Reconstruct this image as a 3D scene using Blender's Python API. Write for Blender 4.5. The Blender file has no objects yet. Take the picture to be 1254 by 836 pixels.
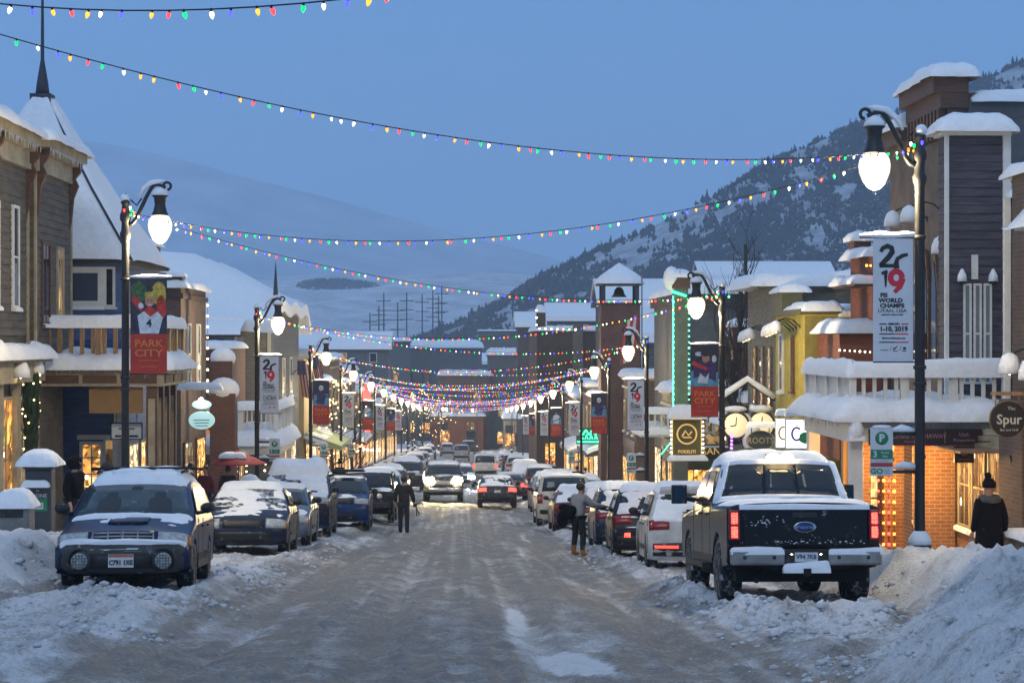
import bpy, bmesh, math, random
import numpy as np
from mathutils import Vector, Matrix
random.seed(7); R = math.radians; PI = math.pi
sc = bpy.context.scene; col = sc.collection
# ---------------------------------------------------------------- camera, sky, sun, exposure
cam = bpy.data.cameras.new('camera'); cam.lens = 68.9; cam.sensor_width = 36; cam.clip_start = .1; cam.clip_end = 9000
camo = bpy.data.objects.new('camera', cam); col.objects.link(camo); camo.rotation_euler = (R(90), 0, 0); sc.camera = camo
W = bpy.data.worlds.new('World'); sc.world = W; W.use_nodes = True
nt = W.node_tree; nt.nodes.clear()
wo = nt.nodes.new('ShaderNodeOutputWorld'); bg = nt.nodes.new('ShaderNodeBackground'); bg.inputs[1].default_value = 1.0
sky = nt.nodes.new('ShaderNodeTexSky'); sky.sky_type = 'NISHITA'; sky.sun_disc = False
sky.sun_elevation = R(3); sky.sun_rotation = R(200); sky.air_density = 2; sky.ozone_density = 4
ge = nt.nodes.new('ShaderNodeNewGeometry'); sx = nt.nodes.new('ShaderNodeSeparateXYZ'); rp = nt.nodes.new('ShaderNodeValToRGB')
# overcast dusk: deep blue low down, paler cloud overhead
e = rp.color_ramp.elements; e[0].position = 0; e[0].color = (.14, .295, .52, 1); e[1].position = 1; e[1].color = (.27, .36, .52, 1)
for p, c in ((.08, (.090, .248, .50, 1)), (.2, (.072, .218, .47, 1)), (.45, (.19, .31, .51, 1))):
    k = e.new(p); k.color = c
mx = nt.nodes.new('ShaderNodeMix'); mx.data_type = 'RGBA'; mx.inputs[0].default_value = .06
inv = nt.nodes.new('ShaderNodeVectorMath'); inv.operation = 'SCALE'; inv.inputs[3].default_value = -1
sk2 = nt.nodes.new('ShaderNodeVectorMath'); sk2.operation = 'SCALE'; sk2.inputs[3].default_value = .1
L = nt.links
L.new(ge.outputs['Incoming'], inv.inputs[0]); L.new(inv.outputs[0], sx.inputs[0]); L.new(sx.outputs[2], rp.inputs[0])
L.new(sky.outputs[0], sk2.inputs[0]); L.new(rp.outputs[0], mx.inputs[6]); L.new(sk2.outputs[0], mx.inputs[7])
L.new(mx.outputs[2], bg.inputs[0]); L.new(bg.outputs[0], wo.inputs[0])
sl = bpy.data.lights.new('sun', 'SUN'); sl.energy = .25; sl.angle = R(25); sl.color = (.9, .95, 1)
so = bpy.data.objects.new('sun', sl); col.objects.link(so); so.rotation_euler = (R(52), 0, R(-20))
sc.view_settings.view_transform = 'Standard'; sc.view_settings.look = 'None'; sc.view_settings.exposure = 0.55; sc.view_settings.gamma = 1
sc.render.engine = 'CYCLES'; cy = sc.cycles
cy.use_denoising = True; cy.max_bounces = 6; cy.diffuse_bounces = 2; cy.glossy_bounces = 2; cy.transmission_bounces = 3; cy.volume_bounces = 4
cy.transparent_max_bounces = 4; cy.sample_clamp_indirect = 3; cy.caustics_reflective = False; cy.caustics_refractive = False
GLOBE = 7.0; LAMP_W = 480; HAZE = .00042
# ---------------------------------------------------------------- place: street frame, u = metres right of the street axis, Y = metres away
F = 2400.0; K = .0254; SR = math.atan(K)
GY = [-40, 0, 12, 25, 36, 47, 61, 75, 90, 112, 130, 160, 200, 265, 330, 500, 900]
GZ = [1.6, -1.38, -2.36, -3.40, -4.27, -5.10, -6.02, -6.85, -7.65, -8.8, -9.7, -11.1, -12.9, -15.5, -18, -21, -24]
def ground(Y, u=0): return float(np.interp(Y, GY, GZ)) - .03*max(-12, min(12, u))
def P(u, Y, h=0): return Vector((u - K*Y, Y, ground(Y, u) + h))
def U(px, Y): return (px - 566)*Y/F             # pixel column of the 1254 px photo -> u at depth Y
def Z(py, Y): return (418 - py)*Y/F             # pixel row -> world height at depth Y
# ---------------------------------------------------------------- numpy noise
_rng = np.random.RandomState(3); _T = _rng.rand(256, 256)
def vnoise(x, y):
    xi = np.floor(x).astype(int); yi = np.floor(y).astype(int); fx = x - xi; fy = y - yi
    fx = fx*fx*(3 - 2*fx); fy = fy*fy*(3 - 2*fy)
    a = _T[xi % 256, yi % 256]; b = _T[(xi+1) % 256, yi % 256]; c = _T[xi % 256, (yi+1) % 256]; d = _T[(xi+1) % 256, (yi+1) % 256]
    return (a*(1-fx) + b*fx)*(1-fy) + (c*(1-fx) + d*fx)*fy
def fbm(x, y, o=4):
    x = np.asarray(x, float); y = np.asarray(y, float); s = 0; a = .5; t = 0
    for i in range(o):
        s = s + a*vnoise(x + 17.3*i, y + 9.1*i); t += a; a *= .5; x = x*2.03; y = y*2.03
    return s/t
def sst(a, b, x):
    t = np.clip((x - a)/(b - a), 0, 1); return t*t*(3 - 2*t)
# ---------------------------------------------------------------- materials
MT = {}
def mat(name, c, rough=.6, metal=0, var=0, vs=3.0, bump=0, bs=30.0, em=None, es=0, spec=.5, sample=True, coat=0, snow=0, c2=None, stretch=None, pat=0):
    if name in MT: return MT[name]
    m = bpy.data.materials.new(name); m.use_nodes = True; t = m.node_tree; b = t.nodes['Principled BSDF']
    b.inputs['Base Color'].default_value = (*c, 1); b.inputs['Roughness'].default_value = rough; b.inputs['Metallic'].default_value = metal
    b.inputs['Specular IOR Level'].default_value = spec; b.inputs['Coat Weight'].default_value = coat
    tc = None
    def co():
        nonlocal tc
        if tc is None:
            tc = t.nodes.new('ShaderNodeTexCoord').outputs['Object']
            if stretch:
                mp = t.nodes.new('ShaderNodeMapping'); mp.inputs['Scale'].default_value = stretch; t.links.new(tc, mp.inputs[0]); tc = mp.outputs[0]
        return tc
    if var or c2 or snow:
        n = t.nodes.new('ShaderNodeTexNoise'); n.inputs['Scale'].default_value = vs; n.inputs['Detail'].default_value = 5; n.inputs['Roughness'].default_value = .65
        t.links.new(co(), n.inputs[0]); r = t.nodes.new('ShaderNodeValToRGB')
        a = r.color_ramp.elements
        a[0].position = .32; a[1].position = .68
        lo = tuple(x*(1 - var) for x in c); hi = c2 if c2 else tuple(min(1, x*(1 + var)) for x in c)
        a[0].color = (*lo, 1); a[1].color = (*hi, 1)
        out = r.outputs[0]
        if c2 is None and var or c2: t.links.new(n.outputs[0], r.inputs[0])
        if snow:                                    # frost and wind-blown snow stuck on upward and rough spots
            n2 = t.nodes.new('ShaderNodeTexNoise'); n2.inputs['Scale'].default_value = 7; n2.inputs['Detail'].default_value = 8; n2.inputs['Roughness'].default_value = .75
            t.links.new(co(), n2.inputs[0]); r2 = t.nodes.new('ShaderNodeValToRGB'); q = r2.color_ramp.elements
            q[0].position = .62 - snow*.3; q[0].color = (0, 0, 0, 1); q[1].position = .8 - snow*.25; q[1].color = (1, 1, 1, 1)
            t.links.new(n2.outputs[0], r2.inputs[0]); m2 = t.nodes.new('ShaderNodeMix'); m2.data_type = 'RGBA'
            t.links.new(r2.outputs[0], m2.inputs[0]); t.links.new(out, m2.inputs[6]); m2.inputs[7].default_value = (.62, .64, .68, 1); out = m2.outputs[2]
            m3 = t.nodes.new('ShaderNodeMix'); t.links.new(r2.outputs[0], m3.inputs[0]); m3.inputs[2].default_value = rough; m3.inputs[3].default_value = .8
            t.links.new(m3.outputs[0], b.inputs['Roughness'])
        t.links.new(out, b.inputs['Base Color'])
    if bump:
        n = t.nodes.new('ShaderNodeTexNoise'); n.inputs['Scale'].default_value = bs; n.inputs['Detail'].default_value = 6
        t.links.new(co(), n.inputs[0]); bp = t.nodes.new('ShaderNodeBump'); bp.inputs['Strength'].default_value = bump; bp.inputs['Distance'].default_value = .05
        t.links.new(n.outputs[0], bp.inputs['Height']); t.links.new(bp.outputs[0], b.inputs['Normal'])
    if es:
        b.inputs['Emission Color'].default_value = (*(em or c), 1); b.inputs['Emission Strength'].default_value = es
        if pat:                                     # moulded lens: cells brighter and dimmer
            v = t.nodes.new('ShaderNodeTexVoronoi'); v.inputs['Scale'].default_value = pat; v.distance = 'CHEBYCHEV'; v.inputs['Randomness'].default_value = .3; t.links.new(co(), v.inputs[0])
            mr = t.nodes.new('ShaderNodeMapRange'); mr.inputs[1].default_value = 0; mr.inputs[2].default_value = .6; mr.inputs[3].default_value = es*1.9; mr.inputs[4].default_value = es*.25; t.links.new(v.outputs['Distance'], mr.inputs[0]); t.links.new(mr.outputs[0], b.inputs['Emission Strength'])
        if not sample: m.cycles.emission_sampling = 'NONE'
    MT[name] = m; return m
def brick(name, c1, c2, mortar=(.3, .29, .28), scale=1.0):
    m = bpy.data.materials.new(name); m.use_nodes = True; t = m.node_tree; b = t.nodes['Principled BSDF']; b.inputs['Roughness'].default_value = .85
    tc = t.nodes.new('ShaderNodeTexCoord'); s = t.nodes.new('ShaderNodeSeparateXYZ'); a = t.nodes.new('ShaderNodeMath'); cb = t.nodes.new('ShaderNodeCombineXYZ')
    t.links.new(tc.outputs['Object'], s.inputs[0]); t.links.new(s.outputs[0], a.inputs[0]); t.links.new(s.outputs[1], a.inputs[1])
    t.links.new(a.outputs[0], cb.inputs[0]); t.links.new(s.outputs[2], cb.inputs[1])
    k = t.nodes.new('ShaderNodeTexBrick'); k.inputs['Color1'].default_value = (*c1, 1); k.inputs['Color2'].default_value = (*c2, 1); k.inputs['Mortar'].default_value = (*mortar, 1)
    k.inputs['Scale'].default_value = 1; k.inputs['Brick Width'].default_value = .23*scale; k.inputs['Row Height'].default_value = .08*scale; k.inputs['Mortar Size'].default_value = .008*scale; k.inputs['Bias'].default_value = -.2
    t.links.new(cb.outputs[0], k.inputs[0])
    n = t.nodes.new('ShaderNodeTexNoise'); n.inputs['Scale'].default_value = 1.3; n.inputs['Detail'].default_value = 6; t.links.new(tc.outputs['Object'], n.inputs[0])
    r = t.nodes.new('ShaderNodeValToRGB'); r.color_ramp.elements[0].color = (.55, .55, .55, 1); r.color_ramp.elements[1].color = (1.25, 1.2, 1.2, 1); t.links.new(n.outputs[0], r.inputs[0])
    mm = t.nodes.new('ShaderNodeMix'); mm.data_type = 'RGBA'; mm.blend_type = 'MULTIPLY'; mm.inputs[0].default_value = 1
    t.links.new(k.outputs[0], mm.inputs[6]); t.links.new(r.outputs[0], mm.inputs[7]); t.links.new(mm.outputs[2], b.inputs['Base Color'])
    bp = t.nodes.new('ShaderNodeBump'); bp.inputs['Strength'].default_value = .5; bp.inputs['Distance'].default_value = .01; bp.invert = True
    t.links.new(k.outputs['Fac'], bp.inputs['Height']); t.links.new(bp.outputs[0], b.inputs['Normal']); MT[name] = m; return m
def boards(name, c, pitch=.16, var=.25, snow=0):
    """horizontal lap siding for the walls too far off to model board by board"""
    m = mat(name, c, .75, var=var, vs=2.2, stretch=(1, 1, 5)); t = m.node_tree; b = t.nodes['Principled BSDF']
    tc = t.nodes.new('ShaderNodeTexCoord'); s = t.nodes.new('ShaderNodeSeparateXYZ'); t.links.new(tc.outputs['Object'], s.inputs[0])
    d = t.nodes.new('ShaderNodeMath'); d.operation = 'DIVIDE'; d.inputs[1].default_value = pitch; f = t.nodes.new('ShaderNodeMath'); f.operation = 'FRACT'
    t.links.new(s.outputs[2], d.inputs[0]); t.links.new(d.outputs[0], f.inputs[0])
    bp = t.nodes.new('ShaderNodeBump'); bp.inputs['Strength'].default_value = 1; bp.inputs['Distance'].default_value = .03; bp.invert = True
    t.links.new(f.outputs[0], bp.inputs['Height']); t.links.new(bp.outputs[0], b.inputs['Normal']); return m
def litpane(name, c1, c2, c3, strength, scale=3.0):
    """a lit shop window: shelves and goods in a bright room, as blocks of warm light"""
    m = bpy.data.materials.new(name); m.use_nodes = True; t = m.node_tree; b = t.nodes['Principled BSDF']
    b.inputs['Base Color'].default_value = (.02, .02, .02, 1); b.inputs['Roughness'].default_value = .08
    tc = t.nodes.new('ShaderNodeTexCoord'); mp = t.nodes.new('ShaderNodeMapping'); mp.inputs['Scale'].default_value = (scale, scale, scale*.8); t.links.new(tc.outputs['Object'], mp.inputs[0])
    v = t.nodes.new('ShaderNodeTexVoronoi'); v.distance = 'CHEBYCHEV'; v.inputs['Randomness'].default_value = .8; v.inputs['Scale'].default_value = 1; t.links.new(mp.outputs[0], v.inputs[0])
    r = t.nodes.new('ShaderNodeValToRGB'); q = r.color_ramp.elements; r.color_ramp.interpolation = 'CONSTANT'
    q[0].position = 0; q[0].color = (*c1, 1); q[1].position = .38; q[1].color = (*c2, 1)
    z = q.new(.62); z.color = (*c3, 1); z = q.new(.8); z.color = (c1[0]*.25, c1[1]*.22, c1[2]*.2, 1)
    sp = t.nodes.new('ShaderNodeSeparateColor'); t.links.new(v.outputs['Color'], sp.inputs[0]); t.links.new(sp.outputs[0], r.inputs[0])
    v2 = t.nodes.new('ShaderNodeTexVoronoi'); v2.inputs['Scale'].default_value = 2.6; t.links.new(mp.outputs[0], v2.inputs[0]); s2 = t.nodes.new('ShaderNodeSeparateColor'); t.links.new(v2.outputs['Color'], s2.inputs[0])
    r2 = t.nodes.new('ShaderNodeValToRGB'); q = r2.color_ramp.elements; q[0].position = .1; q[0].color = (.18, .15, .12, 1); q[1].position = .9; q[1].color = (1.3, 1.2, 1.05, 1); t.links.new(s2.outputs[1], r2.inputs[0])
    v3 = t.nodes.new('ShaderNodeTexVoronoi'); v3.inputs['Scale'].default_value = .9; t.links.new(mp.outputs[0], v3.inputs[0]); r3 = t.nodes.new('ShaderNodeValToRGB'); q = r3.color_ramp.elements; q[0].position = .05; q[0].color = (5, 4, 2.6, 1); q[1].position = .16; q[1].color = (0, 0, 0, 1); t.links.new(v3.outputs['Distance'], r3.inputs[0])
    mm = t.nodes.new('ShaderNodeMix'); mm.data_type = 'RGBA'; mm.blend_type = 'MULTIPLY'; mm.inputs[0].default_value = 1; t.links.new(r.outputs[0], mm.inputs[6]); t.links.new(r2.outputs[0], mm.inputs[7])
    ma = t.nodes.new('ShaderNodeMix'); ma.data_type = 'RGBA'; ma.blend_type = 'ADD'; ma.inputs[0].default_value = 1; t.links.new(mm.outputs[2], ma.inputs[6]); t.links.new(r3.outputs[0], ma.inputs[7])
    t.links.new(ma.outputs[2], b.inputs['Emission Color']); b.inputs['Emission Strength'].default_value = strength; MT[name] = m; return m
SNOW = mat('snow', (.86, .87, .89), .85, bump=.5, bs=9, var=.05, vs=6, spec=.25)
# ---------------------------------------------------------------- objects
def tag(o, label=None, cat=None, group=None, kind=None):
    if label: o['label'] = label
    if cat: o['category'] = cat
    if group: o['group'] = group
    if kind: o['kind'] = kind
    return o
def empty(name, loc, rz=SR, label=None, cat=None, group=None):
    o = bpy.data.objects.new(name, None); o.empty_display_size = .2; col.objects.link(o); o.location = loc; o.rotation_euler.z = rz
    return tag(o, label, cat, group)
class MB:
    """collects shapes; build() links them as ONE mesh object"""
    def __init__(s): s.bm = bmesh.new()
    def face(s, pts, mi=0, smooth=False):
        f = s.bm.faces.new([s.bm.verts.new(p) for p in pts]); f.material_index = mi; f.smooth = smooth; return f
    def box(s, x0, x1, y0, y1, z0, z1, mi=0, M=None):
        if x0 > x1: x0, x1 = x1, x0
        if y0 > y1: y0, y1 = y1, y0
        v = [Vector((x, y, z)) for z in (z0, z1) for y in (y0, y1) for x in (x0, x1)]
        if M: v = [M @ p for p in v]
        v = [s.bm.verts.new(p) for p in v]
        for q in ((0, 2, 3, 1), (4, 5, 7, 6), (0, 1, 5, 4), (2, 6, 7, 3), (0, 4, 6, 2), (1, 3, 7, 5)):
            s.bm.faces.new([v[i] for i in q]).material_index = mi
        return s
    def prism(s, pts, d, mi=0):
        """closed polygon pts (3D) pushed along vector d"""
        d = Vector(d); a = [s.bm.verts.new(p) for p in pts]; b = [s.bm.verts.new(Vector(p) + d) for p in pts]; n = len(a)
        s.bm.faces.new(a[::-1]).material_index = mi; s.bm.faces.new(b).material_index = mi
        for i in range(n): s.bm.faces.new((a[i], a[(i+1) % n], b[(i+1) % n], b[i])).material_index = mi
        return s
    def grid(s, A, mi=0, smooth=True, wrap=False):
        """A[i][j] -> points"""
        V = [[s.bm.verts.new(p) for p in r] for r in A]
        for i in range(len(V) - 1):
            n = len(V[i])
            for j in range(n if wrap else n - 1):
                k = (j + 1) % n
                try:
                    f = s.bm.faces.new((V[i][j], V[i][k], V[i+1][k], V[i+1][j])); f.material_index = mi; f.smooth = smooth
                except ValueError: pass
        return V
    def tube(s, pts, r, n=8, mi=0, cap=True):
        pts = [Vector(p) for p in pts]; rs = r if isinstance(r, (list, tuple)) else [r]*len(pts); rings = []; pu = None
        for i, p in enumerate(pts):
            d = (pts[min(i+1, len(pts)-1)] - pts[max(i-1, 0)]).normalized()
            a = Vector((0, 0, 1)) if abs(d.z) < .95 else Vector((1, 0, 0))
            if pu is not None: a = pu
            x = d.cross(a)
            if x.length < 1e-4: x = d.cross(Vector((1, .3, 0)))
            x.normalize(); y = x.cross(d).normalized(); pu = y
            rings.append([p + (x*math.cos(2*PI*k/n) + y*math.sin(2*PI*k/n))*rs[i] for k in range(n)])
        V = s.grid(rings, mi, True, True)
        if cap:
            for q in (V[0], V[-1][::-1]):
                try: s.bm.faces.new(q).material_index = mi
                except ValueError: pass
        return s
    def lathe(s, prof, c=(0, 0, 0), n=16, mi=0, axis='z', M=None, cap=True):
        c = Vector(c); A = []
        for r, h in prof:
            ring = []
            for k in range(n):
                a = 2*PI*k/n; p = Vector((r*math.cos(a), r*math.sin(a), h))
                if axis == 'x': p = Vector((h, p.x, p.y))
                if axis == 'y': p = Vector((p.y, h, p.x))
                p = p + c; ring.append(M @ p if M else p)
            A.append(ring)
        V = s.grid(A, mi, True, True)
        for q in (V[0][::-1], V[-1]) if cap else ():
            if prof[0][0] > 1e-4 or q is not V[0]:
                try: s.bm.faces.new(q).material_index = mi
                except ValueError: pass
        return s
    def ball(s, c, r, n=10, mi=0, sq=(1, 1, 1)):
        m = max(4, n//2); c = Vector(c)
        A = [[c + Vector((r*sq[0]*math.sin(PI*i/m)*math.cos(2*PI*k/n), r*sq[1]*math.sin(PI*i/m)*math.sin(2*PI*k/n), -r*sq[2]*math.cos(PI*i/m))) for k in range(n)] for i in range(m+1)]
        s.grid(A, mi, True, True); return s
    def build(s, name, m, parent=None, loc=None, rz=None, smooth=None, bevel=0, merge=False):
        if merge: bmesh.ops.remove_doubles(s.bm, verts=s.bm.verts, dist=1e-4)
        bmesh.ops.recalc_face_normals(s.bm, faces=s.bm.faces)
        if smooth is not None:
            for f in s.bm.faces: f.smooth = smooth
        me = bpy.data.meshes.new(name); s.bm.to_mesh(me); s.bm.free()
        for q in (m if isinstance(m, (list, tuple)) else [m]): me.materials.append(MT[q] if isinstance(q, str) else q)
        o = bpy.data.objects.new(name, me); col.objects.link(o)
        if parent: o.parent = parent
        if loc is not None: o.location = loc
        if rz is not None: o.rotation_euler.z = rz
        if bevel:
            b = o.modifiers.new('bevel', 'BEVEL'); b.width = bevel; b.segments = 2; b.limit_method = 'ANGLE'; b.angle_limit = R(40)
        return o
def copy_tree(o, parent=None):
    c = o.copy(); col.objects.link(c)
    if parent: c.parent = parent
    for ch in KIDS(o): copy_tree(ch, c)
    return c
def KIDS(o): return [x for x in col.objects if x.parent == o]
def snow_pile(mb, x0, x1, y0, y1, z, h, mi=0, n=None, lump=.25, over=.06, tilt=None, seed=None):
    """a rounded blanket of snow lying on the rectangle at height z; bulges a little over its edges"""
    sd = random.random()*200 if seed is None else seed
    if x0 > x1: x0, x1 = x1, x0
    if y0 > y1: y0, y1 = y1, y0
    lx, ly = x1 - x0, y1 - y0; r = min(h*1.1, lx*.5, ly*.5)
    def ticks(a, b):
        L_ = b - a; m = max(2, min(26, int(L_/.3)))
        t = [a - over, a - over*.8, a + r*.12, a + r*.4, a + r*.8] + [a + r + (L_ - 2*r)*i/m for i in range(m+1)][1 if L_ > 2*r else 0:] 
        t = [a - over, a - over*.9, a + r*.1, a + r*.35, a + r*.7] + [a + r + (L_ - 2*r)*i/m for i in range(m+1)] + [b - r*.7, b - r*.35, b - r*.1, b + over*.9, b + over]
        return t
    X = np.array(ticks(x0, x1)); Y = np.array(ticks(y0, y1)); A = []
    def edge(v, a, b):
        d = min(v - a, b - v); t = max(0, min(1, (d + over)/(r + over))); return math.sqrt(max(0, 1 - (1 - t)**2))
    GX, GY_ = np.meshgrid(X, Y, indexing='ij'); n1, n2 = GX.shape
    ex = np.array([edge(x, x0, x1) for x in X])[:, None]; ey = np.array([edge(y, y0, y1) for y in Y])[None, :]; e_ = ex*ey
    nn = fbm(GX*1.1 + sd, GY_*1.1 + sd*1.7, 3) - .5 + .45*(fbm(GX*4.3 + sd, GY_*4.3 + sd, 2) - .5)
    rim = np.zeros((n1, n2), bool); rim[[0, -1]] = True; rim[:, [0, -1]] = True; ii = np.arange(n1)[:, None] + 0*GX; jj = np.arange(n2)[None, :] + 0*GX
    zz = z - .02 - .05*rim + np.where(rim, 0, h*e_*(1 + 2*lump*nn)); k = np.where(rim, over*.8, .5*over)
    if tilt: zz = zz + np.array([[tilt(x, y) for y in Y] for x in X])
    jx = fbm(GY_*2.7 + sd, ii*.37 + sd, 2) - .5; jy = fbm(GX*2.7 + sd, jj*.31 + sd + 9, 2) - .5
    A = np.stack([GX + 2*k*jx, GY_ + 2*k*jy, zz], -1)
    mb.grid(A, mi); return mb
def icicles(mb, a, b, n, lo=.08, hi=.35, mi=0, r=.014):
    a, b = Vector(a), Vector(b)
    for k in range(n):
        p = a.lerp(b, (k + random.random())/n); h = lo + (hi - lo)*random.random()**2; mb.lathe([(r*(.7 + h*1.5), .02), (r*.7, -h*.5), (.002, -h)], p, 5, mi)
    return mb
def text_mesh(s, size, ext=.004, off=0.0, align='CENTER', sx=1, bold=0):
    cu = bpy.data.curves.new('lettering', 'FONT'); cu.body = s; cu.size = size; cu.extrude = ext; cu.offset = bold; cu.align_x = align; cu.align_y = 'CENTER'; cu.resolution_u = 2
    t = bpy.data.objects.new('lettering', cu); col.objects.link(t); dg = bpy.context.evaluated_depsgraph_get(); dg.update()
    me = bpy.data.meshes.new_from_object(t.evaluated_get(dg)); bpy.data.objects.remove(t); bpy.data.curves.remove(cu)
    if sx != 1: me.transform(Matrix.Diagonal((sx, 1, 1, 1)))
    return me
def lettering(items, m, parent, name='lettering', M=None):
    """items: (string, size, x, z[, sx, bold]) on the plane facing -y at y=0"""
    bm = bmesh.new()
    for it in items:
        s, size, x, z = it[:4]; me = text_mesh(s, size, sx=it[4] if len(it) > 4 else 1, bold=it[5] if len(it) > 5 else 0)
        me.transform(Matrix.Translation((x, 0, z)) @ Matrix.Rotation(R(90), 4, 'X')); bm.from_mesh(me); bpy.data.meshes.remove(me)
    me = bpy.data.meshes.new(name); bm.to_mesh(me); bm.free(); me.materials.append(MT[m] if isinstance(m, str) else m)
    o = bpy.data.objects.new(name, me); col.objects.link(o); o.parent = parent
    if M: o.matrix_local = M
    return o
def ribbon(mb, pts, w, t=.006, mi=0, y=0):
    """a flat brush stroke of width w along 2D points (x,z), t thick, facing -y"""
    pts = [Vector((p[0], p[1])) for p in pts]; ws = w if isinstance(w, (list, tuple)) else [w]*len(pts); Lr = []; Rr = []
    for i, p in enumerate(pts):
        d = (pts[min(i+1, len(pts)-1)] - pts[max(0, i-1)]).normalized(); n = Vector((-d.y, d.x))*ws[i]/2
        Lr.append(p + n); Rr.append(p - n)
    for i in range(len(pts)-1):
        q = [Lr[i], Lr[i+1], Rr[i+1], Rr[i]]
        mb.prism([(v.x, y, v.y) for v in q], (0, -t, 0), mi)
# ---------------------------------------------------------------- the setting: ground, road, pavements, snow banks, hills
def gvec(Y): return np.interp(Y, GY, GZ)
def uR(Y): return np.interp(Y, [6, 14.7, 18, 23, 26, 40, 300], [2.2, 2.85, 3.7, 5.35, 5.7, 5.6, 5.6])
def uL(Y): return np.interp(Y, [6, 15, 19, 22, 26, 40, 300], [-4.6, -4.9, -5.0, -5.15, -5.45, -5.6, -5.6])
def height(u, Y):
    z = gvec(Y) - .03*np.clip(u, -12, 12)
    a = np.abs(u)
    lane = 1 - sst(2.6, 3.3, a)
    # packed, rutted slush in the lanes
    wob = .25*(fbm(Y*.12, u*0 + 3, 2) - .5)
    rut = sum(np.exp(-((u - c - wob)/.22)**2) for c in (-2.3, -.85, .75, 2.15))
    z = z + lane*(-.07*rut + .035*(fbm(u*9, Y*.05 + 2, 3) - .5)*2 + .05*(fbm(u*1.6, Y*.9, 4) - .5) + .08*(fbm(u*7, Y*4.2, 4) - .5) + .05*np.clip(fbm(u*4 + 3, Y*2.2, 4) - .5, 0, 1))
    # churned piles along and between the parked cars
    park = sst(2.7, 3.5, a)
    lump = fbm(u*2.2 + 40, Y*1.6, 5); fine = fbm(u*9, Y*8 + 7, 4)
    z = z + park*(.05 + .20*np.clip(lump - .35, 0, 1) + .15*np.clip(fine - .42, 0, 1))
    z = z + .20*np.exp(-((a - 3.25)/.35)**2)*np.clip(fbm(Y*.55 + 11*np.sign(u), u*1.2, 3) - .38, 0, 1)*2
    # ploughed heap in the gutter behind the truck and beside the wagon
    z = z + .17*np.exp(-((u - 3.95)/.75)**2 - ((Y - 23.2)/1.5)**2)*(.5 + fine) + .16*np.exp(-((u - 4.9)/.35)**2 - ((Y - 23.2)/.7)**2)
    z = z + .20*np.exp(-((u + 3.9)/.9)**2 - ((Y - 22.0)/1.3)**2)*(.4 + fine)
    # banks
    for s, ue, H, w in ((1, uR(Y), np.interp(Y, [8, 15, 20, 25, 30, 45, 80, 140], [.80, .70, .68, .68, .64, .5, .42, .3]), np.interp(Y, [14, 24], [1.5, 1.0])),
                        (-1, -uL(Y), np.interp(Y, [8, 15, 22, 28, 36, 60, 140], [.25, .3, .45, .5, .42, .36, .3]), .9)):
        d = s*u - ue
        up = sst(-.1, 1, d/w); out = np.interp(Y, [18, 27, 32], [9.8, 7.6, 7.3]); down = 1 - sst(0, .8, s*u - out)
        big = fbm(u*.7 + 5*s, Y*.5, 4); b = H*up*down*(.72 + .55*big)
        cr = up*(1 - sst(.55, 1.25, d/w/1.5))                       # broken clods on the face of the bank
        z = z + b + cr*down*np.where(np.array(s) > 0, 1.0, .35)*(.42*np.clip(fbm(u*2.7, Y*2.3 + 3, 4) - .40, 0, 1)*1.7 + .20*np.clip(fbm(u*6.5, Y*5.5, 3) - .45, 0, 1) + .07*np.clip(fbm(u*13, Y*11, 3) - .45, 0, 1))
        z = z + .12*sst(0, .5, s*u - out) + .03*up*(fbm(u*2, Y*2, 3) - .5)
    return z
def dirt(u, Y):
    a = np.abs(u); d = 1 - .75*sst(2.4, 3.9, a + 1.3*(fbm(u*.9, Y*.5, 4) - .5))
    d = d - .42*sst(.56, .74, fbm(u*1.5 + 31, Y*.2, 5)) + .40*(fbm(u*3.2, Y*.10 + 5, 4) - .5)*2 + .38*(fbm(u*9, Y*.05 + 2, 3) - .5)*2*(a < 3.1) + .45*(fbm(u*3.6 + 9, Y*1.9, 5) - .5)*2*(a < 3.4)          # streaks drawn out by the tyres
    p = np.exp(-((u - .98 + .10*(Y - 17.5))/.30)**2 - ((Y - 17.3)/1.5)**2); d = d - 1.2*sst(.3, .6, p)
    p = np.exp(-((u - .68)/.16)**2 - ((Y - 24.5)/2.6)**2); d = d - .8*sst(.4, .7, p)
    for s, ue in ((1, uR(Y)), (-1, -uL(Y))):
        k = sst(0, .9, s*u - ue); d = d*(1 - k) + k*.9*np.clip(fbm(u*2.6, Y*2.2, 5) - .54, 0, 1)*2*(1 - sst(.9, 1.9, s*u - ue))
        e_ = np.exp(-((s*u - ue + .15)/.22)**2); d = d + .55*e_*(Y < 40)
    return np.clip(d, 0, 1)
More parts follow.
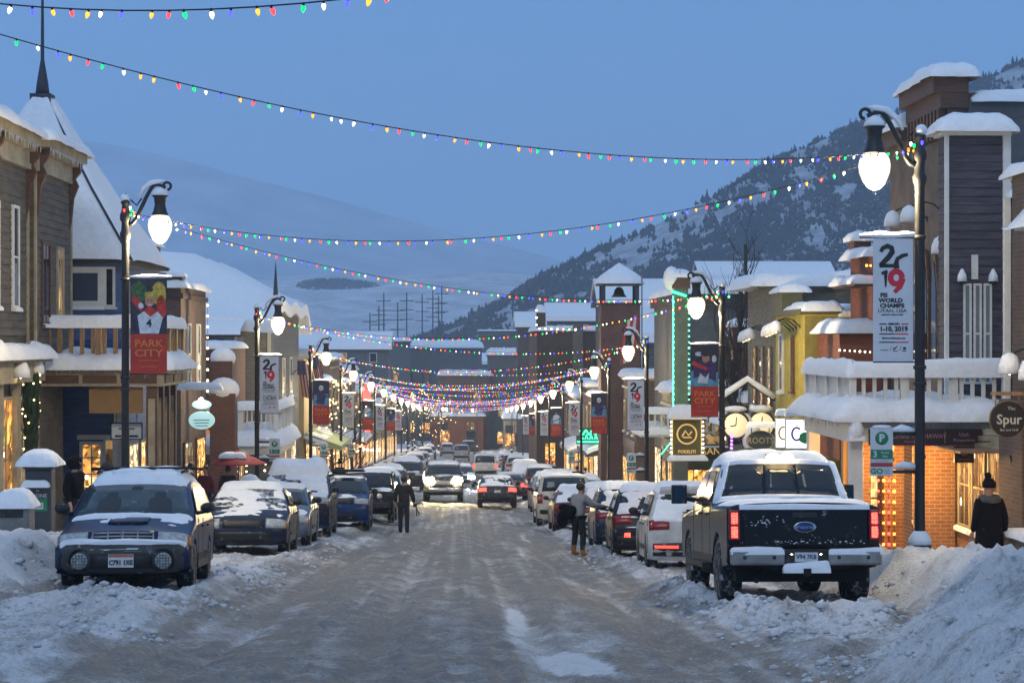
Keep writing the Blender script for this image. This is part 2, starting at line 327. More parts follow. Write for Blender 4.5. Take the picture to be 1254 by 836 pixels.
def slush():
    m = bpy.data.materials.new('slush'); m.use_nodes = True; t = m.node_tree; b = t.nodes['Principled BSDF']; N = t.nodes.new; K_ = t.links.new
    at = N('ShaderNodeAttribute'); at.attribute_name = 'dirt'
    tc = N('ShaderNodeTexCoord'); n1 = N('ShaderNodeTexNoise'); n1.inputs['Scale'].default_value = 2.4; n1.inputs['Detail'].default_value = 9; n1.inputs['Roughness'].default_value = .72
    n2 = N('ShaderNodeTexNoise'); n2.inputs['Scale'].default_value = 21; n2.inputs['Detail'].default_value = 5; n2.inputs['Roughness'].default_value = .7
    mp = N('ShaderNodeMapping'); mp.inputs['Scale'].default_value = (1, .55, 1); K_(tc.outputs['Object'], mp.inputs[0])
    K_(mp.outputs[0], n1.inputs[0]); K_(tc.outputs['Object'], n2.inputs[0])
    a1 = N('ShaderNodeMath'); a1.operation = 'MULTIPLY_ADD'; K_(n1.outputs[0], a1.inputs[0]); a1.inputs[1].default_value = 1.5; a1.inputs[2].default_value = -.75
    a2 = N('ShaderNodeMath'); a2.operation = 'MULTIPLY_ADD'; K_(n2.outputs[0], a2.inputs[0]); a2.inputs[1].default_value = 1.7; a2.inputs[2].default_value = -.85
    s1 = N('ShaderNodeMath'); K_(a1.outputs[0], s1.inputs[0]); K_(a2.outputs[0], s1.inputs[1])
    w = N('ShaderNodeMath'); w.operation = 'MULTIPLY_ADD'; K_(s1.outputs[0], w.inputs[0]); w.inputs[1].default_value = .85; K_(at.outputs['Fac'], w.inputs[2]); w.use_clamp = True
    r = N('ShaderNodeValToRGB'); q = r.color_ramp.elements; q[0].position = 0; q[0].color = (.84, .85, .87, 1); q[1].position = 1; q[1].color = (.215, .210, .205, 1)
    for p_, c in ((.22, (.74, .74, .75, 1)), (.45, (.52, .52, .525, 1)), (.75, (.35, .347, .343, 1))):
        x = q.new(p_); x.color = c
    K_(w.outputs[0], r.inputs[0]); n3 = N('ShaderNodeTexNoise'); n3.inputs['Scale'].default_value = 34; n3.inputs['Detail'].default_value = 3; K_(tc.outputs['Object'], n3.inputs[0])
    r3 = N('ShaderNodeValToRGB'); z3 = r3.color_ramp.elements; z3[0].position = .60; z3[0].color = (0, 0, 0, 1); z3[1].position = .70; z3[1].color = (.8, .8, .8, 1); K_(n3.outputs[0], r3.inputs[0])
    mu = N('ShaderNodeMath'); mu.operation = 'MULTIPLY'; K_(r3.outputs[0], mu.inputs[0]); K_(w.outputs[0], mu.inputs[1]); mg = N('ShaderNodeMix'); mg.data_type = 'RGBA'; K_(mu.outputs[0], mg.inputs[0]); K_(r.outputs[0], mg.inputs[6]); mg.inputs[7].default_value = (.10, .09, .08, 1); K_(mg.outputs[2], b.inputs['Base Color'])
    rr = N('ShaderNodeMapRange'); rr.inputs[3].default_value = .85; rr.inputs[4].default_value = .62; K_(w.outputs[0], rr.inputs[0]); K_(rr.outputs[0], b.inputs['Roughness'])
    bp = N('ShaderNodeBump'); bp.inputs['Strength'].default_value = .8; bp.inputs['Distance'].default_value = .06; K_(s1.outputs[0], bp.inputs['Height']); K_(bp.outputs[0], b.inputs['Normal'])
    b.inputs['Specular IOR Level'].default_value = .3
    MT['slush'] = m; return m
slush()
def strip(name, lo, hi, nu, Ys, kind='structure'):
    Ys = np.array(Ys); t = np.linspace(0, 1, nu); a = lo(Ys)[:, None]; b = hi(Ys)[:, None]
    u = a + (b - a)*t[None, :]; Y = np.repeat(Ys[:, None], nu, 1); z = height(u, Y); d = dirt(u, Y); x = u - K*Y
    n, k = u.shape; co = np.stack([x, Y, z], -1).reshape(-1, 3)
    i = np.arange(n*k).reshape(n, k); f = np.stack([i[:-1, :-1], i[:-1, 1:], i[1:, 1:], i[1:, :-1]], -1).reshape(-1, 4)
    me = bpy.data.meshes.new(name); me.from_pydata(co.tolist(), [], f.tolist()); at = me.attributes.new('dirt', 'FLOAT', 'POINT'); at.data.foreach_set('value', d.ravel().astype(np.float32))
    me.materials.append(MT['slush']); me.polygons.foreach_set('use_smooth', [True]*len(me.polygons))
    o = bpy.data.objects.new(name, me); col.objects.link(o); o['kind'] = kind; return o
Ys = [5.0]
while Ys[-1] < 330: Ys.append(Ys[-1] + max(.055, .0052*Ys[-1]))
strip('road', uL, uR, 190, Ys)
strip('snow_bank', uR, lambda Y: Y*0 + np.interp(Y, [18, 30], [11, 8.4]), 66, Ys); strip('snow_bank', lambda Y: Y*0 - np.interp(Y, [18, 30], [10.5, 8.4]), uL, 60, Ys)
for s in (-1, 1):
    A = [[P(s*u, y, .135 + .02*math.sin(y*1.7 + u)) for y in np.arange(26, 331, 2.0)] for u in (7.9, 9, 10, 11.5, 13)]
    m_ = MB(); m_.grid(A); tag(m_.build('pavement', SNOW), kind='structure')
# the wide ground, out to the valley
xs = sorted(set([-3900, -1800, -1200, -800, -500, -300, -200, -120, -80, -50, -30, -16, -11, -7, 0, 7, 11, 16, 30, 50, 80, 120, 200, 300, 500, 800, 1200, 1800, 2900]))
ysg = [-60, -30, -10, 0, 6, 12, 20, 30, 45, 60, 80, 100, 130, 170, 220, 280, 330, 400, 500, 650, 800, 1000, 1300, 1700, 2200, 3200, 5300]
def gz(x, y):
    u = x + K*y; s = max(0, abs(u) - 12)
    return ground(y, u) - .35 + (0 if y > 330 else 0) + (min(s*.02, 3) if y < 260 else 0)*0
m_ = MB(); m_.grid([[(x - K*min(y, 330), y, gz(x - K*y, y)) for y in ysg] for x in xs]); tag(m_.build('ground', SNOW), kind='structure')
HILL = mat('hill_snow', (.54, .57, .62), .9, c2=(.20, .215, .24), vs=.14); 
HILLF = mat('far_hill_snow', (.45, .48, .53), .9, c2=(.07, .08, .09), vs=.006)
def heightfield(name, X, Y, f, m):
    gx, gy = np.meshgrid(X, Y); z = f(gx, gy); A = [[(gx[i, j], gy[i, j], z[i, j]) for j in range(len(X))] for i in range(len(Y))]
    q = MB(); q.grid(A); return tag(q.build(name, m), kind='structure')
rx = np.array([430, 500, 540, 600, 650, 700, 740, 800, 860, 900, 950, 1000, 1060, 1100, 1180, 1254, 1400, 1800]); ry = np.array([440, 420, 405, 378, 347, 320, 302, 272, 245, 227, 197, 174, 150, 137, 108, 78, 30, 0])
HY = 780.
RX = (rx - 627)*HY/F; RZ = (418 - ry)*HY/F
def hill_z(x, y):
    rz = np.interp(x, RX, RZ); base = -24.
    t = np.clip((y - 440)/(HY - 440), 0, 1); up = base + (rz - base)*(t**1.15); dn = rz - (y - HY)*.25
    z = np.where(y < HY, up, dn); n = fbm(x*.018, y*.018, 5) - .5
    return z + 16*n*np.clip(t*1.3, 0, 1)*np.clip(np.abs(y - HY)/60 + .12, 0, 1) + 3*(fbm(x*.09, y*.09, 3) - .5)
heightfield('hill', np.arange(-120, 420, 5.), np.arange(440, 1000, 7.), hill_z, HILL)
fx = np.array([-900, -300, 0, 60, 110, 200, 300, 400, 560, 700, 900, 1300, 2200]); fy = np.array([190, 200, 172, 167, 170, 188, 215, 240, 285, 320, 330, 340, 340])
FY = 4300.
def far_z(x, y):
    rz = np.interp(x, (fx - 627)*FY/F, (418 - fy)*FY/F); t = np.clip((y - 2900)/(FY - 2900), 0, 1)
    z = np.where(y < FY, -30 + (rz + 30)*t**1.2, rz - (y - FY)*.3); return z + 110*(fbm(x*.0024, y*.0024, 6) - .5)*np.clip(t*1.5, 0, 1)*np.clip(np.abs(y - FY)/500 + .08, 0, 1)
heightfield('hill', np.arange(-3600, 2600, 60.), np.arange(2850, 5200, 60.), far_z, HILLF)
bx = np.array([-400, 100, 250, 340, 420, 500, 600, 650, 800, 1500]); by = np.array([318, 322, 330, 338, 333, 335, 332, 334, 350, 380]); BY = 1350.
def mid_z(x, y):
    rz = np.interp(x, (bx - 627)*BY/F, (418 - by)*BY/F); t = np.clip((y - 900)/(BY - 900), 0, 1)
    return np.where(y < BY, -26 + (rz + 26)*t, rz - (y - BY)*.1) + 7*(fbm(x*.02, y*.02, 4) - .5)*np.clip(t*2, 0, 1)*np.clip(np.abs(y - BY)/60 + .2, 0, 1)
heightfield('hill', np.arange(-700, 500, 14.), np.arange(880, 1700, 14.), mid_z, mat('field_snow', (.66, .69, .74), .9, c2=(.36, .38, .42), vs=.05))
# scrub and firs on the near hill: nobody could count them
FIR = mat('far_foliage', (.06, .064, .07), .9, var=.4, vs=.05)
rs = np.random.RandomState(5); q = MB(); cnt = 0
def tree_blob(q, x, y, z, r, h):
    n = 5; a0 = rs.rand()*6; ring = [q.bm.verts.new((x + r*(.7 + .6*rs.rand())*math.cos(a0 + 2*PI*k/n), y + r*math.sin(a0 + 2*PI*k/n), z + h*(.2 + .2*rs.rand()))) for k in range(n)]
    tp = q.bm.verts.new((x + .3*r*(rs.rand() - .5), y, z + h)); bt = q.bm.verts.new((x, y, z - .3))
    for k in range(n):
        q.bm.faces.new((ring[k], ring[(k+1) % n], tp)); q.bm.faces.new((ring[(k+1) % n], ring[k], bt))
N = 170000; tx = rs.uniform(-110, 330, N); ty = rs.uniform(470, 800, N); tz = hill_z(tx, ty)
dn = fbm(tx*.05 + 7, ty*.02, 6) + .9*(fbm(tx*.24, ty*.07, 3) - .5) + .42*rs.rand(N); kp = (dn > .695) & (tz > -20) & (tz < hill_z(tx, ty*0 + HY) + 2); tx, ty, tz = tx[kp], ty[kp], tz[kp]; n = len(tx)
r_ = .40 + .6*rs.rand(n); h_ = 1.0 + 1.5*rs.rand(n)**2 + 1.8*(rs.rand(n) < .05); VV = []; a0 = rs.rand(n)*6
for k in range(4): VV.append(np.stack([tx + r_*(.7 + .6*rs.rand(n))*np.cos(a0 + PI*k/2), ty + r_*np.sin(a0 + PI*k/2), tz + h_*(.2 + .3*rs.rand(n))], -1))
VV.append(np.stack([tx + .5*r_*(rs.rand(n) - .5), ty, tz + h_], -1)); VV.append(np.stack([tx, ty, tz - .3], -1))
V = np.stack(VV, 1).reshape(-1, 3); b_ = (np.arange(n)*6)[:, None]; FC = np.concatenate([b_ + np.array([[k, (k + 1) % 4, t]]) for k in range(4) for t in (4, 5)], 0)
me = bpy.data.meshes.new('hillside_wood'); me.from_pydata(V.tolist(), [], FC.tolist()); me.materials.append(FIR); hw_o = bpy.data.objects.new('hillside_wood', me); col.objects.link(hw_o)
tag(hw_o, label='dark leafless scrub and small firs covering the snowy hill on the right', cat='wood', kind='stuff')
q = MB()
for i in range(520):
    a = rs.rand()*6.28; r_ = math.sqrt(rs.rand()); x = (414 - 627)*1290/F + 27*r_*math.cos(a); y = 1290 + 30*r_*math.sin(a); tree_blob(q, x, y, float(mid_z(np.array(x), np.array(y))) - .5, 1.3, 1.5 + 5*(1 - r_)*rs.rand())
tag(q.build('shrub_clump', FIR), label='dark hump of scrub in the pale snowfield below the far hill', cat='wood', kind='stuff')
# the air: falling snow and dusk haze between here and the hills
q = MB(); q.box(-4000, 3000, -70, 5400, -60, 520); hz = bpy.data.materials.new('haze'); hz.use_nodes = True; t = hz.node_tree; t.nodes.clear()
o_ = t.nodes.new('ShaderNodeOutputMaterial'); pv = t.nodes.new('ShaderNodeVolumePrincipled'); pv.inputs['Color'].default_value = (.72, .86, 1, 1); pv.inputs['Density'].default_value = HAZE; pv.inputs['Anisotropy'].default_value = .2
t.links.new(pv.outputs[0], o_.inputs['Volume']); tag(q.build('haze', hz), kind='stuff', label='blue dusk haze and falling snow filling the valley air', cat='haze')

# loose clods of ploughed snow
CLOD = mat('clod_snow', (.74, .74, .76), .9, c2=(.46, .45, .44), vs=5, bump=.6, bs=25)
N = 42000; yy = 9 + 42*rs.rand(N)**1.6; uu = rs.uniform(-7.3, 8.4, N); a = np.abs(uu); ur = uR(yy); ul = -uL(yy)
edge = np.where(uu > 0, uu - ur, -uu - ul); w = np.exp(-((a - 3.4)/.55)**2)*.7 + np.exp(-((edge + .05)/.45)**2)*.6 + .2*sst(2.8, 3.6, a)*(edge < .8) + .012
w = w*np.clip(fbm(uu*.9, yy*.6 + 2, 4) - .36, 0, 1)*4.2; kp = rs.rand(N) < w; uu, yy = uu[kp], yy[kp]; n = len(uu); zz0 = height(uu, yy); VV = []; FC = []
ico = bmesh.new(); bmesh.ops.create_icosphere(ico, subdivisions=1, radius=1); iv = np.array([v.co[:] for v in ico.verts]); ico.faces.ensure_lookup_table(); fi = np.array([[v.index for v in f.verts] for f in ico.faces]); ico.free()
sz = (.012 + .045*rs.rand(n)**5 + .022*rs.rand(n)**2)*np.where(np.abs(uu) < 2.6, .45, 1)*np.interp(yy, [10, 15, 26], [.4, .55, 1]); V = iv[None]*(1 + .55*(rs.rand(n, len(iv), 1) - .5))*sz[:, None, None]*np.array([1.25, 1.25, .8]); V += np.stack([uu - K*yy, yy, zz0 + sz*.25], -1)[:, None, :]
FC = (fi[None] + (np.arange(n)*len(iv))[:, None, None]).reshape(-1, 3); me = bpy.data.meshes.new('snow_clods'); me.from_pydata(V.reshape(-1, 3).tolist(), [], FC.tolist()); me.materials.append(CLOD); me.polygons.foreach_set('use_smooth', [True]*len(me.polygons)); o = bpy.data.objects.new('snow_clods', me); col.objects.link(o)
tag(o, label='loose lumps of ploughed snow strewn along the kerbs and banks', cat='snow lumps', kind='stuff')
# ---------------------------------------------------------------- materials for things
def paint(n, c, snow=.0, rough=.28, **k): return mat(n, c, rough + .04, .0, var=.25, vs=2.5, coat=0, spec=.32, snow=snow, bump=.03, bs=40, **k)
BLACKM = mat('black_iron', (.016, .016, .018), .45, spec=.5, bump=.08, bs=60)
GLASS = mat('car_glass', (.012, .016, .02), .06, spec=.7, var=.5, vs=3)
FROST = mat('frosted_glass', (.02, .03, .04), .2, snow=.55, spec=.6)
RUB = mat('tyre_rubber', (.018, .018, .019), .85, snow=.35, var=.3, bump=.3, bs=40)
RIM = mat('wheel_rim', (.38, .38, .39), .4, .7, snow=.4, var=.3)
TRIM = mat('black_trim', (.014, .014, .015), .55, snow=.12, var=.3)
CHROME = mat('chrome', (.6, .6, .62), .2, 1.0)
REDL = mat('red_lens', (.22, .006, .008), .15, spec=.6, var=.3, vs=8)
REDON = mat('tail_light_lit', (.5, .01, .01), .2, em=(1, .06, .04), es=3.6, pat=26)
REDDIM = mat('rear_reflector_lit', (.5, .01, .01), .2, em=(1, .05, .03), es=2.2)
CLEAR = mat('headlamp_lens', (.40, .41, .40), .1, spec=.7, var=.35, vs=14)
AMBER = mat('amber_lens', (.5, .16, .02), .15)
HEADON = mat('headlamp_lit', (1, .9, .6), .2, em=(1, .76, .36), es=520)
HEADCOOL = mat('headlamp_cool_lit', (1, 1, 1), .2, em=(.85, .93, 1), es=650)
CABL = mat('cargo_lamp_lit', (1, .8, .5), .2, em=(1, .72, .36), es=14)
PLATE = mat('number_plate', (.62, .62, .60), .5, var=.15, vs=12)
PLATER = mat('plate_band', (.45, .12, .07), .5)
INK = mat('black_ink', (.015, .015, .017), .6)
def arc(yc, r, zc, z0, n=9):
    """wheel-arch points walked from front to rear"""
    a = math.asin(max(-1, min(1, (z0 - zc)/r))); return [(yc + r*math.cos(t), zc + r*math.sin(t)) for t in np.linspace(a, PI - a, n)]
class Car:
    T = np.array([-1, -.985, -.95, -.86, -.6, -.3, 0, .3, .6, .86, .95, .985, 1.])
    def __init__(s, W_, top, a, b, rear_x, front_x, wr, zs=.27, rscale=.80, plan=.16, planr=.10):
        """top: outline (y,z) from the front bumper over the roof to the rear bumper; a,b: indices of windscreen base and rear-glass base"""
        s.hw = W_/2; s.a, s.b = a, b; s.wr = wr; s.fx, s.rx = front_x, rear_x; s.n = len(top)
        under = [(top[-1][0] + .05, zs)] + arc(rear_x, wr*1.16, wr, zs)[::-1] + arc(front_x, wr*1.16, wr, zs)[::-1] + [(top[0][0] - .05, zs)]
        s.o = np.array(top + under, float); s.zb = .5*(top[a][1] + top[b][1]); s.H = max(p[1] for p in top); s.rs = rscale; s.plan = plan; s.planr = planr
        s.y0 = s.o[:, 0].max(); s.y1 = s.o[:, 0].min()
        N = len(s.o); nx = np.roll(s.o, -1, 0) - np.roll(s.o, 1, 0); s.nm = np.stack([nx[:, 1], -nx[:, 0]], 1); s.nm /= np.linalg.norm(s.nm, axis=1)[:, None] + 1e-9
        s.nm = -s.nm if s.nm[a + 1][1] < 0 else s.nm
    def pt(s, t, q, off=0, inset=True):
        i = int(math.floor(q)); f = q - i; i = max(0, min(len(s.o) - 1, i)); j = (i + 1) % len(s.o)
        p = s.o[i]*(1 - f) + s.o[j]*f; n = s.nm[i]*(1 - f) + s.nm[j]*f; at = abs(t)
        d = 0
        if inset: d = np.interp(at, [0, .6, .86, .95, .985, 1], [0, .004, .012, .03, .055, .09])
        top = 0 <= q <= s.n
        if not top: d = d*.25; n = n
        y = p[0] - n[0]*(d - off); z = p[1] - n[1]*(d - off)
        if top and p[1] > .6: z += .025*(1 - at*at)
        sc_ = 1 - (1 - s.rs)*max(0, p[1] - s.zb)/(s.H - s.zb) if p[1] > s.zb else 1 - .05*max(0, (.55 - p[1]))
        if top:
            pf = sst(s.y0 - 1.0, s.y0, p[0]); pr = sst(-s.y1 - .8, -s.y1, -p[0])
            y -= s.plan*pf*at**2.6; y += s.planr*pr*at**2.6
        x = t*s.hw*sc_
        return Vector((x, float(y), float(z)))
    def body(s, m, parent):
        q = MB(); N = len(s.o); A = [[s.pt(t, k) for k in range(N)] for t in s.T]
        V = q.grid(A, wrap=True)
        for row, rev in ((V[0], 1), (V[-1], 0)):
            lo = [row[k] for k in list(range(s.a + 1)) + list(range(s.b, N))]; hi = [row[k] for k in range(s.a, s.b + 1)]
            for L_ in (lo, hi): q.bm.faces.new(L_[::-1] if rev else L_)
        o = q.build('body', m, parent); e = o.modifiers.new('edges', 'EDGE_SPLIT'); e.split_angle = R(38); return o
    def panel(s, q, t0, t1, q0, q1, off=.012, nt=6, nq=4, depth=.03, mi=0):
        """a shaped plate standing proud of the body skin"""
        A = []
        for i in range(nq + 1):
            k = q0 + (q1 - q0)*i/nq; A.append([s.pt(t0 + (t1 - t0)*j/nt, k, off) for j in range(nt + 1)])
        B = []
        for i in range(nq + 1):
            k = q0 + (q1 - q0)*i/nq; B.append([s.pt(t0 + (t1 - t0)*j/nt, k, off - depth) for j in range(nt + 1)])
        VA = q.grid(A, mi); VB = q.grid(B, mi)
        def sk(a, b):
            for i in range(len(a) - 1):
                f = q.bm.faces.new((a[i], a[i+1], b[i+1], b[i])); f.material_index = mi
        sk(VA[0], VB[0]); sk(VA[-1], VB[-1]); sk([r[0] for r in VA], [r[0] for r in VB]); sk([r[-1] for r in VA], [r[-1] for r in VB])
        return q
    def qz(s, z, rear=False):
        rng = range(s.n - 1) if not rear else range(s.n - 2, -1, -1)
        for i in rng:
            z0, z1 = s.o[i][1], s.o[i+1][1]
            if min(z0, z1) <= z <= max(z0, z1) and abs(z1 - z0) > 1e-6: return i + (z - z0)/(z1 - z0)
        return 0
    def side(s, q, poly, sgn, off=.006, d=.012, mi=0):
        """polygon (y,z) lying on one flank"""
        pts = []
        for y, z in poly:
            x = s.hw*(1 - (1 - s.rs)*max(0, z - s.zb)/(s.H - s.zb) if z > s.zb else 1)
            pts.append(Vector((sgn*(x + off), y, z)))
        q.prism(pts, (-sgn*d, 0, 0), mi); return q
    def blanket(s, q, t0, t1, q0, q1, th, nt=14, nq=12, patch=0, seed=1, lump=.5):
        """snow lying along the skin, rounded off at its edges, ragged where patch > 0"""
        A = []
        for i in range(nq + 1):
            r = []
            for j in range(nt + 1):
                a, b = i/nq, j/nt; e = min(1, min(a, 1 - a)*5)*min(1, min(b, 1 - b)*7); e = math.sqrt(max(0, 1 - (1 - e)**2))
                t, k = t0 + (t1 - t0)*b, q0 + (q1 - q0)*a
                n = float(fbm(np.array([a*4 + seed*7.1]), np.array([b*4 + seed*3.3]), 4)[0]); h = th*(1 + lump*(n - .5)*2)
                if patch: h = th*max(-1, min(1, (n - patch)*7))
                r.append(s.pt(t, k, h*e - .012*(1 - e) if h > 0 else -.02, inset=True))
            A.append(r)
        q.grid(A); return q
WHEELC = {}
def wheel(parent, x, y, r, w, sgn, rim=RIM, spokes=6, sc_=1):
    """tyre with a rim as its sub-part"""
    key = (round(r, 3), round(w, 3), sgn, spokes, rim.name)
    if key in WHEELC:
        t0, r0 = WHEELC[key]; t = t0.copy(); col.objects.link(t); t.parent = parent; t.location = (x, y, r); k = r0.copy(); col.objects.link(k); k.parent = t; return t
    q = MB(); q.lathe([(r*.62, -w/2), (r*.9, -w/2), (r*.985, -w*.38), (r, -w*.2), (r, w*.2), (r*.985, w*.38), (r*.9, w/2), (r*.62, w/2), (r*.6, w*.3), (r*.6, -w*.3)], n=28, axis='x')
    for k in range(26):
        a = 2*PI*k/26; M = Matrix.Rotation(a, 4, 'X'); q.box(-w*.42, w*.42, -r*.05, r*.05, r*.985, r*1.02, M=M)
    t = q.build('wheel', RUB, parent, (x, y, r))
    q = MB(); f = sgn*w*.36
    q.lathe([(r*.5, f - .02), (r*.64, f - .02), (r*.64, f + .02*sgn), (r*.56, f + .03*sgn)], n=24, axis='x'); q.lathe([(0, f), (r*.16, f + .02*sgn), (r*.16, f - .05*sgn)][::-1], n=12, axis='x')
    q.lathe([(0, f - .07*sgn), (r*.6, f - .07*sgn), (r*.6, f - .08*sgn), (0, f - .08*sgn)], n=20, axis='x', mi=1)
    for k in range(spokes):
        M = Matrix.Rotation(2*PI*k/spokes, 4, 'X'); q.box(f - .025, f + .022, -r*.075, r*.075, r*.1, r*.58, M=M)
    k = q.build('rim', [rim, TRIM], t); WHEELC[key] = (t, k); return t
def make_car(name, label, cat, loc, yaw, kind, pm, group, lod=2, snow=1.0, tail=REDL, head=CLEAR, glass=GLASS, front=True, rear=True, screen_snow=0, roof_th=.10, hood_patch=0, plate=None, rear_snow=.0, extras=None, wheels=(1, 1, 1, 1), fogs=None):
    """kind -> proportions; local +y is the nose"""
    KK = {
     'sedan': dict(W_=1.80, top=[(2.18, .24), (2.30, .36), (2.33, .52), (2.28, .66), (2.18, .76), (1.05, .95), (.20, 1.40), (-.30, 1.44), (-.85, 1.40), (-1.62, 1.03), (-2.18, .99), (-2.27, .84), (-2.31, .55), (-2.27, .38), (-2.2, .26)], a=5, b=9, front_x=1.42, rear_x=-1.36, wr=.335, rscale=.78),
     'wagon': dict(W_=1.72, top=[(2.24, .27), (2.36, .36), (2.385, .52), (2.34, .64), (2.26, .70), (2.20, .80), (1.12, .97), (.36, 1.45), (-.3, 1.52), (-1.75, 1.49), (-2.24, 1.0), (-2.33, .86), (-2.38, .55), (-2.34, .4), (-2.28, .28)], a=6, b=10, front_x=1.42, rear_x=-1.22, wr=.325, rscale=.80),
     'suv': dict(W_=1.90, top=[(2.16, .32), (2.27, .45), (2.30, .62), (2.25, .82), (2.10, .98), (1.10, 1.08), (.38, 1.60), (-.3, 1.68), (-1.85, 1.60), (-2.16, 1.10), (-2.26, .92), (-2.32, .62), (-2.28, .45), (-2.18, .34)], a=5, b=9, front_x=1.40, rear_x=-1.32, wr=.37, rscale=.80),
     'bigsuv': dict(W_=1.98, top=[(2.36, .36), (2.46, .50), (2.48, .72), (2.44, .98), (2.28, 1.10), (1.25, 1.18), (.60, 1.74), (-.2, 1.84), (-2.15, 1.80), (-2.36, 1.16), (-2.42, .96), (-2.48, .66), (-2.44, .48), (-2.36, .38)], a=5, b=9, front_x=1.50, rear_x=-1.48, wr=.40, rscale=.86),
     'jeep': dict(W_=1.84, top=[(2.00, .50), (2.08, .56), (2.08, .72), (1.98, .80), (1.96, 1.08), (.78, 1.18), (.52, 1.72), (-.2, 1.80), (-1.90, 1.78), (-1.98, 1.14), (-2.0, .9), (-2.04, .7), (-2.0, .56), (-1.94, .5)], a=5, b=9, front_x=1.40, rear_x=-1.30, wr=.41, rscale=.90, plan=.05, planr=.03, zs=.48),
     'van': dict(W_=1.98, top=[(2.48, .34), (2.56, .48), (2.58, .70), (2.52, .92), (2.36, 1.02), (1.75, 1.12), (.85, 1.72), (-.2, 1.86), (-2.3, 1.84), (-2.48, 1.14), (-2.52, .96), (-2.56, .66), (-2.52, .46), (-2.46, .36)], a=5, b=9, front_x=1.62, rear_x=-1.58, wr=.37, rscale=.86),
     'pickup': dict(W_=2.00, top=[(2.80, .46), (2.92, .58), (2.94, .80), (2.92, 1.08), (2.76, 1.20), (1.35, 1.30), (.62, 1.86), (0, 1.94), (-.85, 1.93), (-1.08, 1.36), (-1.2, 1.345), (-2.90, 1.345), (-2.955, 1.29), (-2.955, .90), (-2.95, .74), (-2.93, .62), (-2.88, .56)], a=5, b=9, front_x=1.82, rear_x=-1.78, wr=.44, rscale=.82, plan=.12, planr=.02, zs=.50),
    }[kind]
    root = empty(name, loc, SR + yaw, label, cat, group); c = Car(**KK); S_ = c; n = c.n
    c.body(pm, root); ra, rb = c.a + 1, c.b - 1
    H = c.H; fr = rr_ = None
    # glass
    q = MB(); c.panel(q, -.90, .90, c.a + .10, c.a + .93, .006, 8, 4, .02); w1 = q.build('windscreen', FROST if screen_snow and lod > 1 else glass, root)
    if kind != 'pickup' or not rear:
        q = MB(); c.panel(q, -.84, .84, rb + .10, rb + .86, .006, 8, 3, .02); q.build('rear_window', glass, root)
    ya, yb = c.o[c.a][0], c.o[c.b][0]; zt = H - .13; zb = c.zb + .05; yr0, yr1 = c.o[ra][0], c.o[rb][0]
    def lerp(y0, z0, y1, z1, z): return y0 + (y1 - y0)*(z - z0)/(z1 - z0)
    fa = lambda z: lerp(c.o[c.a][0], c.o[c.a][1], c.o[ra][0], c.o[ra][1], z) - .16
    fb = lambda z: lerp(c.o[c.b][0], c.o[c.b][1], c.o[rb][0], c.o[rb][1], z) + .14
    ym = .5*(c.fx + c.rx) - .05
    for sg in (-1, 1):
        q = MB(); c.side(q, [(fa(zb), zb), (fa(zt), zt), (ym + .05, zt + .0), (ym + .05, zb)], sg); c.side(q, [(ym - .05, zb), (ym - .05, zt), (max(fb(zt), yr1 + .12), zt), (fb(zb), zb)], sg)
        q.build('side_window', glass, root)
        if lod > 0:
            q = MB(); my = fa(zb) - .02; x = sg*(c.hw + .12)
            q.ball((x, my, zb + .07), .105, 10, 0, (1, .55, .72)); q.tube([(sg*(c.hw - .03), my, zb), (x, my, zb + .03)], .03, 6); q.build('mirror', TRIM if lod > 1 else pm, root)
        if lod > 1:
            q = MB()
            for yy in (fa(zb) - .02, ym, fb(zb) - .06 if kind not in ('pickup',) else ym - .95): c.side(q, [(yy, .42 if kind != 'pickup' else .6), (yy, c.zb - .02), (yy - .006, c.zb - .02), (yy - .006, .42 if kind != 'pickup' else .6)], sg, .003, .01)
            c.side(q, [(c.fx - .5, c.wr*1.25), (c.fx - .5, c.wr*1.25 + .09), (c.rx + .5, c.wr*1.25 + .09), (c.rx + .5, c.wr*1.25)], sg, .012, .02)
            for yy in (ym + .12, ym - .85 if kind != 'pickup' else ym - .7): c.side(q, [(yy, c.zb - .14), (yy, c.zb - .11), (yy + .16, c.zb - .11), (yy + .16, c.zb - .14)], sg, .03, .035)
            q.build('door_trim', TRIM, root)
    # underside and wheels
    q = MB(); q.box(-c.hw*.86, c.hw*.86, c.y1 + .3, c.y0 - .3, c.wr*.75, c.wr*1.6); q.box(-c.hw*.97, c.hw*.97, c.fx - c.wr*1.2, c.fx + c.wr*1.2, c.wr*1.2, c.wr*2.05); q.box(-c.hw*.97, c.hw*.97, c.rx - c.wr*1.2, c.rx + c.wr*1.2, c.wr*1.2, c.wr*2.05)
    q.build('underbody', mat('underbody', (.008, .008, .009), .9), root)
    ww = .22 if kind != 'pickup' else .29
    for sg in (-1, 1):
        for y in (c.fx, c.rx): wheel(root, sg*(c.hw - ww*.5 + .0), y, c.wr, ww, sg, spokes=6 if kind in ('wagon', 'pickup') else 5)
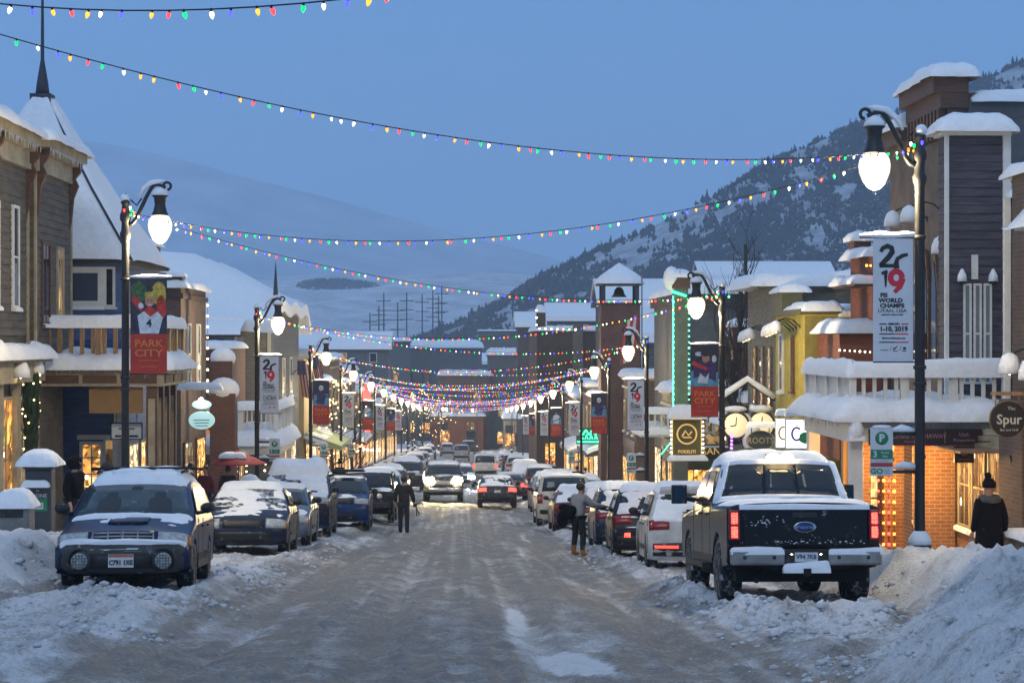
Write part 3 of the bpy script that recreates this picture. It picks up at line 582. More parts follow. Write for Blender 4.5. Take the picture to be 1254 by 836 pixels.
    # nose
    if front:
        zf = c.o[c.a - 1][1]; zl = [c.qz(zf - d) for d in (.0, .17)] if kind not in ('wagon', 'jeep') else None
        if kind == 'wagon': zl = [c.qz(.785), c.qz(.655)]
        if kind == 'jeep': zl = [c.qz(1.02), c.qz(.82)]
        if kind == 'jeep':
            for sg in (-1, 1):
                q = MB(); q.lathe([(.105, 0), (.105, .03), (.085, .05), (0, .055)], (sg*.42, c.y0 - .15, .93), 16, axis='y'); q.build('headlight', head, root)
                q = MB(); q.box(sg*.62, sg*.98, c.y0 - 1.05, c.y0 - .12, .93, 1.0); q.build('fender', TRIM, root, bevel=.02)
            q = MB()
            for k in range(7): q.box(-.27 + k*.085, -.225 + k*.085, c.y0 - .14, c.y0 - .10, .84, 1.03)
            q.build('grille', TRIM, root)
            q = MB(); q.box(-.8, .8, c.y0 - .02, c.y0 + .16, .52, .72); q.build('bumper', TRIM, root, bevel=.03)
        else:
            for sg in (-1, 1):
                q = MB(); c.panel(q, sg*.52, sg*.96, zl[0], zl[1], .014, 6, 3, .05); h = q.build('headlight', head, root)
                if lod > 1:
                    q = MB(); c.panel(q, sg*.965, sg*.995, zl[0], zl[1], .016, 2, 3, .05); q.build('indicator', AMBER, h)
            q = MB(); c.panel(q, -.46, .46, zl[0] + .02, zl[1], .008, 8, 3, .04); g = q.build('grille', TRIM, root)
            if lod > 1 and kind == 'wagon':
                q = MB()
                for zz in (.675, .72, .765): c.panel(q, -.44, .44, c.qz(zz + .008), c.qz(zz - .008), .018, 8, 1, .02)
                for t in (-.45, -.22, 0, .22, .45): c.panel(q, t - .012, t + .012, zl[0], zl[1], .018, 1, 3, .02)
                q.build('grille_bars', mat('grey_chrome', (.33, .33, .34), .35, .8), g)
            q = MB(); c.panel(q, -.62, .62, c.qz(.52 if kind != 'pickup' else .95), c.qz(.33 if kind != 'pickup' else .7), .010, 8, 3, .04); q.build('air_intake', TRIM, root)
    # tail
    if rear:
        tz = {'sedan': (.93, .76), 'wagon': (.96, .74), 'suv': (1.06, .86), 'bigsuv': (1.15, .82), 'van': (1.14, .78), 'jeep': (1.05, .88), 'pickup': (1.27, .86)}[kind]
        tw = {'pickup': (.875, .995), 'jeep': (.82, .98), 'bigsuv': (.80, .985), 'van': (.84, .99)}.get(kind, (.56, .97))
        if kind != 'pickup':
            for sg in (-1, 1):
                q = MB(); c.panel(q, sg*tw[0], sg*tw[1], c.qz(tz[0], 1), c.qz(tz[1], 1), .014, 5, 3, .05); q.build('tail_light', tail, root)
            q = MB(); c.panel(q, -.9, .9, c.qz(.60, 1), c.qz(.36 if kind != 'bigsuv' else .44, 1), .008, 8, 3, .03); q.build('bumper', TRIM, root)
            if lod > 0:
                q = MB(); c.panel(q, -.17, .17, c.qz(.80, 1), c.qz(.68, 1), .012, 2, 2, .02); q.build('number_plate', PLATE, root)
    # snow
    if snow:
        q = MB(); c.blanket(q, -.97, .97, ra - .12, rb + .12, roof_th*snow, seed=random.random()*9)
        if hood_patch is not None and front: c.blanket(q, -.93, .93, c.a - .95, c.a + .05, .05*snow, patch=hood_patch, seed=random.random()*9)
        if screen_snow: c.blanket(q, -.95, .95, c.a - .02, c.a + .98, .035, patch=screen_snow, seed=random.random()*9, nt=24, nq=16)
        if rear_snow: c.blanket(q, -.93, .93, rb - .05, c.b + .6, .04, patch=rear_snow, seed=random.random()*9, nt=22, nq=16)
        q.build('snow_cover', SNOW, root)
    if extras: extras(root, c)
    return root, c
# ---------------------------------------------------------------- street lamps
GLB = mat('lamp_globe', (1, .95, .8), .3, em=(1, .79, .45), es=GLOBE)
# soft glow put into the emission: bright face-on, dimmed by view angle towards the rim
t = GLB.node_tree; lw = t.nodes.new('ShaderNodeLayerWeight'); lw.inputs[0].default_value = .5; iv_ = t.nodes.new('ShaderNodeMath'); iv_.operation = 'SUBTRACT'; iv_.inputs[0].default_value = 1; pw = t.nodes.new('ShaderNodeMath'); pw.operation = 'POWER'; pw.inputs[1].default_value = 2.4; ml = t.nodes.new('ShaderNodeMath'); ml.operation = 'MULTIPLY_ADD'; ml.inputs[1].default_value = GLOBE; ml.inputs[2].default_value = .35
t.links.new(lw.outputs['Facing'], iv_.inputs[1]); t.links.new(iv_.outputs[0], pw.inputs[0]); t.links.new(pw.outputs[0], ml.inputs[0]); t.links.new(ml.outputs[0], t.nodes['Principled BSDF'].inputs['Emission Strength'])
BUL = {}
for nme, c_, e_ in (('red', (1, .03, .03), 2.6), ('green', (.0, .80, .13), 1.5), ('white', (1, .93, .80), 2.0), ('blue', (.05, .05, 1), 2.4), ('amber', (1, .33, .02), 1.7)):
    BUL[nme] = mat('bulb_' + nme, c_, .3, em=c_, es=e_, sample=False)
SEQ = ['red', 'green', 'white', 'blue', 'amber']
SOCK = mat('socket', (.01, .012, .012), .6)
def bulb_mesh(q, p, mi=0, k=1.0, n=8, socket=1):
    p = Vector(p); q.lathe([(.007*k, -.018*k), (.019*k, -.03*k), (.021*k, -.045*k), (.014*k, -.07*k), (.002*k, -.086*k)], p, n, mi)
    if socket is not None: q.lathe([(.012*k, .008*k), (.012*k, -.022*k)], p, 6, socket)
def lamp_proto():
    r = empty('street_lamp', (0, 0, 0), 0)
    q = MB(); q.lathe([(.20, 0), (.20, .10), (.165, .14), (.15, .55), (.17, .62), (.19, .72), (.155, .80), (.10, .86), (.082, 1.0), (.078, 1.4), (.075, 6.15), (.10, 6.2), (.115, 6.28), (.085, 6.34), (.075, 6.5), (.11, 6.56), (.11, 6.66), (.075, 6.72), (.07, 6.86), (.10, 6.89), (.05, 6.95), (.03, 7.03), (.004, 7.08)], n=16)
    for k in range(12): q.box(.150, .172, -.018, .018, .16, .6, M=Matrix.Rotation(k*PI/6, 4, 'Z'))
    for z in (5.38, 3.44, 3.2): q.lathe([(.088, z - .03), (.10, z - .02), (.10, z + .02), (.088, z + .03)], n=14)
    q.build('post', BLACKM, r)
    q = MB(); pts = []
    for t in np.linspace(0, 1, 22):                                  # the S-shaped bracket with its scroll
        x = -.07 - .72*t; z = 6.45 + .80*sst(.0, .75, t) - .06*max(0, t - .8)*5; pts.append((x, 0, float(z)))
    pts[0] = (-.05, 0, 6.50); q.tube(pts, [.045 - .012*i/21 for i in range(22)], 8)
    q.tube([(-.79 + .075*math.cos(a) - .03, 0, 7.22 + .075*math.sin(a)) for a in np.linspace(-.6, 4.6, 12)], .028, 6)
    q.tube([(-.10, 0, 6.95), (-.22, 0, 6.84), (-.32, 0, 6.98)], .018, 6); q.tube([(-.68, 0, 7.2), (-.68, 0, 7.05)], .03, 6)
    q.build('bracket', BLACKM, r)
    q = MB(); q.lathe([(.02, 7.13), (.06, 7.10), (.15, 7.05), (.165, 7.03), (.12, 6.99), (.105, 6.85), (.135, 6.72), (.165, 6.66), (.16, 6.63), (.02, 6.66)], (-.68, 0, 0), 16); q.build('lamp_hood', BLACKM, r)
    q = MB(); q.lathe([(.13, 6.66), (.18, 6.62), (.225, 6.54), (.242, 6.45), (.228, 6.34), (.185, 6.23), (.13, 6.15), (.065, 6.10), (.004, 6.085)], (-.68, 0, 0), 20); q.build('globe', GLB, r)
    l = bpy.data.lights.new('lamp_light', 'POINT'); l.energy = LAMP_W; l.color = (1, .79, .45); l.shadow_soft_size = .06; o = bpy.data.objects.new('lamp_light', l); col.objects.link(o); o.parent = r; o.location = (-.68, 0, 6.0)
    q = MB(); q.lathe([(.168, 7.035), (.15, 7.10), (.10, 7.16), (.03, 7.20), (.003, 7.21)], (-.68, 0, 0), 12)
    q.tube([(-.25, 0, 6.98), (-.36, 0, 7.17), (-.5, 0, 7.28), (-.66, 0, 7.31), (-.78, 0, 7.32)], [.02, .045, .055, .05, .02], 8)
    q.lathe([(.18, .80), (.17, .88), (.12, .96), (.085, 1.0)], n=14); q.ball((.02, -.02, 6.98), .09, 10); q.build('snow_cover', SNOW, r)
    for i in range(6):
        q = MB(); bulb_mesh(q, (0, 0, 0), 0, 1.1); a = i*1.05; b_ = q.build('fairy_bulb', [BUL[SEQ[(i*2+3) % 5]], SOCK], r, (.12*math.cos(a) - .05, .12*math.sin(a), 6.74 + .05*(i % 3)))
    return r
LAMPS = {}
NTH = ['nearest', 'second', 'third', 'fourth', 'fifth', 'sixth', 'seventh', 'eighth', 'ninth', 'tenth', 'eleventh', 'twelfth', 'thirteenth']
RY = [29.3, 51.6, 72.7, 91.5, 112.6, 133, 154, 176, 198, 221, 245, 270]; LY = [38.7, 63.5, 86, 107.5, 128, 149, 170, 192, 214, 237, 262]
lp = lamp_proto(); first = True
for sd, YS_ in ((1, RY), (-1, LY)):
    for i, y in enumerate(YS_):
        r = lp if first else copy_tree(lp); first = False
        u = 6.84 if sd > 0 else -6.65; r.location = P(u, y, .12); r.rotation_euler.z = SR + (0 if sd > 0 else PI)
        side_ = 'right' if sd > 0 else 'left'; what = ('white 2019' if (i % 2 == 0) == (sd > 0) else 'red PARK CITY')
        tag(r, f'black curl-armed street lamp, {NTH[i]} along the {side_} pavement', 'street lamp', f'lit street lamps along the {side_} pavement'); LAMPS[(sd, i)] = (u, y)
# ---------------------------------------------------------------- banners
WHITEB = mat('banner_white', (.62, .63, .65), .7, var=.06, vs=2); REDB = mat('banner_red', (.42, .035, .02), .7, var=.2, vs=3); REDT = mat('banner_red_print', (.62, .02, .04), .6); ORT = mat('banner_orange_print', (.62, .17, .04), .6)
PIC = [mat('print_dark', (.035, .03, .05), .7, var=.4, vs=9), mat('print_skin', (.45, .22, .13), .7), mat('print_red', (.5, .04, .03), .7, var=.3, vs=12), mat('print_white', (.6, .62, .66), .7, var=.2, vs=10), mat('print_blue', (.10, .28, .42), .7, var=.3, vs=7), mat('print_yellow', (.5, .36, .06), .7, var=.4, vs=12), mat('print_purple', (.06, .035, .12), .7, var=.4, vs=9), mat('print_green', (.05, .11, .04), .7, var=.6, vs=14)]
def rods(q, w, h):
    q.tube([(.62 - w*0, 0, .02), (-w - .06, 0, .02)], .014, 6); q.tube([(.62*0 + .1, 0, -h - .02), (-w, 0, -h - .02)], .012, 6)
def cloth(q, w, h, seed=0, y=0):
    A = [[(-w*j/6, y + .02*math.sin(j*.9 + i*.8 + seed), -h*i/12) for j in range(7)] for i in range(13)]; B = [[(p[0], p[1] + .006, p[2]) for p in r] for r in A]
    q.grid(A); q.grid(B)
def banner2019():
    w, h = .60, 1.83; r = empty('street_banner', (0, 0, 0), 0)
    q = MB(); q.box(-w, 0, -.004, .004, -h, 0); q.build('cloth', WHITEB, r)
    q = MB(); q.tube([(.12, 0, .02), (-w - .20, 0, .02)], .016, 6); q.tube([(.1, 0, -h - .012), (-w, 0, -h - .012)], .012, 6); q.build('rod', BLACKM, r)
    X = lambda a, b: ((a - 380)/383., -(b - 85)/383.)
    q = MB(); y = -.005
    ribbon(q, [X(193, 160), X(205, 140), X(232, 127), X(256, 138), X(260, 160), X(240, 190), X(190, 240)], [.055, .065, .075, .08, .085, .08, .07], .004, 0, y); ribbon(q, [X(186, 240), X(268, 240)], .055, .004, 0, y)
    ribbon(q, [X(285, 255), X(283, 225), X(290, 200), X(318, 183), X(350, 175)], [.085, .075, .06, .06, .045], .0045, 0, y); ribbon(q, [X(222, 362), X(222, 268)], [.02, .06], .004, 0, y); ribbon(q, [X(198, 285), X(232, 270)], .045, .0045, 0, y)
    for zz in (630, 677): ribbon(q, [X(185, zz), X(270, zz)], .016, .004, 0, y)
    ribbon(q, [X(185, 573), X(228, 573)], .016, .004, 0, y); ribbon(q, [X(265, 716), X(276, 712), X(290, 698)], [.03, .02, .008], .004, 0, y); ribbon(q, [X(322, 712), X(338, 712)], .035, .004, 0, y); ribbon(q, [X(246, 726), X(256, 698)], .005, .004, 0, y); ribbon(q, [X(302, 726), X(312, 698)], .005, .004, 0, y); ribbon(q, [X(192, 722), X(236, 722)], .008, .004, 0, y); ribbon(q, [X(262, 727), X(290, 727)], .01, .004, 0, y); ribbon(q, [X(316, 727), X(342, 727)], .008, .004, 0, y)
    q.build('print', INK, r)
    q = MB(); a = [X(283 + 33*math.cos(t), 308 + 36*math.sin(t)) for t in np.linspace(0, 2*PI, 20)]; ribbon(q, a, .085, .0045, 0, y); ribbon(q, [X(322, 315), X(305, 360), X(272, 392)], [.08, .075, .06], .0042, 0, y)
    for zz in (630, 677): ribbon(q, [X(270, zz), X(353, zz)], .016, .004, 0, y)
    ribbon(q, [X(312, 573), X(353, 573)], .016, .004, 0, y); q.build('print', REDT, r)
    lettering([('FIS', .085, *X(212, 409), 1.1, .0035), ('WORLD', .085, *X(251, 439), 1.15, .0035), ('CHAMPS', .085, *X(259, 469), 1.12, .0035), ('UTAH, USA', .072, *X(260, 498), 1.2), ('SNOWBOARD · FREESTYLE · FREESKI', .020, *X(260, 520), 1.0, .001), ('FEBRUARY', .036, *X(270, 573), 1, .002), ('1-10, 2019', .098, *X(268, 602), 1.0, .004), ('2019worldchamps.com', .036, *X(268, 654), 1.05, .001)], INK, r, M=Matrix.Translation((0, -.007, 0)))
    q = MB(); q.tube([(.1, 0, .05), (-.1, 0, .065), (-.3, 0, .05), (-.5, 0, .06), (-w - .2, 0, .045)], [.03, .05, .045, .055, .025], 8); q.build('snow_cover', SNOW, r); return r
def poly(q, pts, mi, y=-.004, t=.003): q.prism([(p[0], y, p[1]) for p in pts], (0, -t, 0), mi)
def blob(q, x, z, rx, rz, mi, y=-.004, n=12, t=.003): poly(q, [(x + rx*math.cos(2*PI*k/n)*(1 + .12*math.sin(3*k)), z + rz*math.sin(2*PI*k/n)) for k in range(n)], mi, y, t)
def bannerpark(v=0):
    w, h = .72, 1.86; r = empty('street_banner', (0, 0, 0), 0)
    q = MB(); q.box(-w, 0, -.004, .004, -h, -h*.58); q.build('cloth', REDB, r)
    q = MB(); q.box(-w, 0, -.004, .004, -h*.58, 0); c = -w/2
    if v == 0:                                                       # a racer in red and white with bib 4
        blob(q, c - .2, -.25, .16, .22, 7); blob(q, c + .2, -.28, .14, .24, 5); blob(q, c + .25, -.55, .10, .25, 2); poly(q, [(c - .34, -.42), (c - .30, -.30), (c - .08, -.52), (c - .14, -.66)], 2, -.008); poly(q, [(c - .17, -1.07), (c - .22, -.72), (c - .08, -.62), (c + .16, -.62), (c + .28, -.75), (c + .2, -1.07)], 3, -.008)
        poly(q, [(c - .1, -.62), (c + .02, -.52), (c + .18, -.63), (c + .04, -.74)], 2, -.012); blob(q, c + .02, -.42, .095, .13, 1, -.012); blob(q, c + .02, -.30, .10, .06, 5, -.016); blob(q, c - .02, -.42, .015, .012, 0, -.016); blob(q, c + .06, -.42, .015, .012, 0, -.016); blob(q, c + .02, -.50, .04, .012, 3, -.016)
        blob(q, c - .15, -.52, .05, .06, 3, -.014); blob(q, c + .02, -.2, .07, .05, 0, -.01)
    elif v == 1:                                                     # a rider in purple with helmet and skis
        poly(q, [(c - .36, -1.07), (c - .36, -.66), (c + .36, -.7), (c + .36, -1.07)], 4, -.008); poly(q, [(c - .3, -.85), (c - .28, -.5), (c + .05, -.35), (c + .3, -.5), (c + .3, -.95), (c, -.8)], 6, -.012); blob(q, c + .03, -.33, .1, .12, 1, -.016); blob(q, c + .02, -.2, .13, .09, 0, -.02); blob(q, c - .14, -.22, .12, .06, 3, -.016); poly(q, [(c - .2, -.98), (c - .12, -.72), (c + .02, -.86), (c + .12, -.7), (c + .08, -1.0)], 3, -.016); blob(q, c + .25, -.35, .06, .1, 3, -.016); poly(q, [(c - .36, -.5), (c - .30, -.4), (c + .1, -.6), (c + .05, -.66)], 2, -.02)
    else:                                                            # a rider in grey against a blue sky
        poly(q, [(c - .36, -.5), (c - .36, -.02), (c + .36, -.02), (c + .36, -.5)], 0, -.008); poly(q, [(c - .36, -1.07), (c - .30, -.6), (c + .3, -.55), (c + .36, -1.07)], 4, -.01); poly(q, [(c - .18, -1.0), (c - .2, -.5), (c, -.35), (c + .22, -.5), (c + .15, -1.02)], 3 if v == 2 else 6, -.014); blob(q, c, -.3, .1, .12, 0 if v == 2 else 3, -.018); blob(q, c, -.32, .06, .04, 5, -.022); poly(q, [(c - .3, -.95), (c - .26, -.88), (c + .3, -.62), (c + .28, -.7)], 0, -.022)
    q.build('picture', PIC, r)
    q = MB(); q.tube([(.12, 0, .02), (-w - .03, 0, .02)], .016, 6); q.tube([(.1, 0, -h - .012), (-w, 0, -h - .012)], .012, 6); q.build('rod', BLACKM, r)
    lettering([('PARK', .20, c, -1.27, 1.15, .004), ('CITY', .20, c, -1.46, 1.3, .004)], ORT, r, M=Matrix.Translation((0, -.008, 0)))
    q = MB()
    for k, (zz, ww) in enumerate(((-1.60, .42), (-1.72, .34))): ribbon(q, [(c - ww/2 + ww*i/16, zz + .012*math.sin(i*2.1 + k)) for i in range(17)], .012, .003, 0, -.006)
    q.build('print', ORT, r)
    if v == 0: lettering([('4', .21, c + .01, -.87, 1, .006)], INK, r, M=Matrix.Translation((0, -.014, 0)))
    q = MB(); q.tube([(.1, 0, .05), (-.2, 0, .06), (-.45, 0, .055), (-w - .03, 0, .045)], [.02, .035, .04, .02], 8); q.build('snow_cover', SNOW, r); return r
proto = {}; pics = ['a racer wearing bib 4', 'a rider in purple before blue ice', 'a rider in grey', 'a rider in violet']
for (sd, i), (u, y) in LAMPS.items():
    if y > 200: continue
    w19 = (i % 2 == 0) == (sd > 0); v = {(-1, 0): 0, (1, 1): 1}.get((sd, i), 2 + (i % 4 > 1)); key = 'w' if w19 else v
    if key in proto: r = copy_tree(proto[key])
    else: r = proto[key] = banner2019() if w19 else bannerpark(v)
    # the print must read from uphill on both sides
    r.location = P(u, y, .12 + (5.36 if w19 else 5.38)) + Vector((-.1 if sd > 0 else (.1 + (.60 if w19 else .72)), 0, 0)); r.rotation_euler.z = SR + (0 if sd > 0 else 0)
    side_ = 'right' if sd > 0 else 'left'
    tag(r, (f'white 2019 FIS World Champs banner on the {NTH[i]} {side_} lamp' if w19 else f'red PARK CITY banner picturing {pics[v]}, {NTH[i]} {side_} lamp'), 'banner', 'white 2019 banners' if w19 else 'red PARK CITY banners')
# ---------------------------------------------------------------- parking signs on lamp posts
GREENS = mat('sign_green', (.02, .22, .10), .5); WHITES = mat('sign_white', (.62, .64, .64), .5); GREY_T = mat('sign_grey_print', (.3, .33, .33), .5); REDS = mat('sign_red', (.40, .05, .06), .5)
def parksign():
    r = empty('parking_sign', (0, 0, 0), 0); q = MB(); q.box(-.17, .17, -.008, .008, -.36, .36); q.build('panel', WHITES, r)
    q = MB(); q.box(-.165, .165, -.011, -.0085, -.11, .03); q.lathe([(.10, -.0085), (.10, -.011), (0, -.0112)], (0, 0, .20), 20, axis='y'); q.build('print', GREENS, r); q = MB(); q.box(-.165, .165, -.011, -.0085, -.225, -.165); q.build('print', REDS, r)
    lettering([('P', .16, 0, .20, 1, .006), ('3', .13, -.10, -.04, 1, .004), ('Hours', .05, .05, -.015), ('Max', .05, .05, -.07)], WHITES, r, M=Matrix.Translation((0, -.013, 0)))
    lettering([('GO', .11, -.075, -.295, 1.1, .004)], GREENS, r, M=Matrix.Translation((0, -.0095, 0))); lettering([('park', .04, .08, -.275), ('city', .04, .08, -.315), ('9 AM - 8 PM DAILY', .026, 0, -.14)], GREY_T, r, M=Matrix.Translation((0, -.0095, 0)))
    q = MB()
    for z in (.26, -.30): q.tube([(.17, 0, z), (.52, 0, z)], .03, 6)
    q.build('bracket', BLACKM, r); q = MB(); q.tube([(.17, 0, .32), (.3, 0, .35), (.5, 0, .32)], [.03, .06, .03], 8); q.tube([(.17, 0, -.25), (.32, 0, -.20), (.5, 0, -.22)], [.02, .06, .05], 8); q.ball((0, 0, .37), .05, 8, 0, (3.2, .7, .6)); q.build('snow_cover', SNOW, r); return r
ps = None
for sd, i, h in ((1, 0, 2.0), (1, 2, 2.1), (-1, 1, 2.15), (-1, 2, 2.1), (-1, 3, 2.1), (1, 4, 2.1)):
    u, y = LAMPS[(sd, i)]
    if ps is None: r = ps = parksign()
    else: r = copy_tree(ps)
    r.location = P(u, y, h + .3) + Vector((-.57 if sd > 0 else .57, 0, 0)); r.rotation_euler.z = SR
    if sd < 0: 
        for ch in KIDS(r):
            if ch.name.startswith(('bracket', 'snow')): ch.rotation_euler.z = PI
    tag(r, f'white and green 3 hour parking sign on the {NTH[i]} lamp post,  {"right" if sd > 0 else "left"} pavement', 'parking sign', 'parking signs on lamp posts')
# ---------------------------------------------------------------- strings of coloured bulbs, zigzag from lamp to lamp
anch = [(1, 8.3, 4.35), (-1, 17.0, 3.85)]
pr = [(1, y) for y in RY]; pl = [(-1, y) for y in LY]
zz = []
for i in range(11): zz += [('R', i), ('L', i)] if i < 11 else []
def anchor(k):
    s, i = k
    if k == ('R', -1): return Vector((6.84 - K*8.3, 8.3, 4.27))
    if k == ('L', -1): return Vector((-6.6 - K*17, 17, 3.5))
    u, y = LAMPS[(1 if s == 'R' else -1, i)]; return P(u, y, .12 + 6.72)
pairs = [(('L', -1), ('R', -1), 1.55), (('L', -1), ('R', 0), .82)]
sags = {('R', 0): 1.0, ('L', 0): .72}
for i in range(10):
    pairs += [(('L', i), ('R', i), .95 if i < 3 else .9), (('L', i), ('R', i + 1), .72)]
pairs += [(('L', 3), ('R', 5), .6), (('L', 4), ('R', 3), .8), (('L', 5), ('R', 7), .7), (('L', 6), ('R', 5), .9)]
BM_ = {}
for cn in SEQ:
    q = MB(); bulb_mesh(q, (0, 0, 0), 0, 1.0); o = q.build('bulb', [BUL[cn], SOCK]); BM_[cn] = o.data; bpy.data.objects.remove(o)
side_n = {'R': 'right', 'L': 'left'}
def nn(k): return 'off-frame' if k[1] < 0 else NTH[k[1]]
for si, (a, b, sag) in enumerate(pairs):
    A, B = anchor(a), anchor(b); D = (B - A).length; n = int(D/.2); far = A.y > 118
    f = lambda t: A.lerp(B, t) - Vector((0, 0, 4*sag*t*(1 - t)))
    root = empty('string_lights', A, 0, f'coloured bulb string between the {nn(a)} {side_n[a[0]]} lamp and the {nn(b)} {side_n[b[0]]} lamp', 'string lights', 'strings of coloured bulbs across the street')
    q = MB(); q.tube([f(t) - A for t in np.linspace(0, 1, 40)], .006 if not far else .005, 5); q.build('wire', SOCK, root)
    rs_ = random.Random(si); qf = MB() if far else None; st = rs_.randint(0, 4); stp = max(1, 1)
    for k in range(1, n):
        if not far and k > 100: break
        t = (k + rs_.uniform(-.28, .28))/n; p = f(t) - A; cn = SEQ[(k + st) % 5] if rs_.random() > .08 else rs_.choice(SEQ)
        if far: bulb_mesh(qf, p, SEQ.index(cn if cn != 'white' or k % 3 == 0 else 'blue'), 1.15, 5, None)
        else:
            o = bpy.data.objects.new('bulb', BM_[cn]); col.objects.link(o); o.parent = root; o.location = p; o.rotation_euler = (rs_.uniform(-.35, .35), rs_.uniform(-.35, .35), 0); s_ = .8 if A.y < 20 else .92; s_ *= rs_.uniform(.88, 1.08); o.scale = (s_, s_, s_)
    if far: o = qf.build('bulbs', [BUL[c] for c in SEQ], root); o['kind'] = 'stuff'
# ---------------------------------------------------------------- vehicles
def car_at(u, Y, face, **k):
    """u,Y: middle of the car; face 1 = nose away from us, -1 = nose towards us; yaw extra"""
    yaw = k.pop('yaw', 0) + (0 if face > 0 else PI); lift = k.pop('lift', .04); ref = k.pop('at', None)
    sl_ = (ground(Y + 2, u) - ground(Y - 2, u))/4
    r, c = make_car(k.pop('name', 'parked_car'), k.pop('label'), k.pop('cat', 'car'), P(u, Y, lift), yaw, k.pop('kind'), k.pop('pm'), k.pop('group', None), **k)
    r.rotation_euler.x = sl_*face; return r
NAVY = paint('navy_paint', (.006, .016, .062), .06); BLK = paint('black_paint', (.010, .010, .012), .10); INDIGO = paint('midnight_paint', (.010, .014, .035), .06); SILVB = paint('silver_blue_paint', (.10, .14, .20), .10); ROYAL = paint('royal_blue_paint', (.010, .036, .13), .08)
WHT = paint('white_paint', (.50, .50, .49), .1); CREAM = paint('cream_paint', (.55, .50, .42), .1); SLV = paint('silver_paint', (.33, .34, .36), .2, .3); GRY = paint('grey_paint', (.05, .05, .055), .2); MAR = paint('maroon_paint', (.07, .02, .03), .3); CHAR = paint('charcoal_paint', (.03, .03, .034), .2)
CLAD = mat('grey_cladding', (.05, .048, .047), .7, var=.3, snow=.10)
LG, RG, MG = 'cars parked nose towards us along the left kerb', 'cars parked nose away along the right kerb', 'vehicles driving in the street'
def wagon_bits(root, c):
    q = MB(); c.panel(q, -1, 1, c.qz(.635), c.qz(.30), .03, 12, 4, .05); b = q.build('bumper', CLAD, root)
    q = MB(); c.panel(q, -.46, .46, c.qz(.53), c.qz(.36), .038, 6, 2, .03); q.build('air_intake', TRIM, b)
    for s in (-1, 1):
        m = c.pt(s*.62, c.qz(.45), .05); q = MB(); q.lathe([(.165, -.05), (.165, .0), (.15, .012)], m, 20, 0, 'y', cap=False); q.build('lamp_recess', TRIM, b)
        q = MB(); q.lathe([(.105, -.03), (.105, .03), (.09, .05), (0, .062)], m, 18, 0, 'y')
        q2 = MB()
        for k in range(-2, 3):
            wv = math.sqrt(max(0, .1**2 - (k*.038)**2)); q2.box(m.x + k*.038 - .004, m.x + k*.038 + .004, m.y + .058, m.y + .068, m.z - wv, m.z + wv); q2.box(m.x - wv, m.x + wv, m.y + .058, m.y + .066, m.z + k*.038 - .004, m.z + k*.038 + .004)
        f = q.build('fog_light', CLEAR, root); q2.build('grille_mesh', mat('lamp_mesh', (.12, .12, .12), .5), f)
        q = MB(); c.side(q, [(2.15, .36), (2.15, .62), (1.92, .62), (1.86, .55), (1.86, .30)], s, .012, .03); c.side(q, [(.98, .30), (.98, .50), (-.78, .50), (-.78, .30)], s, .012, .03); q.build('side_cladding', CLAD, root)
        q = MB(); q.tube([(s*.58, .25, 1.60), (s*.60, -.2, 1.63), (s*.60, -1.4, 1.60), (s*.58, -1.6, 1.55)], .02, 6)
        q.build('roof_rail', TRIM, root)
    q = MB(); q.tube([(-.80, -.75, 1.66), (.80, -.75, 1.66)], .022, 6); q.tube([(-.72, -.2, 1.665), (.72, -.2, 1.665)], .022, 6); q.tube([(-.64, -.3, 1.70), (-.60, -1.2, 1.74)], .035, 6); q.build('roof_rack', TRIM, root)
    p = c.pt(0, c.qz(.455), .055); q = MB(); q.box(-.16, .16, p.y, p.y + .012, p.z - .085, p.z + .085); pl_ = q.build('number_plate', PLATE, root); q = MB(); q.box(-.155, .155, p.y + .0125, p.y + .015, p.z + .045, p.z + .082); q.build('plate_band', PLATER, pl_)
    lettering([('C791 1XE', .085, 0, 0, .85, .003)], INK, pl_, M=Matrix.Translation((0, p.y + .016, p.z - .025)) @ Matrix.Rotation(PI, 4, 'Z'))
    q = MB(); c.panel(q, -.30, .30, c.a - .52, c.a - .16, .025, 8, 3, .05); q.build('bonnet_scoop', NAVY, root); q = MB(); e_ = c.a - .54; c.panel(q, -.24, .24, e_ - .01, e_ + .03, .030, 4, 1, .04); q.build('scoop_mouth', TRIM, root)
    # what one sees through the screen: seats and mirror as shapes on a tinted ground
    q = MB(); c.blanket(q, -.97, .97, c.qz(.69), c.qz(.60), .05, nt=40, nq=4, seed=2, lump=.9); c.blanket(q, -.6, .75, c.qz(.60), c.qz(.55), .035, nt=40, nq=5, patch=.48, seed=5); c.blanket(q, -.95, .95, c.a - .1, c.a + .07, .05, nt=40, nq=4, seed=3, lump=.9)
    q.ball((.1, .1, 1.60), .2, 10, 0, (1.6, 1.2, .35)); q.ball((-.3, -.5, 1.62), .25, 10, 0, (1.4, 1.5, .35)); q.build('snow_cover', SNOW, root)
    q = MB()
    for tc, tw, qc, qw in ((-.42, .20, c.a + .32, .26), (.42, .20, c.a + .32, .26), (-.42, .10, c.a + .62, .10), (.42, .10, c.a + .62, .10), (0, .11, c.a + .80, .06)):
        q.grid([[c.pt(tc + tw*k_*math.copysign(abs(math.cos(a_))**.6, math.cos(a_)), qc + qw*k_*math.copysign(abs(math.sin(a_))**.6, math.sin(a_)), .009 - .004*(k_ > .9)) for a_ in np.linspace(0, 2*PI, 21)[:-1]] for k_ in (.02, .5, .85, 1.0)], wrap=True)
    q.build('seat_silhouette', mat('seen_seats', (.006, .008, .012), .25), root)
SCRN = mat('wagon_screen', (.018, .034, .044), .10, spec=.5, c2=(.05, .08, .09), vs=2.2, snow=.05)
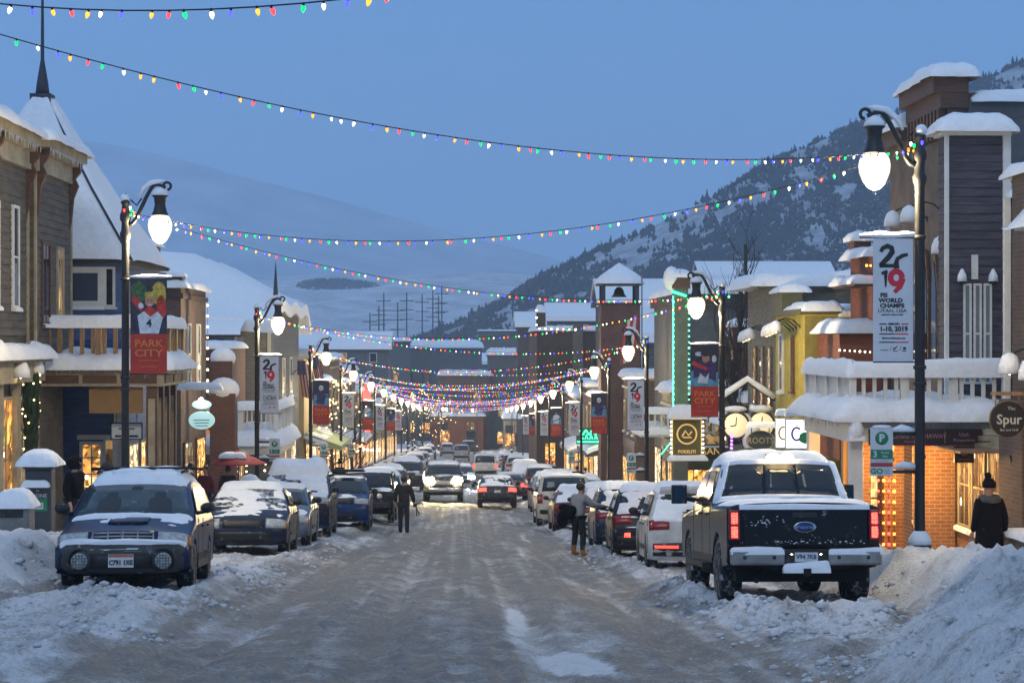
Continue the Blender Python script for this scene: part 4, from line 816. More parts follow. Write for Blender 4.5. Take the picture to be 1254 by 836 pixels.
car_at(-4.50, 27.45, -1, yaw=R(3.2), kind='wagon', pm=NAVY, lod=3, glass=SCRN, hood_patch=.63, roof_th=.13, group=LG, cat='car', label='navy estate car with round fog lamps and snowy roof rack, nearest on the left', rear=False, extras=wagon_bits, lift=.02)
car_at(-4.52, 42.0, -1, yaw=R(1.5), kind='sedan', pm=INDIGO, screen_snow=.47, hood_patch=.5, roof_th=.10, group=LG, label='dark saloon with snow-smeared windscreen behind the navy estate', lod=2, rear=False)
car_at(-4.55, 48.3, -1, yaw=R(1), kind='sedan', pm=SILVB, hood_patch=.5, roof_th=.09, group=LG, label='silver-blue saloon half hidden between the dark saloon and a snow-capped large car', lod=2, rear=False)
car_at(-4.6, 55.0, -1, yaw=R(1), kind='bigsuv', pm=INDIGO, screen_snow=.42, hood_patch=.3, roof_th=.28, group=LG, label='dark tall people carrier under a thick smooth cap of snow on the left', lod=2, rear=False)
def rack(root, c):
    q = MB()
    for yy in (.1, -1.1): q.tube([(-.72, yy, c.H + .13), (.72, yy, c.H + .13)], .025, 6)
    q.box(-.7, .7, -.9, .2, c.H + .12, c.H + .2); q.build('roof_rack', TRIM, root)
car_at(-3.85, 62.4, -1, yaw=R(1), kind='suv', pm=ROYAL, hood_patch=.62, roof_th=.05, group=LG, label='royal blue crossover with black roof rack and almost clear windscreen on the left', lod=2, rear=False, extras=rack)
car_at(-3.3, 70.0, -1, kind='jeep', pm=BLK, hood_patch=.6, roof_th=.05, group=LG, label='black boxy jeep with round headlamps parked behind the royal blue crossover', lod=2, rear=False)
car_at(-3.2, 77, -1, kind='suv', pm=WHT, hood_patch=.4, roof_th=.1, group=LG, label='white crossover parked behind the black jeep', lod=1, rear=False)
car_at(-3.6, 84.5, -1, kind='suv', pm=SILVB, hood_patch=.4, roof_th=.12, group=LG, label='pale blue car with snowy roof behind the white crossover on the left', lod=1, rear=False)
car_at(-3.5, 93, -1, kind='suv', pm=BLK, hood_patch=.5, roof_th=.08, group=LG, label='black car with thin snow beyond the pedestrian on the left', lod=1, rear=False)
car_at(-3.3, 118, -1, kind='bigsuv', pm=CHAR, hood_patch=.5, roof_th=.06, group=LG, label='dark grey off-roader to the left of the oncoming pickup', lod=1, rear=False)
car_at(-3.9, 102, -1, kind='suv', pm=GRY, hood_patch=.4, roof_th=.1, group=LG, label='grey car just beyond the black car in the left row', lod=1, rear=False)
for j, (y, kd, pm_, w_) in enumerate(((128, 'sedan', WHT, 'white saloon'), (137, 'suv', SLV, 'silver crossover'), (146, 'suv', BLK, 'black crossover'), (156, 'sedan', ROYAL, 'blue saloon'), (168, 'suv', WHT, 'white crossover'), (182, 'suv', GRY, 'grey crossover'), (198, 'sedan', SLV, 'silver saloon'), (216, 'suv', WHT, 'second white crossover'), (236, 'suv', CHAR, 'charcoal crossover'))):
    car_at(-4.1, y, -1, kind=kd, pm=pm_, roof_th=.12, hood_patch=.35, group=LG, label=f'small distant {w_} far down the left kerb', lod=0, rear=False)
# moving
def pickup_front(root, c):
    q = MB(); c.panel(q, -.5, .5, c.qz(1.04), c.qz(.80), .02, 6, 3, .04); q.build('grille', mat('grey_chrome', (.33, .33, .34), .35, .8), root)
    q = MB(); c.panel(q, -.98, .98, c.qz(.70), c.qz(.50), .05, 8, 2, .08); q.build('bumper', CHROME, root); q = MB(); q.box(-.16, .16, c.y0 + .03, c.y0 + .05, .58, .70); q.build('number_plate', PLATE, root)
    for s in (-1, 1): q = MB(); q.ball(c.pt(s*.74, c.qz(1.06), .0), .15, 14); q.build('headlamp_lens', HEADON, root)  # glowing balls added over the headlamps to imitate their glare
car_at(-.95, 100.2, -1, kind='pickup', pm=GRY, head=HEADON, hood_patch=.6, roof_th=.08, group=MG, cat='pickup', name='pickup_truck', label='oncoming grey pickup with two bright yellow headlamps in mid street', lod=1, rear=False, extras=pickup_front)
car_at(-.05, 131, -1, kind='sedan', pm=SLV, head=HEADCOOL, group=MG, name='moving_car', label='car with dazzling white headlamps right behind the oncoming pickup', lod=1, rear=False)
car_at(1.62, 92.4, 1, kind='sedan', pm=CHAR, tail=REDON, hood_patch=None, roof_th=.05, rear_snow=.47, group=MG, name='moving_car', label='dark saloon driving away with red tail lights glowing', lod=2, front=False)
car_at(2.55, 104, 1, kind='sedan', pm=MAR, tail=REDON, roof_th=.05, hood_patch=None, group=MG, name='moving_car', label='red-lit car just ahead of the dark saloon, driving away', lod=1, front=False)
car_at(1.85, 162, 1, kind='van', pm=WHT, tail=REDON, roof_th=.05, hood_patch=None, group=MG, name='moving_van', cat='van', label='white van driving away with red tail lights in the middle distance', lod=1, front=False)
car_at(-.1, 236, 1, kind='van', pm=SLV, roof_th=.03, hood_patch=None, group=MG, name='moving_van', cat='van', label='grey-green van far down the street above the white headlamps', lod=1, front=False)
car_at(-2.0, 262, 1, kind='suv', pm=SLV, roof_th=.1, hood_patch=None, group=MG, name='moving_car', label='distant snow-roofed car left of the grey-green van', lod=0, front=False)
car_at(.9, 285, 1, kind='bigsuv', pm=CHAR, roof_th=.05, hood_patch=None, group=MG, name='moving_car', label='distant dark tall car right of the grey-green van', lod=0, front=False)
car_at(-4.6, 252, -1, kind='suv', pm=WHT, head=HEADON, roof_th=.1, group=MG, name='moving_car', label='distant car with one yellow headlamp at the far left of the street', lod=0, rear=False)
# parked right
def q5_bits(root, c):
    for s in (-1, 1):
        q = MB(); c.panel(q, s*.38, s*.86, c.qz(.565, 1), c.qz(.515, 1), .016, 5, 1, .03); q.build('reflector', REDDIM, root)
        q = MB(); q.lathe([(.055, 0), (.065, -.06), (.065, .02), (.05, .02), (.05, -.05)], (s*.55, c.y1 + .03, .42), 12, 0, 'y'); q.build('exhaust_pipe', CHROME, root)
    q = MB(); c.panel(q, -.86, .86, 7.98, 8.12, .10, 8, 2, .12); q.build('spoiler', WHT, root)
    q = MB(); 
    for k in range(4): q.lathe([(.028, 0), (.032, .006), (.026, .006)], (-.072 + k*.048, c.y1 + .0, .965), 12, 0, 'y')
    q.build('emblem', CHROME, root)
car_at(4.62, 40.1, 1, yaw=R(-2), kind='suv', pm=WHT, hood_patch=None, roof_th=.13, rear_snow=.42, group=RG, label='white crossover with lit red reflectors parked right ahead of the black pickup', lod=2, front=False, extras=q5_bits)
def jeep_bits(root, c):
    for s in (-1, 1):
        q = MB(); c.panel(q, s*.58, s*.72, c.qz(.66, 1), c.qz(.58, 1), .016, 2, 1, .03); q.build('fog_light', REDON, root)
    q = MB(); c.panel(q, -.7, .7, c.qz(.80, 1), c.qz(.76, 1), .02, 8, 1, .03); q.build('trim_strip', CHROME, root)
car_at(4.42, 46.4, 1, yaw=R(-2), kind='suv', pm=BLK, hood_patch=None, roof_th=.11, rear_snow=.40, group=RG, label='black crossover with red rear fog lamp beyond the white crossover on the right', lod=2, front=False, extras=jeep_bits)
car_at(4.40, 52.4, 1, yaw=R(-1), kind='suv', pm=NAVY, hood_patch=None, roof_th=.12, rear_snow=.36, group=RG, label='dark blue crossover hidden behind the black crossover on the right', lod=1, front=False)
car_at(4.40, 59.4, 1, kind='suv', pm=WHT, hood_patch=None, roof_th=.11, rear_snow=.42, group=RG, label='white hatchback behind the person in tan boots', lod=2, front=False)
car_at(3.9, 66.6, 1, kind='sedan', pm=MAR, hood_patch=None, roof_th=.13, rear_snow=.36, group=RG, label='maroon snow-smeared car left of the person in tan boots', lod=1, front=False)
car_at(3.70, 73.2, 1, kind='bigsuv', pm=CREAM, hood_patch=None, roof_th=.05, group=RG, label='cream boxy off-roader with upright tail lights on the right', lod=2, front=False)
car_at(4.85, 80.5, 1, kind='suv', pm=SLV, hood_patch=None, roof_th=.12, group=RG, label='silver crossover to the right of the cream off-roader', lod=1, front=False)
car_at(3.95, 88, 1, kind='suv', pm=SLV, hood_patch=None, roof_th=.05, group=RG, label='small silver crossover left of and beyond the cream off-roader', lod=1, front=False)
car_at(4.2, 132.5, 1, kind='bigsuv', pm=WHT, hood_patch=None, roof_th=.12, rear_snow=.4, group=RG, label='large white off-roader parked beyond the red-lit car', lod=1, front=False)
for j, (y, kd, pm_, w_) in enumerate(((98, 'suv', GRY, 'grey crossover'), (108, 'sedan', WHT, 'white saloon'), (119, 'suv', CHAR, 'charcoal crossover'), (146, 'suv', BLK, 'black crossover'), (158, 'sedan', SLV, 'silver saloon'), (171, 'suv', WHT, 'white crossover'), (186, 'suv', GRY, 'second grey crossover'), (205, 'sedan', WHT, 'second white saloon'))):
    car_at(4.7, y, 1, kind=kd, pm=pm_, roof_th=.12, hood_patch=None, group=RG, label=f'small distant {w_} far down the right kerb', lod=0, front=False)
# the black pickup
TRK = paint('truck_black_paint', (.006, .006, .007), .05, .12)
STEELB = mat('bumper_steel', (.30, .29, .27), .38, .75, var=.25, vs=5, snow=.06)
def truck_bits(root, c):
    y = -2.955; hw = c.hw
    q = MB(); q.box(-.80, .80, y - .028, y + .02, .80, 1.33); q.box(-.80, .80, y - .045, y - .02, 1.275, 1.345); tg = q.build('tailgate', TRK, root, bevel=.012)
    q = MB(); q.box(-.74, .74, y - .036, y - .027, 1.155, 1.17); q.box(-.74, .74, y - .034, y - .027, .90, .91); q.build('pressed_line', TRK, tg)
    q = MB(); q.box(-.16, .16, y - .05, y - .025, 1.17, 1.24); q.build('handle', TRIM, tg, bevel=.01)
    q = MB(); q.lathe([(.115, 0), (.12, -.012), (.10, -.014)], (0, 0, 0), 24, 0, 'y'); e = q.build('emblem', CHROME, tg, (0, y - .03, 1.05)); e.scale = (1.25, 1, .62); q = MB(); q.lathe([(.1, -.005), (.1, -.016), (0, -.017)], (0, 0, 0), 24, 0, 'y'); q.build('badge', mat('badge_blue', (.02, .05, .16), .3), e)
    lettering([('Ford', .085, 0, 0, 1.2)], CHROME, e, M=Matrix.Translation((0, -.019, -.005)))
    for s in (-1, 1):
        q = MB(); q.box(s*.84, s*.985, y - .025, y + .06, .88, 1.27); tl = q.build('tail_light', REDL, root, bevel=.02)
        for z0, z1 in ((1.09, 1.235), (.91, 1.055)):
            q = MB(); q.box(s*.872, s*.955, y - .034, y - .02, z0, z1); q.build('lit_lens', REDON, tl, bevel=.012)
        q = MB(); q.box(s*.28, s*.98, y - .15, y - .02, .56, .76); q.build('bumper', STEELB, root, bevel=.03); q = MB(); q.lathe([(.025, 0), (.025, -.006), (0, -.007)], (s*.80, y - .15, .66), 10, 0, 'y'); q.lathe([(.025, 0), (.025, -.006), (0, -.007)], (s*.42, y - .15, .66), 10, 0, 'y'); q.build('parking_sensor', TRIM, root)
        q = MB(); q.ball((s*.19, y - .10, .70), .022, 8); q.build('plate_lamp', CABL, root)
        q = MB(); q.box(s*(hw + .01), s*(hw + .11), -1.0, 1.15, .46, .53); q.build('running_board', TRIM, root)
        q = MB(); q.tube([(s*(hw - .02), .78, 1.40), (s*(hw + .16), .74, 1.44)], .03, 6); q.box(s*(hw + .13), s*(hw + .36), .70, .80, 1.34, 1.62); q.build('towing_mirror', TRIM, root, bevel=.03); q = MB(); q.box(s*(hw + .155), s*(hw + .335), .694, .699, 1.37, 1.59); q.build('mirror_glass', mat('mirror_glass', (.05, .055, .06), .05, 1.0), root)
    q = MB(); q.box(-.92, .92, y - .12, y + .05, .70, .765); q.box(-.28, .28, y - .12, y - .02, .54, .70); q.build('bumper_step', TRIM, root, bevel=.01)
    q = MB(); q.box(-.15, .15, y - .128, y - .122, .605, .725); pl_ = q.build('number_plate', PLATE, root); lettering([('V94 7KB', .08, 0, 0, .9, .002)], mat('plate_blue', (.05, .08, .2), .5), pl_, M=Matrix.Translation((0, y - .13, .665)))
    q = MB(); q.box(-.05, .05, y - .2, y + .2, .42, .52); q.tube([(-.62, y + .1, .36), (-.62, y + .7, .40)], .04, 8); q.box(-.7, .7, -1.95, -1.62, .36, .52); q.lathe([(.14, -.12), (.16, 0), (.14, .12)], (0, -1.78, .42), 12); q.box(-.55, .55, y + .15, y + .5, .45, .56); q.build('undercarriage', mat('underbody', (.008, .008, .009), .9), root)
    # cab rear window in three panes with a pillar frame
    for t0, t1, nm_ in ((-.86, -.27, 0), (-.23, .23, 1), (.27, .86, 0)):
        q = MB(); c.panel(q, t0, t1, 8.10, 8.86, .012, 4, 3, .03); q.build('rear_window', GLASS, root)
    q = MB(); c.panel(q, -.21, .21, 7.84, 8.04, .10, 4, 1, .12); cl = q.build('cargo_lamp', TRIM, root)
    for s in (-1, 1): q = MB(); q.ball(c.pt(s*.11, 8.07, .06) + Vector((0, -.07, .03)), .07, 14, 0, (1.5, .7, .75)); q.build('lit_lens', CABL, cl)
    q = MB(); c.blanket(q, -.98, .98, 5.98, 7.70, .14, nt=26, nq=16, seed=4, lump=.5); c.blanket(q, -.99, -.83, 7.6, 9.05, .035, nt=6, nq=14, patch=.30, seed=2); c.blanket(q, .83, .99, 7.6, 9.05, .035, nt=6, nq=14, patch=.30, seed=7); c.blanket(q, -.9, .9, 7.93, 8.10, .03, nt=30, nq=4, patch=.35, seed=8)
    c.blanket(q, -.96, .96, 8.82, 9.2, .04, nt=40, nq=6, seed=6, lump=.9); c.blanket(q, -.97, .97, 10.02, 10.96, .045, nt=30, nq=14, seed=9, lump=.8)
    snow_pile(q, -.84, .84, y - .05, y + .04, 1.345, .022, over=.005, lump=.9); snow_pile(q, -.97, -.30, y - .14, y - .03, .765, .045, over=.01, lump=.9); snow_pile(q, .30, .97, y - .14, y - .03, .765, .035, over=.01, lump=.9)
    snow_pile(q, -.29, .29, y - .17, y - .11, .53, .085, over=.02, lump=.6)
    rs_ = np.random.RandomState(8)
    for k in range(84):
        cx, w0 = ((-.55, .16) if k < 36 else (-.1, .25) if k < 60 else (.45, .32) if k < 100 else (0, .7)); x = cx + w0*rs_.randn()*.7; z = (1.12 + .03*rs_.randn() if k < 36 else .835 + abs(.03*rs_.randn()) if k < 100 else .8 + .5*rs_.rand())
        if abs(x) < .78 and .8 < z < 1.32: q.ball((x, y - .03, z), .003 + .008*rs_.rand()**2, 6, 0, (1.8, .5, .8))
    q.build('snow_cover', SNOW, root)
car_at(4.47, 28.35, 1, yaw=R(-.4), kind='pickup', pm=TRK, name='pickup_truck', cat='pickup', hood_patch=None, snow=0, roof_th=.15, group=RG, label='black snow-capped pickup with lit red tail lights and cargo lamp, nearest on the right', lod=2, front=True, rear=True, extras=truck_bits, lift=.11)
# ---------------------------------------------------------------- buildings
BR_RED = brick('brick_red', (.16, .062, .04), (.11, .045, .032), (.17, .15, .14)); BR_BRN = brick('brick_brown', (.15, .095, .065), (.10, .062, .045), (.15, .14, .13)); BR_ORG = brick('brick_orange', (.25, .115, .045), (.19, .08, .033), (.30, .26, .2)); BR_DK = brick('brick_dark', (.085, .05, .042), (.06, .036, .03), (.09, .085, .08))
CREAMW = mat('cream_trim', (.34, .295, .20), .65, var=.3, vs=2); WHITEW = mat('white_trim', (.70, .69, .65), .6, var=.1); BROWN = mat('brown_wood', (.10, .05, .03), .65, var=.3, stretch=(1, 1, 6)); TANW = mat('tan_wood', (.28, .16, .07), .6, var=.35, stretch=(6, 6, 1)); OAK = mat('oak_boards', (.24, .13, .06), .6, var=.3, stretch=(1, 1, 7))
TAUPE = mat('taupe_boards', (.105, .092, .072), .8, var=.38, vs=1.3, stretch=(1, 1, 6)); PURPLE = mat('purple_boards', (.066, .060, .078), .8, var=.45, vs=1.8, stretch=(1, 1, 7)); BLUEB = boards('blue_boards', (.085, .135, .28)); GREYB = boards('grey_boards', (.10, .105, .115), .2, .35); YELB = mat('yellow_stucco', (.50, .38, .05), .8, var=.22); TANB = boards('tan_boards', (.14, .12, .088), .2, .4); REDWOOD = boards('redwood_boards', (.18, .055, .025), .2); OLIVE = mat('olive_paint', (.10, .10, .04), .7, var=.2); DKGREY = mat('dark_stucco', (.10, .098, .10), .85, var=.18); STUC = mat('brown_stucco', (.10, .076, .066), .85, var=.4, vs=1.2); SHING = mat('shingle', (.07, .065, .065), .9, var=.3)
GREENW = mat('green_paint', (.03, .12, .07), .6, var=.2); CANVAS = mat('tan_canvas', (.27, .16, .06), .7, var=.1); NEONG = mat('green_neon', (.1, 1, .5), .3, em=(.04, 1, .38), es=3.2); NEONR = mat('red_neon', (1, .1, .08), .3, em=(1, .05, .04), es=4)
WARMB = mat('warm_bulb', (1, .75, .4), .3, em=(1, .68, .28), es=5, sample=False); WHITEBULB = mat('white_bulb', (1, .95, .85), .3, em=(1, .93, .78), es=4, sample=False); ORNGB = mat('orange_bulb', (1, .4, .1), .3, em=(1, .32, .04), es=4, sample=False); GREENBULB = mat('green_bulb', (.2, 1, .6), .3, em=(.12, 1, .42), es=2.2, sample=False); VIOB = mat('violet_bulb', (.6, .2, 1), .3, em=(.5, .15, 1), es=3, sample=False)
DARKP = mat('dark_pane', (.015, .018, .024), .06, spec=.7, var=.4)
LIT1 = litpane('lit_pane_warm', (1, .60, .18), (.75, .33, .08), (1, .80, .42), 1.3, 3.2); LIT2 = litpane('lit_pane_amber', (1, .48, .10), (.50, .16, .04), (1, .70, .30), 1.1, 2.6); LIT3 = litpane('lit_pane_dim', (.30, .20, .09), (.12, .09, .05), (.55, .36, .14), .8, 2.2); LIT4 = litpane('lit_pane_white', (1, .90, .62), (.9, .62, .28), (.5, .55, .5), 1.5, 3.5); LITG = litpane('lit_pane_green', (.1, .8, .35), (.05, .3, .14), (.6, .8, .4), .9, 3)
LAMPW = mat('wall_lamp_lit', (1, .8, .5), .3, em=(1, .70, .34), es=30)
def H_(root): return lambda py, Y: Z(py, Y) - root.location.z
class Bld:
    """a building in the street frame: local x away from the axis (to the right), y down the street"""
    def __init__(s, name, label, u, Y, sd, cat='building', group=None):
        s.r = empty(name, P(u, Y), SR, label, cat, group); s.s = sd; s.Y = Y; s.u = u
        s.H = lambda py, Y2: Z(py, Y2) - s.r.location.z
        s.X = lambda px, Y2: U(px, Y2) - u
    def part(s, name, m, f, **k):
        q = MB(); f(q); return q.build(name, m, k.pop('parent', s.r), **k)
    def box(s, name, m, x0, x1, y0, y1, z0, z1, **k):
        q = MB(); q.box(x0, x1, y0, y1, z0, z1); return q.build(name, m, k.pop('parent', s.r), **k)
    def snow(s, x0, x1, y0, y1, z, h, parent=None, **k):
        k.setdefault('lump', .42); k.setdefault('over', .09); q = MB(); snow_pile(q, x0, x1, y0, y1, z, h*.76, **k); return q.build('snow_cover', SNOW, parent or s.r)
    def win(s, face, pl, a, z, w, h, pane, frame=None, nx=1, nz=1, ft=.07, dep=.07, sill=True):
        frame = frame or WHITEW; q = MB(); sg = s.s
        def bx(q, a0, a1, z0, z1, d0, d1):
            if face == 'cam': q.box(a0, a1, pl - d1, pl - d0, z0, z1)
            else: q.box(pl - sg*d0, pl - sg*d1, a0, a1, z0, z1)
        bx(q, a, a + ft, z, z + h, -.03, dep); bx(q, a + w - ft, a + w, z, z + h, -.03, dep); bx(q, a + ft, a + w - ft, z + h - ft, z + h, -.03, dep); bx(q, a + ft, a + w - ft, z, z + ft, -.03, dep)
        for i in range(1, nx): c = a + w*i/nx; bx(q, c - .02, c + .02, z + ft, z + h - ft, .0, dep*.75)
        for i in range(1, nz): c = z + h*i/nz; bx(q, a + ft, a + w - ft, c - .02, c + .02, .0, dep*.7)
        if sill: bx(q, a - .05, a + w + .05, z - .06, z - .003, -.03, dep + .06)
        f = q.build('window', frame, s.r); q = MB(); bx(q, a + ft*.8, a + w - ft*.8, z + ft*.8, z + h - ft*.8, dep*.45, dep*.62); q.build('pane', pane, f)
        if sill and w > .5:
            q = MB()
            if face == 'cam': snow_pile(q, a, a + w, pl - dep - .06, pl - dep + .02, z + .0, .05, over=.01)
            else: snow_pile(q, pl - sg*(dep - .02), pl - sg*(dep + .06), a, a + w, z, .05, over=.01)
            q.build('snow_cover', SNOW, f)
        return f
def siding_st(q, x, s, y0, y1, z0, z1, p=.17, t=.028):
    n = max(1, int((z1 - z0)/p)); p = (z1 - z0)/n; pts = [(x + s*.02, y0, z0)]
    for i in range(n): pts += [(x - s*t, y0, z0 + i*p), (x - s*.006, y0, z0 + (i + 1)*p - .004)]
    pts.append((x + s*.02, y0, z1)); 
    for i in range(len(pts) - 1):
        a, b = pts[i], pts[i+1]; q.face([a, b, (b[0], y1, b[2]), (a[0], y1, a[2])])
def siding_cam(q, y, x0, x1, z0, z1, p=.17, t=.028):
    n = max(1, int((z1 - z0)/p)); p = (z1 - z0)/n; pts = [(x0, y + .02, z0)]
    for i in range(n): pts += [(x0, y - t, z0 + i*p), (x0, y - .006, z0 + (i + 1)*p - .004)]
    pts.append((x0, y + .02, z1))
    for i in range(len(pts) - 1):
        a, b = pts[i], pts[i+1]; q.face([a, b, (x1, b[1], b[2]), (x1, a[1], a[2])])
def railing(b, name, x0, y0, x1, y1, z0, z1, m, step=.17, bal=.035, sn=.2):
    """balustrade between two points with its cap of snow; returns the part"""
    d = Vector((x1 - x0, y1 - y0, 0)); L_ = d.length; d.normalize(); q = MB()
    M = Matrix.Translation((x0, y0, 0)) @ Matrix.Rotation(math.atan2(d.y, d.x), 4, 'Z')
    q.box(0, L_, -.06, .06, z1 - .07, z1, M=M); q.box(0, L_, -.04, .04, z0 + .06, z0 + .12, M=M); n = int(L_/step)
    for i in range(n + 1): q.box(L_*i/n - bal/2, L_*i/n + bal/2, -.02, .02, z0 + .12, z1 - .07, M=M)
    for i in range(int(L_/1.5) + 2): c = min(L_, i*L_/(int(L_/1.5) + 1)); q.box(c - .06, c + .06, -.065, .065, z0, z1 + .02, M=M)
    o = q.build(name, m, b.r)
    if sn:
        q = MB(); snow_pile(q, -.05, L_ + .05, -.12, .12, 0, sn, over=.03); q.bm.transform(Matrix.Translation((0, 0, z1)) @ M); q.build('snow_cover', SNOW, o)
    return o
def strand(name, label, pts, m, step=.16, r=.022, group=None, parent=None):
    """small white fairy bulbs on a cord"""
    A = [Vector(p) for p in pts]; o0 = A[0]; q = MB(); q.tube([p - o0 for p in A], .006, 4); L_ = [(A[i+1] - A[i]).length for i in range(len(A) - 1)]
    root = q.build(name, SOCK, parent, o0); n = 0
    if label: tag(root, label, 'fairy lights', group)
    q = MB()
    for i, l in enumerate(L_):
        k = max(1, int(l/step))
        for j in range(k): p = A[i].lerp(A[i+1], (j + .5)/k) - o0; q.ball(p + Vector((0, -.01, -.02)), r*random.uniform(.8, 1.2), 6)
    o = q.build('bulbs', m, root); o['kind'] = 'stuff'; return root
GN = None
def gooseneck(loc, rz, label, lit=True, k=1.0, snow=True, group='gooseneck wall lamps'):
    r = empty('wall_lamp', loc, rz, label, 'wall lamp', group); q = MB()
    q.tube([(0, 0, 0), (-.25*k, 0, .22*k), (-.5*k, 0, .28*k), (-.72*k, 0, .2*k), (-.8*k, 0, .02*k)], .022*k, 6); q.lathe([(.07*k, -.02), (.07*k, .02)], (0, 0, 0), 10, 0, 'x'); q.build('arm', BLACKM, r)
    q = MB(); q.lathe([(.03*k, .04*k), (.05*k, 0), (.12*k, -.05*k), (.20*k, -.16*k), (.205*k, -.19*k), (.19*k, -.18*k), (.1*k, -.06*k), (.02*k, -.04*k)], (-.8*k, 0, 0), 14); q.build('shade', mat('shade_cream', (.5, .46, .36), .5), r)
    if lit: q = MB(); q.ball((-.8*k, 0, -.13*k), .07*k, 8); q.build('lamp_bulb', LAMPW, r)
    if snow: q = MB(); q.lathe([(.21*k, -.18*k), (.20*k, -.02*k), (.14*k, .13*k), (.05*k, .19*k), (.004, .2*k)], (-.8*k, 0, 0), 12); q.build('snow_cover', SNOW, r)
    return r
ICE = mat('ice', (.55, .60, .66), .12, spec=.7)
# ======================= left side
b = Bld('clapboard_house', 'taupe clapboard building with bracketed cornice, nearest on the left', -10.0, 38, -1); h = b.H; top = h(186, 48.4)
def f(q): q.box(-.02, -9, 0, 11.2, -2, top); siding_st(q, 0, -1, 0, 7.0, 4.25, top - .75)
b.part('wall', TAUPE, f)
def f(q): q.box(-.02, .16, 7.1, 11.2, 3.4, top); siding_st(q, .16, -1, 7.1, 11.2, 3.9, top - .75); siding_cam(q, 7.1, -.0, .16, 3.9, top - .75)
b.part('bay', TAUPE, f)
def f(q):
    q.box(-.3, .14, 0, 7.0, top - .75, top - .62); q.box(-.3, .10, 0, 7.0, top - .62, top - .22); q.box(-.3, .38, -.2, 6.95, top - .22, top + .02); q.box(-.3, .55, 6.95, 11.4, top - .22, top + .02); q.box(.0, .26, 7.02, 11.25, top - .75, top - .22)
    for y in np.arange(.2, 7.2, .19): q.box(.1, .24, y, y + .09, top - .34, top - .225)
    for y in np.arange(7.2, 11.1, .19): q.box(.26, .42, y, y + .09, top - .34, top - .225)
cor_ = b.part('cornice', CREAMW, f); q = MB(); icicles(q, (.36, -.2, top - .2), (.36, 6.9, top - .2), 70, .05, .22); icicles(q, (.53, 7, top - .2), (.53, 11.3, top - .2), 50, .05, .25); q.build('icicles', ICE, cor_)['kind'] = 'stuff'
def f(q):
    for x, y in ((.02, 6.86), (.18, 7.2), (.18, 11.0), (.02, 3.4)):
        q.prism([(x, y, top - .24), (x + .32, y, top - .24), (x + .26, y, top - .48), (x + .14, y, top - .62), (x + .22, y, top - .8), (x + .10, y, top - 1.1), (x + .04, y, top - 1.7), (x, y, top - 1.9)], (0, .14, 0))
b.part('bracket', BROWN, f)
def f(q): q.box(.0, .06, 6.9, 7.04, .5, top - .75); q.box(.15, .21, 11.1, 11.24, 3.5, top - .75); q.box(.15, .20, 7.06, 7.18, 3.5, top - .75); q.box(.0, .05, -.02, .15, 0, top - .75)
b.part('corner_board', CREAMW, f)
b.snow(-4, .45, -.3, 7.0, top, .42, lump=.35); b.snow(-3, .62, 6.9, 11.5, top, .40, lump=.35)
b.part('snow_roof', SNOW, lambda q: q.grid([[(x, y, top + .25 + 1.1*sst(.2, -4, x)*1.0 - .01*y) for y in np.linspace(-.2, 11.2, 12)] for x in np.linspace(.2, -7, 12)]))
for y, w_ in ((3.4, .75), (5.4, .62)): b.win('st', 0, y, h(405, 43) + .5, w_, 2.3, DARKP, WHITEW, 1, 2)
b.win('st', .16, 7.7, h(398, 47), .9, 1.95, DARKP, BROWN, 2, 1); b.win('st', .16, 9.4, h(398, 47), .75, 1.9, LIT3, CREAMW, 2, 1)
zf = h(468, 43.5)
def f(q): q.box(0, .30, 0, 7.6, zf, zf + .45); q.box(0, .45, -.1, 7.7, zf + .45, zf + .58)
b.part('shop_cornice', CREAMW, f); b.snow(0, .5, -.1, 7.7, zf + .58, .38, lump=.5)
for k, y in enumerate((.2, 2.0, 3.7, 5.35, 7.25)): b.box('pilaster', CREAMW, 0, .16, y, y + .35, -1.2, zf)
for k, y in enumerate((.6, 2.4, 4.1, 5.75)): b.win('st', 0, y, .15, 1.3, zf - .45, LIT3 if k != 2 else LIT2, CREAMW, 2, 2)
r_ = b.r
for k, (px, py, Y) in enumerate(((25, 452, 42.6), (43, 448, 44.6))): p = Vector((U(px, Y) - K*Y, Y, Z(py, Y))); gooseneck(p + Vector((-.8, 0, 0)), SR + PI, f'gooseneck wall lamp with snow-capped shade above the garland, {("nearer", "farther")[k]} of two')
NEED = mat('fir_needles', (.018, .04, .018), .9, var=.4)
q = MB(); Y = 44.4; g0 = Vector((U(38, Y) - K*Y, Y, Z(455, Y)))
for i in range(420):
    t = rs.rand(); a = rs.rand()*6.28; rr = .05 + .10*rs.rand()*(1.2 - .4*t); tree_blob(q, rr*math.cos(a), rr*math.sin(a), -1.9*t - .1 + .05*math.sin(9*t), .05, .13*(.6 + rs.rand()))
g = q.build('garland', NEED, None, g0); tag(g, 'green fir garland hanging down beside the cream shopfront on the left', 'garland')
q = MB()
for i in range(24): a = rs.rand()*6.28; q.ball((.2*math.cos(a), .2*math.sin(a), -1.9*rs.rand()), .022, 6)
q.build('bulbs', WARMB, g)['kind'] = 'stuff'
